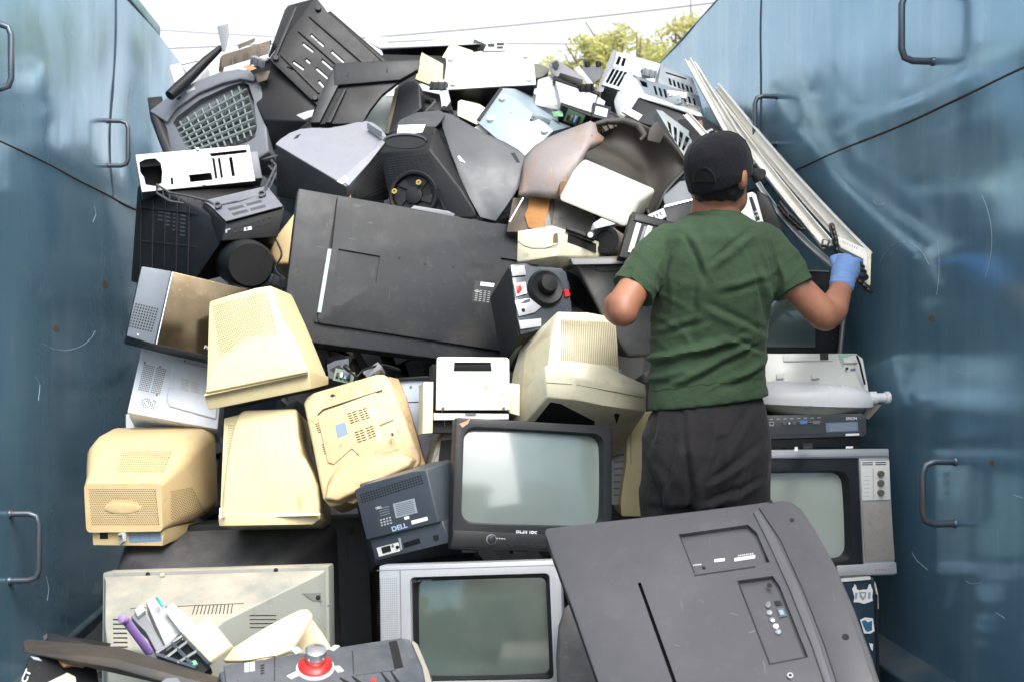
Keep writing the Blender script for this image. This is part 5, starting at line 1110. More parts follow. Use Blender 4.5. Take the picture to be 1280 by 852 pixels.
t.add('broken_tip', hullg([t.U(*q) for q in ((325, 200, 3.58), (335, 196, 3.58), (348, 193, 3.56), (346, 196, 3.56), (334, 202, 3.58))]), LAT, .001)

# --- grey shell with open grid
t = Thing('monitor_shell', 'grey monitor shell with an open ribbed grid, upper left', 'monitor shell', at=(265, 190, 3.85))
t.plane((188, 141, 3.97), (326, 105, 3.95), (215, 192, 3.92))
SG = plast('shell_grey', '5d6067', .45, .25, '4a4844', .2)
b = t.poly('housing', [(190, 142), (215, 124), (245, 107), (275, 95), (298, 90), (313, 92), (324, 102), (330, 125), (336, 190), (320, 200), (215, 200), (205, 178)], -.16, SG, -.002, .01, seg=3)
t.recess(b, [(216, 153), (222, 145), (250, 124), (285, 108), (304, 102), (311, 106), (317, 125), (321, 160), (318, 172), (290, 190), (244, 195), (230, 180)], .03)
tr_ = t.poly('top_rim', [(188, 141), (214, 121), (246, 104), (276, 92), (299, 88), (313, 90), (322, 99), (318, 104), (302, 101), (280, 106), (250, 118), (222, 137), (210, 155)], .014, GRYTOP, 0, .007, seg=3)
t.poly('rim_slot', [(222, 126), (226, 122.5), (229, 124), (225, 128)], .015, BLACK); t.poly('rim_badge', [(234, 116), (245, 111), (246, 114), (236, 119)], .0155, GRY)
gm = plast('grid_grey_green', '6b7676', .45, .25, '40403c', .15)
t.poly('grid_back', [(216, 153), (304, 102), (320, 168), (244, 195)], -.006, flat('grid_dark', '23282a', .6), -.026)
qa, qb, qc, qd = Vector((214, 156)), Vector((306, 101)), Vector((321, 166)), Vector((240, 196))
for i in range(1, 10):
    u = i / 10; a, b_ = qa.lerp(qb, u), qd.lerp(qc, u); t.add('grid_bar', tube([t.tan(a.x, a.y, *t.pl) - t.pl[1] * .012, t.tan(b_.x, b_.y, *t.pl) - t.pl[1] * .012], .0042, 5), gm)
for j in range(1, 7):
    u = j / 7; a, b_ = qa.lerp(qd, u), qb.lerp(qc, u); t.add('grid_bar', tube([t.tan(a.x, a.y, *t.pl) - t.pl[1] * .008, t.tan(b_.x, b_.y, *t.pl) - t.pl[1] * .008], .0042, 5), gm)
t.pl = (t.pl[0] - t.pl[1] * .022, t.pl[1]); t.marks('fine_louvres', [(224, 152), (302, 108), (315, 165), (246, 190)], 44, 7, .45, .6, gm, .002)
t.add('left_leg', hullg([t.U(*q) for q in ((188, 141, 3.96), (196, 148, 3.95), (214, 190, 3.9), (204, 192, 3.9), (184, 122, 4.0), (203, 120, 4.02), (188, 150, 4.05))]), SHELL, .004)

t = Thing('case_plate', 'white metal case frame with openings behind the grey grid shell', 'metal panel', at=(238, 110, 4.05))
t.plane((213, 82, 4.05), (252, 73, 4.08), (220, 108, 4.0)); b = t.poly('panel', [(212, 82), (256, 72), (266, 104), (222, 116)], -.006, WHM, 0, .001)
r_, n_ = t.onp([(226, 81), (247, 76), (253, 88), (231, 94)], .01); t.cut(b, prism(r_, n_ * -.03)); t.poly('cage', [(212, 83), (220, 110), (217, 112), (210, 90)], -.12, DGR, -.002)
t = Thing('curved_strip', 'black curved plastic strip arching over the grey grid shell', 'plastic strip', at=(245, 110, 3.95))
t.add('strip', tube([t.U(*q) for q in ((212, 120, 3.88), (225, 108, 3.92), (240, 94, 3.96), (258, 76, 4.0), (276, 60, 4.05))], [.02, .022, .021, .018, .012], 10), BLK, smooth=60)
t = Thing('broken_casing', 'dirty brown broken plastic frame with a white splinter, top left', 'plastic frame', at=(305, 95, 4.05))
hull(t, 'beam', [(276, 70, 4.0), (338, 51, 3.98), (336, 68, 3.96), (277, 86, 3.98), (280, 68, 4.1), (340, 50, 4.1)], BRN, .004); hull(t, 'side_web', [(275, 72, 4.0), (282, 70, 4.0), (279, 92, 3.98), (273, 90, 4.0), (278, 84, 4.12)], BRN, .003)
hull(t, 'upright', [(271, 33, 4.05), (286, 29, 4.05), (287, 45, 4.04), (282, 66, 4.02), (278, 66, 4.02), (276, 50, 4.1)], DGR, .003); hull(t, 'white_splinter', [(285, 48, 4.03), (297, 60, 4.02), (284, 66, 4.02), (288, 60, 4.05)], WHT, .001)
for k in range(3): hull(t, 'rib', [(290 + k * 16, 66 - k * 5, 3.96), (292 + k * 16, 65 - k * 5, 3.96), (292 + k * 16, 80 - k * 5, 3.955), (290 + k * 16, 81 - k * 5, 3.955), (291 + k * 16, 72 - k * 5, 3.99)], BRN, 0)
hull(t, 'back_bar', [(297, 56, 4.1), (320, 47, 4.1), (318, 53, 4.08), (298, 62, 4.08), (310, 54, 4.16)], BRN, .002)
hull(t, 'orange_tag', [(303, 84, 3.9), (313, 80, 3.9), (321, 86, 3.9), (312, 89, 3.9), (312, 85, 3.91)], plast('tan_tag', 'b08a68', .6, .2), 0)
t = Thing('black_casing', 'black plastic casing in shadow below the broken frame', 'casing', at=(340, 180, 4.0))
hull(t, 'casing', [(300, 92, 4.0), (335, 72, 4.0), (396, 132, 3.9), (385, 152, 3.88), (330, 150, 3.9), (340, 190, 3.95), (310, 100, 4.2), (390, 140, 4.2)], SHELL, .006)
hull(t, 'strut', [(318, 92, 3.93), (338, 88, 3.93), (334, 100, 3.92), (322, 104, 3.92), (330, 95, 3.98)], BRN, .003)

# --- slotted shell at the very top
t = Thing('television_shell', 'black slotted television shell tilted up at the top of the pile', 'television shell', at=(400, 130, 4.0))
t.plane((392, 0, 4.05), (482, 77, 4.0), (396, 132, 3.9))
b = t.poly('slotted_face', [(390, 1), (396, -2), (405, 9), (409, 15), (482, 77), (478, 90), (397, 133), (336, 74)], -.012, SHELL, 0, .003)
cuts = []
for (x0, y0, x1, y1, w_) in ((388, 43, 405, 58, 3), (378, 54, 392, 65, 3), (366, 77, 380, 87, 3), (382, 74, 388, 79, 3), (414, 64, 430, 78, 3), (402, 75, 416, 87, 3), (395, 85, 411, 99, 3), (398, 101, 405, 109, 3), (359, 84, 366, 88, 2.4)):
    d = Vector((x1 - x0, y1 - y0)).normalized(); n2 = Vector((-d.y, d.x)) * w_ * .62
    r_, n_ = t.onp([(x0 + n2.x, y0 + n2.y), (x1 + n2.x, y1 + n2.y), (x1 - n2.x, y1 - n2.y), (x0 - n2.x, y0 - n2.y)], .02); cuts.append(prism(r_, n_ * -.06))
t.cut(b, *cuts)
hull(t, 'left_side', [(356, 12, 4.2), (360, 7, 4.2), (374, 4, 4.16), (390, 1, 4.06), (394, -2, 4.06), (336, 74, 3.97), (335, 70, 4.0), (350, 30, 4.2)], SHELL, .006)
hull(t, 'right_flange', [(409, 16, 4.04), (413, 14, 4.06), (486, 77, 4.0), (482, 80, 3.99), (480, 78, 4.1), (412, 15, 4.14)], BLK, .003)
hull(t, 'bottom_side', [(336, 74, 3.95), (397, 133, 3.88), (400, 136, 3.9), (380, 100, 4.1), (350, 70, 4.15)], SHELL, .004)
t.aim(b)
for (x0, y0, x1, y1) in ((350, 70, 398, 118), (372, 40, 440, 100), (386, 22, 462, 88)): t.poly('moulded_rib', [(x0, y0), (x0 + 2.5, y0 - 1), (x1 + 2.5, y1 - 1), (x1, y1)], .007, SHELL, 0, .002)
for px, py in ((398, 12), (345, 74), (394, 124), (470, 78)): t.knob('screw_boss', px, py, .012, .012, BLK2)
t.poly('edge_rib', [(366, 12), (372, 10), (345, 74), (341, 72)], .008, SHELL, 0, .003)  # raised rib in the shell's own plastic
# --- tray-like bezel shell
t = Thing('television_shell', 'black television bezel shell lying open below the slotted shell', 'television shell', at=(450, 155, 3.85))
t.plane((417, 84, 3.85), (524, 79, 3.88), (390, 155, 3.75))
b = t.poly('face', [(418, 84), (424, 82), (522, 78), (523, 88), (500, 101), (478, 118), (462, 138), (453, 154), (388, 156), (404, 118)], -.02, SHELL, 0, .004)
t.poly('top_band', [(417, 84), (421, 82), (523, 77), (525, 80), (523, 90), (500, 103), (487, 104), (418, 110)], .016, BLK2, 0, .006)
t.poly('left_band', [(410, 100), (420, 85), (424, 108), (400, 156), (388, 156)], .014, BLK2, 0, .004); t.poly('center_ridge', [(428, 114), (434, 113), (414, 156), (406, 156)], .014, SHELL, 0, .005)
t.aim(b)
for px, py in ((435, 97), (484, 92)): t.poly('slot', [(px - 1.5, py + 2), (px - .5, py - 2.5), (px + 1.5, py - 3), (px + .8, py + 2)], .0175, BLACK)
hull(t, 'edge_scrap', [(370, 144, 3.82), (384, 139, 3.82), (393, 137, 3.82), (390, 146, 3.81), (380, 150, 3.81), (385, 143, 3.83)], GRY, .001)

# --- light grey topped CRT
t = Thing('monitor', 'grey monitor lying on its side with pale wavy top, upper centre left', 'monitor', at=(410, 245, 3.65), group='tube monitors')
t.plane((343, 179, 3.62), (484, 172, 3.72), (435, 234, 3.5))
b = t.poly('pale_side', [(344, 180), (350, 174), (362, 166), (376, 161), (392, 159.5), (410, 160), (428, 157), (444, 153), (457, 151), (466, 153), (476, 160), (484, 171), (478, 186), (436, 233), (430, 232)], -.3, plast('pale_grey_side', '777a84', .5, .2, '5a5650', .2), 0, .005)
hull(t, 'dark_front', [(344, 181, 3.6), (435, 235, 3.485), (346, 246, 3.6), (430, 262, 3.5), (350, 240, 3.8), (360, 180, 3.8)], SHELL, .005)
lo = hull(t, 'louvred_back', [(437, 234, 3.495), (484, 174, 3.69), (488, 210, 3.66), (486, 250, 3.6), (440, 256, 3.5), (470, 240, 3.8)], SHELL, .004)
t.aim(lo); t.marks('louvres', [(443, 236), (482, 188), (486, 240), (446, 252)], 1, 9, 1, .35, BLACK, .002)
t.aim(b); t.poly('hand_slot', [(367, 174), (371, 169.5), (376, 168), (372, 173)], .001, BLACK); t.poly('bevel_line', [(470, 165), (473, 172), (470, 186), (452, 212), (451, 211.4), (469, 185.6), (472, 172), (469.4, 165.6)], .0008, DGR)
t.poly('lower_band', [(424, 226), (472, 184), (478, 186), (436, 233)], .004, plast('pale_grey_band', '858892', .5, .2), 0, .002); t.poly('tape', [(421, 228), (431, 221), (436, 225), (428, 232)], .0012, LBW, .004)

# --- black CRT in the centre
t = Thing('monitor', 'black monitor with smooth curved side and round recess, upper centre', 'monitor', at=(570, 275, 3.5), group='tube monitors')
BS = plast('smooth_slate', '2b3037', .45, .25, '484642', .15)
side = t.add('smooth_side', loft([[t.U(*q) for q in r] for r in (
    [(551, 141, 3.62), (563, 142, 3.62), (580, 152, 3.6), (604, 166, 3.58), (630, 177, 3.56), (648, 187, 3.54), (660, 198, 3.52), (665, 209, 3.51), (650, 234, 3.47), (632, 260, 3.43), (620, 277, 3.41), (600, 272, 3.4), (588, 250, 3.42), (576, 225, 3.45), (563, 190, 3.52), (553, 160, 3.58)],
    [(530, 150, 3.9), (550, 150, 3.9), (570, 160, 3.9), (600, 172, 3.9), (630, 184, 3.9), (645, 192, 3.9), (655, 203, 3.9), (658, 212, 3.9), (645, 236, 3.8), (630, 260, 3.8), (615, 274, 3.8), (596, 270, 3.8), (580, 250, 3.8), (566, 225, 3.8), (550, 190, 3.8), (535, 165, 3.85)])]), BS, .006, smooth=40)
bk = hull(t, 'vented_back', [(475, 191, 3.5), (537, 187, 3.42), (545, 158, 3.5), (500, 156, 3.58), (494, 160, 3.6), (598, 271, 3.385), (576, 236, 3.40), (560, 194, 3.45), (500, 276, 3.42), (490, 270, 3.45), (482, 215, 3.48), (580, 278, 3.4)], SHELL, .005)
top = t.add('rounded_top', loft([[t.U(*q) for q in r] for r in ([(494, 158, 3.58), (500, 150, 3.6), (520, 141, 3.62), (550, 138, 3.63), (557, 145, 3.6), (545, 159, 3.52)], [(500, 160, 3.75), (505, 150, 3.8), (525, 143, 3.8), (552, 140, 3.8), (562, 150, 3.8), (550, 162, 3.7)])]), BS, .008, smooth=50)
t.aim(bk); t.poly('sticker', [(498, 157), (532, 156), (528, 166), (496, 170)], .001, LBW); 
t.poly('round_recess', [(507 + 26 * math.cos(k * .2618), 178 + 8.2 * math.sin(k * .2618)) for k in range(24)], .0012, BLACK); t.poly('recess_rim', [(507 + 27.5 * math.cos(-k * .13), 177.2 + 9.2 * math.sin(-k * .13)) for k in range(25)] + [(507 + 25.5 * math.cos(-k * .13), 178 + 7.6 * math.sin(-k * .13)) for k in range(24, -1, -1)], .006, BS, 0)
t.marks('side_perforations', [(544, 164), (552, 163), (584, 238), (572, 236)], 8, 34, .5, .5, BLACK); t.marks('rear_louvres', [(482, 197), (536, 192), (548, 214), (488, 226)], 10, 9, .7, .4, BLACK, .0012); t.marks('grille_ribs', [(495, 232), (540, 220), (560, 262), (498, 268)], 8, 1, .25, 1, BLK2, .004)
P_, n_ = t.hit(520, 245); P_ = t.U(519, 246, 3.40)
t.add('fan_ring', lathe(P_, n_, [(0, .082), (.03, .084), (.034, .08), (.032, .072), (.012, .07), (.01, .03), (.022, .028), (.024, .02)], 36), SHELL, smooth=30)
for k in range(5): a = k * 1.2566; u, v = basis(n_); c = P_ + n_ * .014; t.add('fan_blade', loft([[c + (u * math.cos(a + s1) + v * math.sin(a + s1)) * rr + n_ * h_ for s1, rr in ((0, .028), (.45, .028), (.7, .066), (.2, .066))] for h_ in (0, .004)]), BLK2)
for px, py in ((524, 229), (494, 240)): t.add('brass_screw', lathe(t.U(px, py, 3.37), n_, [(0, .009), (.012, .009), (.0121, .004), (.006, .004)]), plast('brass', 'b09a50', .4, .3, metal=.6))
t.aim(side); t.poly('hand_slot', [(639, 192), (643, 191), (650, 203), (646, 203)], .0015, BLACK); t.poly('torn_sticker', [(572, 196), (574, 195), (582, 204), (575, 202)], .001, LBW)

# --- shoe-like panel and pale panel between shells
t = Thing('curved_board', 'dull black curved panel standing between the shells, top centre', 'plastic panel', at=(505, 165, 3.9))
t.plane((500, 104, 3.95), (526, 104, 3.92), (490, 165, 3.85)); t.poly('panel', [(499, 108), (506, 101), (518, 100), (525, 106), (527, 135), (515, 145), (484, 170), (482, 166)], -.04, DGR if False else BLK2, 0, .012, seg=3); t.poly('edge', [(494, 112), (500, 106), (486, 168), (481, 168)], -.02, BRN, .004, .002)
t = Thing('pale_board', 'pale grey green plastic panel behind the bezel shell', 'plastic panel', at=(475, 170, 4.0)); t.plane((460, 115, 4.0), (495, 110, 4.0), (470, 170, 3.95)); t.poly('panel', [(482, 113), (496, 108), (490, 140), (482, 175), (440, 175)], -.02, plast('pale_sage', '9aa6a4', .5, .25), 0, .003); t.poly('glint', [(484, 117), (494, 115), (493, 121), (483, 121)], .003, CHR)
t = Thing('black_bracket', 'small black ribbed bracket below the white top case', 'bracket', at=(540, 145, 3.95)); hull(t, 'bracket', [(522, 112, 4.0), (550, 118, 4.0), (552, 146, 3.92), (525, 146, 3.92), (530, 115, 4.1), (552, 130, 4.1)], SHELL, .004); hull(t, 'strut', [(526, 120, 3.95), (545, 124, 3.94), (544, 127, 3.94), (526, 124, 3.95), (535, 122, 3.97)], BLK2, .001); hull(t, 'strut', [(528, 142, 3.9), (544, 125, 3.92), (546, 128, 3.92), (531, 144, 3.9), (536, 134, 3.93)], BLK2, .001)

# --- top row
t = Thing('computer_case', 'white computer case lying feet outward near the top of the pile', 'computer case', pose='white_case', group='computer cases')
b = hull(t, 'case', [(557, 67, 4.06), (666, 65, 4.06), (670, 106, 3.96), (560, 113, 3.96), (566, 138, 4.1), (664, 130, 4.1), (580, 80, 4.3), (650, 80, 4.3)], plast('top_white_steel', 'b4b4ae', .4, .15, '8a8070', .05), .004)
t.plane((557, 67, 4.055), (666, 65, 4.055), (560, 113, 3.955)); fp_ = t.poly('base_plate', [(557, 67), (666, 65), (670, 106), (560, 113)], .003, MATS['top_white_steel'], 0, .001); t.aim(fp_)
for px, py in ((564, 75), (658, 71), (567, 106), (662, 100)): t.knob('rubber_foot', px, py, .011, .01, LBW)
t.poly('latch_hole', [(629, 83), (633, 83), (633, 90), (629, 90)], .0008, LBG); t.poly('underside', [(561, 114), (669, 107), (664, 129), (566, 137)], .001, BLK, -.004) if False else None
hull(t, 'dark_front', [(560, 114, 3.955), (669, 107, 3.955), (664, 131, 4.08), (566, 139, 4.08), (570, 120, 4.12), (660, 118, 4.12)], BLK, .002)
t = Thing('beige_flap', 'olive beige plastic flap left of the white top case', 'plastic flap', at=(538, 110, 4.0)); t.plane((526, 66, 4.02), (553, 81, 4.0), (518, 98, 3.97)); t.poly('flap', [(527, 65), (530, 67), (554, 80), (553, 112), (519, 99)], -.015, plast('olive_beige', 'a8a684', .5, .3), 0, .003); t.poly('fold', [(526, 80), (553, 91), (553, 92.4), (526, 81.4)], .002, CRM)
t = Thing('beige_bracket', 'cream angled bracket sticking up behind the white top case', 'bracket', at=(575, 68, 4.15)); hull(t, 'bracket', [(552, 72, 4.1), (562, 56, 4.15), (566, 55, 4.15), (592, 64, 4.15), (590, 70, 4.12), (560, 74, 4.1), (570, 66, 4.2)], CRM, .003)
t = Thing('flat_player', 'pale grey flat disc player lying along the top edge of the pile', 'player', at=(540, 70, 4.5))
b = hull(t, 'body', [(456, 50, 4.5), (602, 49, 4.5), (606, 55, 4.42), (475, 62, 4.42), (470, 58, 4.42), (600, 60, 4.5), (480, 66, 4.5), (456, 46, 4.7), (605, 46, 4.7)], plast('pale_top_grey', 'a6a9b4', .4, .15), .005); hull(t, 'dark_underside', [(476, 63, 4.43), (605, 56, 4.43), (612, 62, 4.5), (560, 72, 4.5), (480, 72, 4.5), (520, 64, 4.7)], BLK, .004)
t.aim(b); t.marks('top_vent', [(484, 52.5), (543, 49.6), (543, 51), (486, 54)], 26, 1, .55, 1, BLACK); 
t = Thing('connector_block', 'pale connector block with black sockets at the end of the flat player', 'connector', at=(620, 66, 4.45)); t.plane((605, 50, 4.42), (633, 50, 4.44), (605, 64, 4.4)); t.poly('block', [(592, 49), (633, 50), (632, 64), (604, 64), (608, 56)], -.06, GRY, 0, .003)
for q in ([(610, 55), (618, 55), (618, 59), (610, 59)], [(621, 54), (630, 54), (630, 57), (621, 57)], [(621, 58.5), (629, 58.5), (629, 61), (621, 61)]): t.poly('socket', q, .0012, BLACK)
t = Thing('black_strip_casing', 'black casing filling the gap under the flat player', 'casing', at=(520, 95, 4.35)); hull(t, 'casing', [(478, 68, 4.4), (560, 70, 4.4), (556, 100, 4.3), (500, 110, 4.2), (470, 80, 4.35), (530, 80, 4.6)], SHELL, .006)
t = Thing('computer_case', 'pale blue computer case tipped on a corner with white feet', 'computer case', pose='blue_case', group='computer cases')
b = hull(t, 'case', [(628, 110, 3.85), (692, 164, 3.72), (655, 203, 3.64), (595, 153, 3.76), (662, 112, 4.1), (716, 158, 3.98), (680, 200, 3.95), (625, 150, 4.1)], PBL, .004)
t.plane((628, 110, 3.845), (692, 164, 3.715), (595, 153, 3.755)); fp_ = t.poly('base_plate', [(628, 111), (691, 164), (654, 202), (596, 153)], .002, PBL, .001, .001); t.aim(fp_)
for px, py in ((628, 124), (613, 150), (681, 165)): t.knob('white_foot', px, py, .013, .012, LBW)
for q in ([(631, 140), (649, 156)], [(640, 132), (664, 152)], [(630, 168), (648, 183)]): (a, b_), (c, d_) = q; t.poly('pressed_line', [(a, b_), (c, d_), (c, d_ + .9), (a, b_ + .9)], .0008, ZNC)
t.knob('screw', 639, 141, .004, .002, MET); t.poly('dark_edge', [(625, 111), (628, 112), (600, 152), (596, 151)], .006, BLK2, 0)
t = Thing('cream_box', 'small cream rounded box under the white top case', 'box', at=(590, 155, 3.9)); hull(t, 'box', [(572, 127, 3.9), (576, 125, 3.9), (607, 135, 3.86), (604, 152, 3.84), (596, 157, 3.84), (571, 145, 3.87), (600, 130, 4.05), (580, 126, 4.05)], CRM, .006, seg=3)
t = Thing('white_clip', 'small white and black plastic clip beside the black monitor', 'plastic clip', at=(605, 165, 3.8)); hull(t, 'clip', [(592, 160, 3.78), (602, 155, 3.78), (612, 166, 3.76), (606, 170, 3.76), (600, 160, 3.82)], WHT, .002)

# --- top right tangle
t = Thing('speaker_corner', 'dark olive rounded mesh corner right of the white top case', 'speaker', at=(677, 98, 4.1)); t.plane((667, 80, 4.05), (688, 88, 4.05), (669, 97, 4.0)); t.poly('mesh', [(667, 79), (678, 81), (687, 86), (686, 91), (678, 96), (669, 98)], -.06, plast('olive_mesh', '4c4f48', .6, .3, bump=.5, grain=150), 0, .004)
t = Thing('handset', 'grey handheld device lying on the white box, top right', 'handset', at=(708, 105, 4.0)); hull(t, 'body', [(684, 82, 4.0), (690, 75, 4.02), (697, 75, 4.02), (731, 98, 3.95), (730, 106, 3.93), (725, 107, 3.93), (696, 96, 3.95), (690, 95, 3.97), (705, 82, 4.1)], plast('handset_grey', '6a6a72', .4, .2), .006); t.plane((686, 80, 3.99), (698, 78, 4.0), (696, 92, 3.96)); t.poly('screen', [(689, 81), (696, 77), (699, 83), (695, 88)], .002, BLACK, .004)
t.add('underside', hullg([t.U(*q) for q in ((697, 97, 3.95), (728, 107, 3.92), (729, 100, 3.93), (700, 91, 3.95), (712, 98, 3.99))]), BLK, .002)
t = Thing('pale_carton', 'off white open carton left of the white box, top right', 'carton', at=(685, 135, 3.95)); b = hull(t, 'carton', [(668, 132, 3.92), (672, 100, 4.0), (690, 94, 4.0), (698, 130, 3.9), (698, 138, 3.9), (680, 110, 4.15), (700, 110, 4.15)], plast('off_white', 'a9aca8', .5, .3, '8a7a60', .2), .004); t.aim(b); t.poly('crease', [(672, 112), (696, 130), (696, 131.5), (672, 113.5)], .001, LBW); hull(t, 'green_board', [(690, 140, 3.86), (703, 138, 3.86), (704, 146, 3.85), (692, 146, 3.85), (698, 141, 3.9)], plast('circuit_green', '4f8a62', .5, .3), .001)
t = Thing('white_box', 'white flat box with black rim, top right of the pile', 'box', at=(720, 142, 3.9)); t.plane((693, 99, 3.95), (748, 119, 3.92), (700, 130, 3.85)); b = t.poly('lid', [(694, 100), (747, 119), (740, 142), (701, 129)], -.07, plast('bluish_white', 'a9adb6', .35, .12), 0, .003); t.poly('rim', [(692, 97), (750, 117), (749, 120), (693, 101)], -.08, BLK, .006, .001); t.poly('lower_rim', [(701, 129), (740, 142), (758, 148), (750, 151), (702, 133)], -.08, BLK, .004, .001); t.poly('end_face', [(748, 120), (757, 126), (750, 146), (741, 142)], -.03, GRY, -.004, .001)
t = Thing('small_screen', 'small pale screen unit beside the white box', 'screen', at=(755, 148, 3.85)); t.plane((742, 133, 3.84), (762, 138, 3.84), (744, 146, 3.8)); b = t.poly('frame', [(741, 128), (764, 134), (762, 150), (740, 146)], -.03, BLK2, 0, .002); t.poly('panel', [(745, 133), (760, 137), (758, 147), (743, 143)], .001, plast('silver_panel', 'c4ccd4', .3, .1))
t = Thing('thin_slab', 'thin grey slab standing upright at the top right of the pile', 'slab', at=(756, 116, 4.0)); hull(t, 'slab', [(766, 62, 4.05), (771, 63, 4.05), (754, 115, 3.93), (744, 117, 3.93), (748, 108, 3.95), (770, 66, 4.12), (752, 112, 4.02)], DGR, .003)
t = Thing('black_router', 'black box with two knobs behind the handset', 'box', at=(742, 95, 4.15)); b = hull(t, 'box', [(728, 83, 4.12), (752, 82, 4.12), (754, 94, 4.06), (742, 105, 4.05), (726, 96, 4.08), (740, 84, 4.3)], plast('slate_box', '4a4e54', .5, .3), .004)
for px in (734, 748): t.add('knob', lathe(t.U(px, 84, 4.12), Vector((0, 0, 1)), [(0, .012), (.02, .012), (.024, .006)]), BLK)
hull(t, 'cable_arm', [(716, 86, 4.1), (724, 82, 4.1), (745, 108, 3.98), (740, 112, 3.98), (728, 95, 4.08)], GRY, .004)
def chassis(label, quad, d4, mat, name='computer_chassis', slots=None, fan=None, depth=.12, grp='computer cases'):
    t = Thing(name, label, 'computer case', at=(sum(q[0] for q in quad) / 4, max(q[1] for q in quad), max(d4)), group=grp)
    t.plane(*[(quad[i][0], quad[i][1], d4[i]) for i in (0, 1, 3)]); b = t.poly('panel', quad, -.004, mat, 0, .001)
    cs = []
    for q in slots or []: r_, n_ = t.onp(q, .01); cs.append(prism(r_, n_ * -.03))
    if cs: t.cut(b, *cs)
    r_, n_ = t.onp(quad, -.004)
    for i in range(4):
        a, c = r_[i], r_[(i + 1) % 4]; k = (c - a).normalized() * .002; inn = (sum(r_, Vector()) / 4 - (a + c) / 2).normalized() * .004
        t.add('side_wall', hullg([a, c, a + inn, c + inn, a - n_ * depth, c - n_ * depth, a - n_ * depth + inn, c - n_ * depth + inn]), mat)
    t.poly('inner_tray', [(Vector(q) * .8 + Vector((sum(x[0] for x in quad) / 4, sum(x[1] for x in quad) / 4)) * .2)[:] for q in quad], -.004, BLK, -.06)
    if fan: t.marks('fan_grille', fan, 10, 8, .5, .5, DGR, keep=lambda i, j, a, c: ((i - 4.5) / 5) ** 2 + ((j - 3.5) / 4) ** 2 < 1)
    return t
def slotrow(quad, n, fill):
    a, b, c, d = [Vector(q) for q in quad]; o = []
    for i in range(n):
        u0, u1 = (i + .5 - fill / 2) / n, (i + .5 + fill / 2) / n; o.append([a.lerp(b, u0)[:], a.lerp(b, u1)[:], d.lerp(c, u1)[:], d.lerp(c, u0)[:]])
    return o
chassis('bare computer case back with round fan grille at the top right', [(770, 64), (826, 80), (818, 103), (757, 82)], (4.1, 4.05, 4.0, 4.05), plast('grey_case_steel', 'a4a9ad', .4, .35, metal=.3), slots=slotrow([(772, 70), (784, 74), (781, 84), (768, 80)], 2, .6), fan=[(801, 78), (819, 81), (816, 97), (799, 93)])
chassis('open bare case frame with three bays beside the thin slab', [(764, 83), (790, 89), (776, 113), (752, 106)], (4.0, 3.98, 3.92, 3.94), ZNC, slots=slotrow([(765, 86), (785, 91), (774, 109), (756, 103)], 4, .7))
chassis('long grey slotted computer chassis at the top right of the pile', [(793, 94), (874, 120), (880, 143), (806, 118)], (4.0, 4.0, 3.9, 3.9), plast('blue_zinc', '74828c', .38, .3, metal=.5), slots=slotrow([(815, 107), (870, 124), (873, 136), (818, 118)], 9, .5) + [[(799, 100), (808, 103), (810, 110), (803, 108)]])
chassis('upper right bare case frame with cut out bays near the wall', [(826, 80), (866, 98), (874, 120), (822, 104)], (4.2, 4.15, 4.05, 4.1), ZNC, slots=slotrow([(834, 97), (866, 110), (868, 117), (836, 106)], 6, .55) + [[(832, 90), (858, 98), (858, 100), (832, 92)]])
t = Thing('monitor', 'pale grey monitor lying dark side down among the cases, top right', 'monitor', at=(800, 148, 3.85), group='tube monitors')
hull(t, 'grey_side', [(766, 128, 3.9), (780, 93, 3.98), (788, 91, 3.98), (797, 100, 3.95), (807, 118, 3.88), (796, 123, 3.86), (778, 150, 3.8), (770, 145, 3.85), (790, 110, 4.1)], GRY, .008, seg=3)
hull(t, 'dark_front', [(797, 123, 3.85), (808, 117, 3.86), (880, 143, 3.8), (878, 150, 3.78), (860, 170, 3.75), (790, 150, 3.78), (780, 152, 3.79), (830, 140, 4.0)], BLK2, .004); hull(t, 'pale_rim', [(797, 122, 3.84), (806, 117, 3.85), (876, 141, 3.78), (880, 146, 3.775), (872, 146, 3.775), (840, 133, 3.8), (838, 130, 3.84)], GRY, .003)
chassis('slotted white lattice panel above the man cap', [(820, 137), (828, 139), (880, 178), (858, 200)], (3.72, 3.72, 3.6, 3.55), plast('lattice_grey', '8f979a', .4, .25, metal=.3), slots=slotrow([(832, 150), (872, 181), (860, 194), (838, 174)], 5, .55), depth=.04)
t = Thing('dark_machine', 'dark machine part with pale screws behind the white strips', 'machine part', at=(885, 175, 3.7)); b = hull(t, 'housing', [(845, 150, 3.72), (880, 146, 3.75), (900, 160, 3.7), (905, 180, 3.6), (870, 182, 3.6), (890, 160, 3.9)], BLK, .006); hull(t, 'grey_wheel', [(878, 166, 3.6), (890, 160, 3.62), (896, 170, 3.6), (886, 176, 3.58), (888, 168, 3.64)], GRY, .003); hull(t, 'brown_block', [(866, 152, 3.7), (878, 150, 3.7), (880, 162, 3.66), (868, 164, 3.66), (872, 156, 3.75)], RST2, .003)
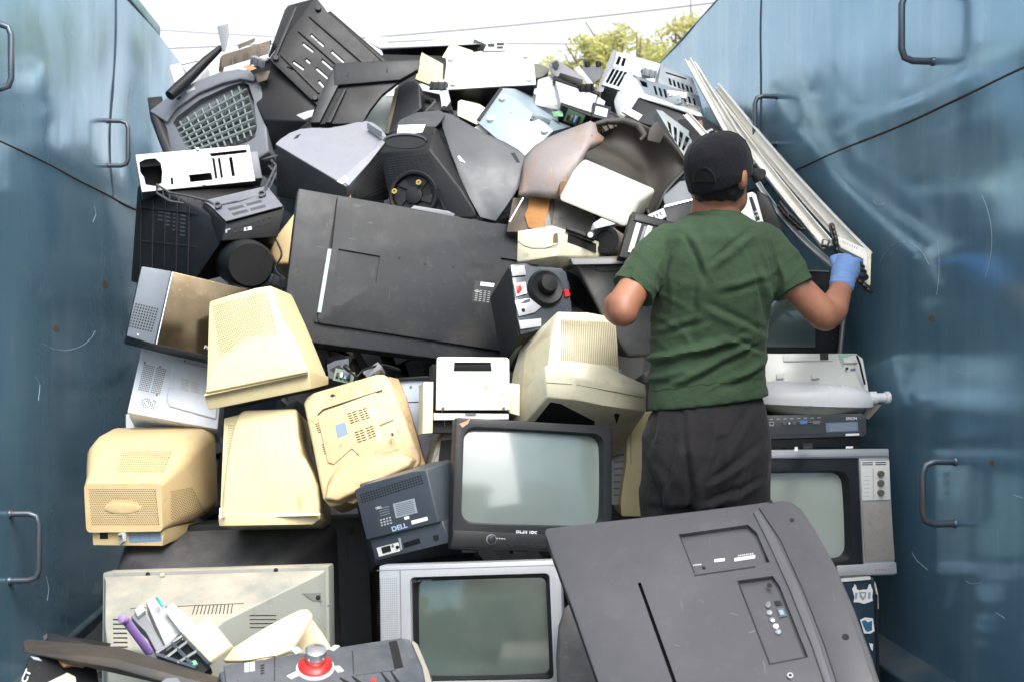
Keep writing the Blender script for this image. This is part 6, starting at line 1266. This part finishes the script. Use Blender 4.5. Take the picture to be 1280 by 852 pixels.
# ---------------------------------------------------------------- the man sorting the pile, seen from behind
def fabric(name, c, c2, sc_=900, rough=.9):
    m, n, b = nodes(name); v = coords(n)
    k = mixc(n, ramp(n, noi(n, v, 4, 5, .6), .35, .7), lin(c), lin(c2))
    k = mixc(n, mul(n, ramp(n, noi(n, v, 30, 5, .6), .55, .75), .25), k, tuple(min(1, x * 1.35) for x in lin(c2)))
    n.links.new(k, b.inputs['Base Color']); b.inputs['Roughness'].default_value = rough; b.inputs['Specular IOR Level'].default_value = .15
    b.inputs['Sheen Weight'].default_value = .06; b.inputs['Sheen Roughness'].default_value = .5
    bp = nd(n, 'ShaderNodeBump', i_Strength=.25, i_Distance=.002); n.links.new(noi(n, v, sc_ * .4, 3), bp.inputs['Height'])
    bp2 = nd(n, 'ShaderNodeBump', i_Strength=.5, i_Distance=.012); n.links.new(noi(n, v, 26, 4, .55), bp2.inputs['Height']); n.links.new(bp2.outputs[0], bp.inputs['Normal']); n.links.new(bp.outputs[0], b.inputs['Normal'])
    return m
def skinmat():
    m, n, b = nodes('tanned_skin'); v = coords(n)
    k = mixc(n, ramp(n, noi(n, v, 14, 5), .35, .7), lin('9f6c52'), lin('875a45')); n.links.new(k, b.inputs['Base Color']); b.inputs['Roughness'].default_value = .5
    b.inputs['Subsurface Weight'].default_value = .08; b.inputs['Subsurface Radius'].default_value = (.02, .008, .004)
    bp = nd(n, 'ShaderNodeBump', i_Strength=.12, i_Distance=.002); n.links.new(noi(n, v, 220, 4), bp.inputs['Height']); n.links.new(bp.outputs[0], b.inputs['Normal']); return m
SKIN = skinmat(); TEE = fabric('green_jersey', '384a36', '2e3d2d'); TRS = fabric('black_twill', '1e1d1f', '262425'); CAPM = fabric('black_cap_cotton', '141418', '1c1c20', 1400); HAIR = fabric('dark_hair', '0f0d0c', '1a1614', 1500, .6)
GLV = fabric('blue_knit_glove', '6f8cba', '6280b0', 2200); GLB = plast('black_rubber_palm', '1d1f24', .5, .2, dust=0)
FX, FY = .515, 2.62
man = Thing('person', 'person in green t-shirt, dark trousers and black cap reaching with a blue glove', 'person', world=Vector((FX, FY, 0)))
mU = man.U
def cap_(pts, n=20):
    "round-ended tapered chain: (px, py, d, r) in photo measures or (Vector, r)"
    P = [(mU(*q[:3]), q[3]) if len(q) == 4 else q for q in pts]; gs = []
    for (a, ra), (b, rb) in zip(P, P[1:]):
        d = b - a; L = d.length; dn = d.normalized(); rings = []
        u, w_ = basis(dn); prof = [(-ra * math.cos(t), ra * math.sin(t)) for t in (.15, .6, 1.1)] + [(0, ra), (L, rb)] + [(L + rb * math.sin(t), rb * math.cos(t)) for t in (.5, 1.0, 1.42)]
        gs.append(loft([[a + dn * t + (u * math.cos(2 * math.pi * k / n) + w_ * math.sin(2 * math.pi * k / n)) * r for k in range(n)] for t, r in prof]))
    return gs
def ell(rows, n=40, p=2.3):
    rings = []
    for py, l, r_, dc, ry, *tl in rows:
        c = mU((l + r_) / 2, py, dc); rx = (r_ - l) / 2 / F * dc; s_ = tl[0] if tl else 0; ring = []
        for k in range(n):
            a = 2 * math.pi * k / n; ca, sa = math.cos(a), math.sin(a); q = (abs(ca) ** p + abs(sa) ** p) ** (-1 / p)
            ring.append(c + Vector((rx * ca * q, ry * sa * q, rx * ca * s_)))
        rings.append(ring)
    return loft(rings)
def blob(name, gs, mat, vox=.007, it=6, disp=None, parent=None):
    "union of overlapping solids as one continuous smooth surface"
    me = mesh(name, joinm(*gs), mat, smooth=0); o = bpy.data.objects.new(name, me); col.objects.link(o)
    m = o.modifiers.new('r', 'REMESH'); m.mode = 'VOXEL'; m.voxel_size = vox; m.use_smooth_shade = True
    s_ = o.modifiers.new('s', 'SMOOTH'); s_.iterations = it; s_.factor = .5
    bpy.context.view_layer.update(); apply_mods(o)
    if disp:
        nr = [v.normal.copy() for v in o.data.vertices]
        for v, nn in zip(o.data.vertices, nr): v.co += nn * disp(v.co, nn)
    o.data.polygons.foreach_set('use_smooth', [True] * len(o.data.polygons))
    if not o.data.materials: o.data.materials.append(mat)
    o.parent = parent or man.o; return o
N3 = lambda p, s_, o=0: noise.noise(Vector((p.x * s_ + o, p.y * s_, p.z * s_)))
def ridge(ph, sharp=2.2): return (max(0, math.sin(ph)) ** sharp)
Zp = lambda py, d=2.5: ZC + (CY - py) / F * d                 # height of a photo row
def g_(x, c, s_): return math.exp(-((x - c) / s_) ** 2)
def creases(segs, p):
    "drawn folds: each a soft furrow with a raised lip beside it, fading at both ends"
    h = 0; x, z = p.x, p.z + .004 * N3(p, 14, 6); x += .004 * N3(p, 14, 16)
    for x0, y0, x1, y1, amp, wd in segs:
        ax, az = (x0 - CX) / F * 2.5 - FX, Zp(y0); bx, bz = (x1 - CX) / F * 2.5 - FX, Zp(y1)
        dx, dz = bx - ax, bz - az; L = math.hypot(dx, dz); t = ((x - ax) * dx + (z - az) * dz) / L; s_ = ((x - ax) * -dz + (z - az) * dx) / L
        if -.03 < t < L + .03 and abs(s_) < wd * 5:
            e = max(0, min(1, (t + .03) / .05)) * max(0, min(1, (L + .03 - t) / .05)); h += e * amp * (1.0 * math.exp(-((s_ - wd * 1.1) / (wd * 1.2)) ** 2) - .9 * math.exp(-((s_ + wd * .6) / (wd * .8)) ** 2))
    return h
TEEF = ((860, 297, 880, 346, .007, .008), (934, 294, 890, 328, .009, .008), (957, 414, 886, 384, .007, .009), (846, 446, 936, 426, .011, .008), (855, 480, 942, 432, .011, .009), (816, 457, 893, 438, .009, .008), (954, 438, 914, 422, .008, .007), (840, 326, 827, 376, .007, .008), (945, 340, 963, 390, .008, .009), (818, 480, 850, 470, .008, .008), (905, 365, 955, 350, .006, .009), (870, 360, 868, 415, .005, .010), (915, 480, 955, 462, .008, .008), (828, 418, 872, 402, .006, .009))
TRSF = ((856, 507, 858, 560, .006, .008), (858, 560, 868, 642, .012, .010), (890, 532, 868, 606, .008, .010), (938, 516, 892, 578, .010, .010), (947, 558, 886, 600, .010, .010), (948, 602, 880, 628, .009, .009), (829, 513, 819, 560, .008, .010), (846, 556, 832, 622, .009, .011), (925, 585, 905, 640, .007, .010), (815, 580, 835, 640, .007, .01))
def tee_folds(p, nn):
    x, z = p.x, p.z; w1 = N3(p, 6) * .03 + N3(p, 15, 4) * .008; h = 0
    lo = g_(z, Zp(452), .085); h += lo * .013 * ridge((z - .38 * x + w1) * 2 * math.pi / .048) * max(0, .45 + 1.1 * N3(p, 7, 2) + .35)
    h += g_(z, Zp(405), .09) * .010 * ridge((z + .75 * x + w1) * 2 * math.pi / .07) * max(0, .4 + 1.2 * N3(p, 5, 9))
    h += g_(z, Zp(335), .12) * .012 * ridge((x + .3 * z * (1 if x > 0 else -1) + w1 * 1.2) * 2 * math.pi / .055) * max(0, .5 + 1.3 * N3(p, 6, 20))
    if abs(x - .0) > .13: h += .005 * ridge((z - .9 * abs(x) + w1) * 2 * math.pi / .05) * g_(z, Zp(345), .1)
    h = h * .45 + (creases(TEEF, p) if nn.y < .3 else 0) + .004 * N3(p, 9, 31) + .0015 * N3(p, 30, 5)
    h += .003 * (1 if z < Zp(497, 2.6) + (x) * .1 else 0) * 0
    hem = Zp(503, 2.5) + .012 + .13 * x; return h * max(0, min(1, (z - hem) / .03))
def trs_folds(p, nn):
    x, z = p.x, p.z; w1 = N3(p, 6) * .03; h = 0
    h += .011 * ridge((x * .8 - .5 * z + w1) * 2 * math.pi / .085) * max(0, .5 + N3(p, 5, 3)) * (1 if z < Zp(510) else .3)
    h += .010 * ridge((z * .6 + x + w1) * 2 * math.pi / .11) * max(0, .3 + N3(p, 4, 13)); h -= .012 * g_(x, .0, .014) * (1 if Zp(690) < z < Zp(545) else 0)
    if z > Zp(530): h += .0015 * ridge((x + w1 * .3) * 2 * math.pi / .022)
    return h * .5 + (creases(TRSF, p) if nn.y < .3 else 0) + .003 * N3(p, 12, 8)
# body: head, neck, arms, hidden torso and legs as one surface
fd = Vector((.66, .75, 0)).normalized(); hc = mU(899, 214, 2.57); sidev = Vector((fd.y, -fd.x, 0))
def ellipsoid(c, rx, ry, rz, fdir, n=24, m=14):
    sv = Vector((fdir.y, -fdir.x, 0)); return loft([[c + sv * (rx * math.sin(t) * math.cos(2 * math.pi * k / n)) + fdir * (ry * math.sin(t) * math.sin(2 * math.pi * k / n)) + Vector((0, 0, -rz * math.cos(t))) for k in range(n)] for t in [.06 + (math.pi - .12) * i / m for i in range(m + 1)]])
body = [ellipsoid(hc + Vector((0, 0, -.002)), .070, .092, .105, fd), ellipsoid(hc + fd * .045 + Vector((0, 0, -.065)), .052, .05, .05, fd)]
body += cap_([(hc + fd * .088 + Vector((0, 0, -.0)), .012), (hc + fd * .108 + Vector((0, 0, -.03)), .015)])                  # nose
body += cap_([(hc + fd * .09 + sidev * .03 + Vector((0, 0, .012)), .012), (hc + fd * .09 - sidev * .03 + Vector((0, 0, .012)), .012)])   # brow
body += cap_([(hc + fd * .088 + sidev * .02 + Vector((0, 0, -.062)), .01), (hc + fd * .088 - sidev * .02 + Vector((0, 0, -.062)), .01)])  # mouth
for s_ in (-1, 1): body.append(ellipsoid(hc + sidev * s_ * .073 + Vector((0, 0, -.025)) - fd * .008, .011, .019, .033, (fd + sidev * s_ * -.4).normalized()))
body += cap_([(mU(894, 226, 2.585), .058), (mU(893, 252, 2.59), .058), (mU(893, 275, 2.6), .066)])
body += [ell([(520, 822, 946, 2.62, .09), (430, 826, 946, 2.62, .09), (350, 826, 956, 2.6, .1), (300, 836, 950, 2.6, .08), (284, 860, 928, 2.6, .06)])]
body += cap_([(836, 310, 2.6, .04), (803, 342, 2.55, .039), (778, 384, 2.49, .043)]) + cap_([(778, 389, 2.485, .041), (774, 385, 2.54, .044), (788, 368, 2.7, .036), (842, 340, 2.82, .028)])
body += cap_([(950, 308, 2.6, .04), (986, 350, 2.565, .040), (1030, 394, 2.565, .041)]) + cap_([(1032, 396, 2.565, .038), (1040, 388, 2.59, .040), (1049, 368, 2.64, .031), (1054, 350, 2.68, .027), (1056, 340, 2.7, .028)])
for lx in (842, 915): body += cap_([(lx, 560, 2.62, .06), (lx, 700, 2.62, .05), (lx, 780, 2.64, .045), (lx, 930, 2.64, .035)])
blob('body', body, SKIN, .006, 4)
# left hand, closed on a cable end out of sight in front of him
hl = cap_([(842, 340, 2.82, .028), (852, 334, 2.87, .034), (858, 331, 2.9, .032)])
for k in range(4): hl += cap_([(852 + 4 * k, 326 + 3 * k, 2.92, .0095), (854 + 4 * k, 325 + 3 * k, 2.95, .009), (856 + 4 * k, 331 + 3 * k, 2.965, .0085), (854 + 4 * k, 335 + 3 * k, 2.945, .008)], 10)
hl += cap_([(848, 340, 2.86, .012), (862, 345, 2.9, .0105), (868, 342, 2.93, .009)], 10)
blob('left_glove', hl, GLV, .004, 2)
# shirt
tee = [ell([(503, 810, 959, 2.62, .118, .13), (494, 811, 958, 2.62, .118, .12), (478, 812, 954, 2.62, .115, .06), (440, 813, 956, 2.62, .115), (400, 815, 960, 2.61, .12), (360, 815, 966, 2.6, .127), (325, 815, 970, 2.6, .127), (303, 818, 967, 2.6, .12), (289, 828, 958, 2.6, .105), (279, 841, 945, 2.6, .088), (271, 858, 929, 2.6, .074), (267, 862, 926, 2.6, .071)])]
tee += cap_([(836, 306, 2.6, .058), (811, 330, 2.57, .056), (789, 366, 2.53, .055)]) + cap_([(950, 305, 2.6, .058), (975, 333, 2.58, .056), (995, 367, 2.56, .052)])
tee_o = blob('t_shirt', tee, TEE, .0055, 5, tee_folds)
# open the sleeve ends and the neck so skin shows past clean hems
man.cut(tee_o, lathe(mU(788, 362, 2.535), mU(788, 362, 2.535) - mU(812, 328, 2.57), [(0, .09), (.1, .09)], 20), lathe(mU(995, 362, 2.56), mU(995, 362, 2.56) - mU(976, 332, 2.58), [(0, .09), (.1, .09)], 20))
tee_o.data.polygons.foreach_set('use_smooth', [True] * len(tee_o.data.polygons)); tee_o.data.set_sharp_from_angle(angle=R(75))
nb = mU(893, 268, 2.595); man.add('neck_band', loft([[nb + Vector((.070 * q * math.cos(a * math.pi / 16), .074 * q * math.sin(a * math.pi / 16), dz - .014 * (math.sin(a * math.pi / 16) > 0) * math.sin(a * math.pi / 16))) for a in range(32)] for q, dz in ((1.05, -.018), (1.04, -.004), (1.0, .0), (.95, -.003), (.95, -.018))], cap=False), TEE, parent=tee_o, smooth=60)
man.aim(tee_o)
hemp = []
for k in range(25):
    px = 814 + 142 * k / 24; P, n = man.hit(px, 488 - (px - 814) * .12 + 1.2 * math.sin(px * .3)); hemp.append(P + n * .0006)
man.add('hem_stitch', tube(hemp, .0011, 5), flat('stitch_green', '26361f', .9), parent=tee_o)
# trousers
trs = [ell([(488, 826, 942, 2.62, .095), (502, 818, 951, 2.62, .104, .1), (514, 812, 955, 2.615, .112, .06), (535, 806, 959, 2.61, .128), (560, 803, 961, 2.605, .137), (595, 802, 961, 2.605, .135), (625, 802, 960, 2.61, .12)])]
for lx, s_ in ((839, -1), (921, 1)): trs += cap_([(lx, 610, 2.61, .082), (lx + 0 * s_, 660, 2.61, .08), (lx, 760, 2.63, .07), (lx, 850, 2.64, .062), (lx, 918, 2.64, .06)])
trs += cap_([(880, 590, 2.6, .075), (880, 632, 2.61, .06)])
trs_o = blob('trousers', trs, TRS, .0065, 5, trs_folds)
for lx, s_ in ((839, -1), (921, 1)):
    sh = mU(lx, 940, 2.64); sh.z = .0
    man.add('shoe', loft([[sh + Vector((x * w_, y_, 0)) + Vector((0, 0, z)) for x, y_ in ((-.04, -.08), (.0, -.1), (.04, -.08), (.048, .05), (.042, .15), (0, .18), (-.042, .15), (-.048, .05))] for z, w_ in ((.002, 1), (.03, 1.02), (.06, .85), (.1, .6))]), BLK, .006)
# hair and cap
hr = [ellipsoid(hc + Vector((0, 0, -.004)) - fd * .006, .0745, .09, .1, fd)]
hair_o = blob('hair', hr, HAIR, .005, 2, lambda p, nn: .003 * N3(p, 60, 2) - (.03 if ((p - hc).dot(fd) > .03 or p.z < hc.z - .085 + max(0, (p - hc).dot(fd)) * .6) else 0))
cc = hc + Vector((0, 0, .006)) - fd * .002; up = (Vector((0, 0, 1)) - fd * .34 + sidev * -.03).normalized(); cf = (fd + Vector((0, 0, .34))).normalized(); csd = cf.cross(up).normalized()
rings = []
for t, (h_, rx, ry) in enumerate(((-.034, .0785, .099), (-.03, .0815, .102), (.0, .084, .104), (.03, .0825, .101), (.055, .075, .092), (.075, .061, .075), (.088, .04, .05), (.0935, .018, .022), (.0945, .002, .003))):
    rings.append([cc + up * (h_ - (.012 * max(0, -math.sin(2 * math.pi * k / 36)) if t < 3 else 0)) + csd * (rx * (1 + .008 * math.cos(12 * math.pi * k / 36)) * math.cos(2 * math.pi * k / 36)) + cf * (ry * math.sin(2 * math.pi * k / 36)) for k in range(36)])
cap_o = man.add('cap', loft(rings), CAPM, smooth=70)
man.add('cap_button', lathe(cc + up * .093, up, [(0, .008), (.004, .007), (.006, .0)]), CAPM, parent=cap_o)
bv, bf = [], []; NB = 14
for j in range(6):
    for i in range(NB + 1):
        a = R(8 + 164 * i / NB); e = .088 * math.sin(a) ** .8 * j / 5
        p = cc + up * (-.026 - .012 * (j / 5) ** 1.5 - .018 * (math.cos(a) ** 2) * (j / 5)) + csd * (.082 * math.cos(a)) + cf * (.101 * math.sin(a) + e); bv.append(p)
for j in range(5):
    for i in range(NB): q = j * (NB + 1) + i; bf.append((q, q + 1, q + NB + 2, q + NB + 1))
br = man.add('brim', (bv, bf), CAPM, parent=cap_o, smooth=80); sm = br.modifiers.new('s', 'SOLIDIFY'); sm.thickness = .006
man.aim(cap_o); arch = [(871 + 13 * math.cos(a) * (1 if 1 else 0) + 9, 228 - 17 * math.sin(a)) for a in [math.pi * k / 10 for k in range(11)]]
man.poly('back_opening', arch, .0015, HAIR, .0005, parent=cap_o); man.poly('opening_edge', [(880 + 15 * math.cos(a), 228 - 19 * math.sin(a)) for a in [math.pi * k / 12 for k in range(13)]] + [(880 + 12.6 * math.cos(a), 228 - 16.6 * math.sin(a)) for a in [math.pi * k / 12 for k in range(12, -1, -1)]], .003, CAPM, .0005, parent=cap_o)
for a in (0, .33, .66, 1.0):
    pts = []
    for j, rg in enumerate(rings[1:-1]): q = rg[int(2 + a * 36) % 36]; pts.append(q + (q - cc).normalized() * .0004)
    man.add('cap_seam', tube(pts, .0011, 4), HAIR, parent=cap_o)
# right glove gripping the strips: palm, four curled fingers, thumb
gl = cap_([(1053, 352, 2.675, .031), (1055, 344, 2.69, .036), (1058, 336, 2.71, .037), (1056, 330, 2.73, .03)])
gl_o = blob('right_glove', gl + cap_([(1052, 357, 2.66, .0325), (1053, 353, 2.67, .0325)]), GLV, .004, 3, lambda p, nn: .0012 * N3(p, 90, 1) + .0016 * ridge(p.z * 2 * math.pi / .011) * (1 if p.z < Zp(346, 2.68) else .25))
for k in range(4):
    kx, ky, kd = 1062 + 2.2 * k, 326 + 6.2 * k, 2.735 - .012 * k
    f = cap_([(kx, ky, kd, .0115), (kx + 9, ky + .5, kd + .005, .0105), (kx + 13, ky + 2, kd + .03, .0098), (kx + 10, ky + 4, kd + .05, .009)], 10)
    blob('finger', f, GLB if k else GLV, .003, 2, parent=gl_o)
blob('thumb', cap_([(1046, 332, 2.72, .013), (1042, 324, 2.745, .012), (1050, 321, 2.77, .0105)], 10), GLV, .003, 2, parent=gl_o)
# ---------------------------------------------------------------- wear on the walls, loose cables
def scar(wo, pts, r, mat, name='paint_scratch'):
    con.aim(wo); P = []
    for x, y in pts: c, n = con.hit(x, y); P.append(c + n * r * .2)
    con.add(name, tube(P, r, 4), mat, parent=wo)
def arc(cx, cy, rx, ry, a0, a1, n=9): return [(cx + rx * math.cos(R(a0 + (a1 - a0) * k / (n - 1))), cy + ry * math.sin(R(a0 + (a1 - a0) * k / (n - 1)))) for k in range(n)]
SCR = flat('bare_scratch', 'a3b4bb', .5); SCD = flat('dull_scratch', '6f858f', .6); RSP = plast('rust_spot_m', '5c4a3c', .9, .6, '7a624c', 0)
for pts in (arc(1130, 360, 36, 58, 215, 330), arc(1160, 330, 14, 60, 330, 400), arc(1100, 250, 8, 6, 20, 170), arc(1150, 300, 90, 110, 330, 385), [(1245, 765), (1256, 772)], [(1268, 618), (1279, 622)], [(1140, 690), (1146, 700), (1160, 712)], arc(1218, 722, 12, 7, 10, 150)): scar(wr, pts, .0006, SCR)
for pts in ([(118, 258), (120, 268), (116, 278)], arc(80, 400, 42, 38, 20, 130), [(44, 470), (50, 480), (48, 500)], [(58, 720), (61, 735), (59, 750)]): scar(wl, pts, .0007, SCR)
for wo, x, y, r in ((wr, 1165, 398, 4), (wr, 1240, 578, 3), (wl, 131, 355, 4), (wl, 70, 410, 4), (wl, 24, 725, 4)):
    con.aim(wo); con.poly('rust_spot', [(x + r * (1 + .4 * math.sin(k * 2.3)) * math.cos(k * .7854), y + r * (1.2 + .5 * math.sin(k * 1.7)) * math.sin(k * .7854)) for k in range(8)], .0006, RSP, parent=wo)
def cord(label, pts, r=.0035, mat=None):
    t = Thing('power_cord', label, 'cord', world=U(*pts[-1]), group='loose power cords'); P = [t.U(*q) for q in pts]; S = []
    for i in range(len(P) - 1):
        a, b, c, d = P[max(i - 1, 0)], P[i], P[i + 1], P[min(i + 2, len(P) - 1)]
        for k in range(6): q = k / 6; S.append(.5 * ((2 * b) + (c - a) * q + (2 * a - 5 * b + 4 * c - d) * q * q + (3 * b - a - 3 * c + d) * q ** 3))
    S.append(P[-1]); t.add('cord', tube(S, r, 7), mat or BLK, smooth=60); u = (S[-1] - S[-3]).normalized()
    t.add('plug', lathe(S[-1], u, [(0, r), (.004, r * 2), (.02, r * 2.4), (.028, r * 2.2)], 10), mat or BLK, smooth=40)
cord('black power cord in the dark gap under the big flat television', [(500, 462, 3.0), (478, 456, 3.05), (455, 462, 3.0), (446, 470, 2.98), (438, 464, 2.99)])
cord('grey power cord hanging beside the dark television', [(548, 560, 2.79), (543, 575, 2.78), (546, 592, 2.77), (540, 600, 2.77)], .003, DGR)
cord('black power cord trailing over the black television shell', [(345, 300, 3.3), (352, 318, 3.28), (344, 335, 3.27), (350, 345, 3.25)], .0035)

# small fragments caught between the big pieces
FR = ((322, 78, 3.9, .03, DGR, 'bracket', 'grey clip fragment wedged under the broken brown casing'), (404, 146, 3.78, .025, BLK2, 'bracket', 'dark chip of plastic under the bezel shell'),
 (468, 163, 3.7, .03, ZNC, 'plate', 'thin metal plate tip behind the pale wavy monitor'), (548, 108, 3.95, .035, BLK2, 'bracket', 'dark latch piece left of the white top case'),
 (612, 140, 3.8, .025, WHT, 'plate', 'white splinter beside the tipped blue case'), (676, 150, 3.75, .03, ZNC, 'plate', 'bare metal offcut below the off white carton'),
 (718, 148, 3.78, .035, DGR, 'board', 'grey board edge below the white flat box'), (760, 158, 3.7, .03, BRN, 'bracket', 'brown bracket above the dark scoop'),
 (790, 142, 3.74, .03, WHM, 'plate', 'white metal tab on the dark monitor front'), (835, 128, 3.82, .04, ZNC, 'plate', 'metal strip lying across the slotted chassis'),
 (733, 110, 3.92, .03, BLK, 'bracket', 'black latch on the white flat box'), (705, 92, 4.0, .02, GRY, 'plate', 'pale key pad resting on the handset'),
 (812, 92, 4.0, .03, DGR, 'bracket', 'dark drive rail hanging from the fan grille case'), (652, 140, 3.95, .035, BLK2, 'board', 'dark board behind the tipped blue case'),
 (430, 470, 3.02, .03, BLK2, 'board', 'dark board scrap in the gap right of the screen down monitor'), (470, 468, 3.03, .028, DGR, 'bracket', 'grey bracket in the gap above the beige monitor'),
 (760, 470, 2.98, .04, DGR, 'bracket', 'grey casing corner under the tipped bin'), (348, 352, 3.2, .03, BLK2, 'bracket', 'dark knob base below the tube neck'),
 (846, 118, 3.95, .03, WHM, 'plate', 'white expansion plate on the upper right case'), (866, 135, 3.8, .025, CHR, 'plate', 'shiny end clip at the end of the slotted chassis'))
for i, (px, py, d, s_, mt, nm, lb) in enumerate(FR):
    rnd = random.Random(i); t = Thing({'bracket': 'bracket_fragment', 'plate': 'metal_fragment', 'board': 'board_fragment'}[nm], lb, 'fragment', at=(px, py, d), group='small fragments in the pile')
    m_ = Euler([rnd.uniform(-.6, .6) for _ in range(3)]).to_matrix(); tr3 = lambda g: ([m_ @ q for q in g[0]], g[1])
    if nm == 'bracket':
        t.add('web', tr3(box(-s_, s_, -.003, .003, -s_ * .5, s_ * .5)), mt, .001); t.add('flange', tr3(box(-s_, s_, .0035, .03, s_ * .5 - .006, s_ * .5)), mt, .001)
        for k in range(3): t.add('rib', tr3(box(-s_ * .8 + k * s_ * .75, -s_ * .7 + k * s_ * .75, -.012, -.0035, -s_ * .5, s_ * .45)), mt)
    elif nm == 'plate':
        t.add('sheet', tr3(box(-s_ * 1.3, s_ * 1.3, -.001, .001, -s_ * .45, s_ * .45)), mt, .0005); t.add('folded_edge', tr3(box(-s_ * 1.3, s_ * 1.3, .0012, .012, -s_ * .45, -s_ * .45 + .002)), mt)
        for k in range(2): t.add('screw_head', tr3(lathe(Vector((-s_ + 2 * s_ * k, -.001, 0)), Vector((0, -1, 0)), [(0, .004), (.002, .003)], 10)), MET)
    else:
        t.add('board', tr3(box(-s_, s_, -.001, .001, -s_ * .7, s_ * .7)), plast('board_green', '3d5a44', .5, .4, '2a2a26', .2), .0004)
        for k in range(4): t.add('component', tr3(box(-s_ * .8 + k * s_ * .4, -s_ * .55 + k * s_ * .4, -.012 - .004 * (k % 2), -.0012, -s_ * .4, s_ * (.1 + .1 * k))), (BLK, MET, LBB, BLK)[k], .001)

# added shed, unseen behind the camera, there only for the screens to reflect
t = Thing('unseen_reflection_shed', 'unseen pale metal shed added behind the camera for the television screens to mirror', 'building', world=Vector((-1.5, -15, -.2)))
sw = t.add('wall', box(-7, 7, -4, 0, 0, 4.2), plast('shed_cladding', 'a9a49a', .7, .4, '6a6258', .1), .02)
t.add('roof', hullg([Vector((x, y, z)) for x in (-7.4, 7.4) for y, z in ((.5, 4.1), (.5, 4.3), (-2, 5.6), (-4.5, 4.3), (-4.5, 4.1))]), plast('shed_roof', '6a5046', .7, .4), .01)
dr = t.add('roller_door', box(-4.5, -.5, .01, .08, 0, 3.3), plast('door_green', '42524a', .5, .3), .01)
for k in range(10): t.add('slat', box(-4.45, -.55, .081, .1, .1 + k * .32, .36 + k * .32), MATS['door_green'], .004, parent=dr)
for x in (1.2, 3.2, 5.2):
    wd = t.add('window', box(x, x + 1.2, .01, .06, 1.6, 2.8), WHM, .01); t.add('pane', box(x + .08, x + 1.12, .061, .068, 1.68, 2.72), GLSD, .002, parent=wd)
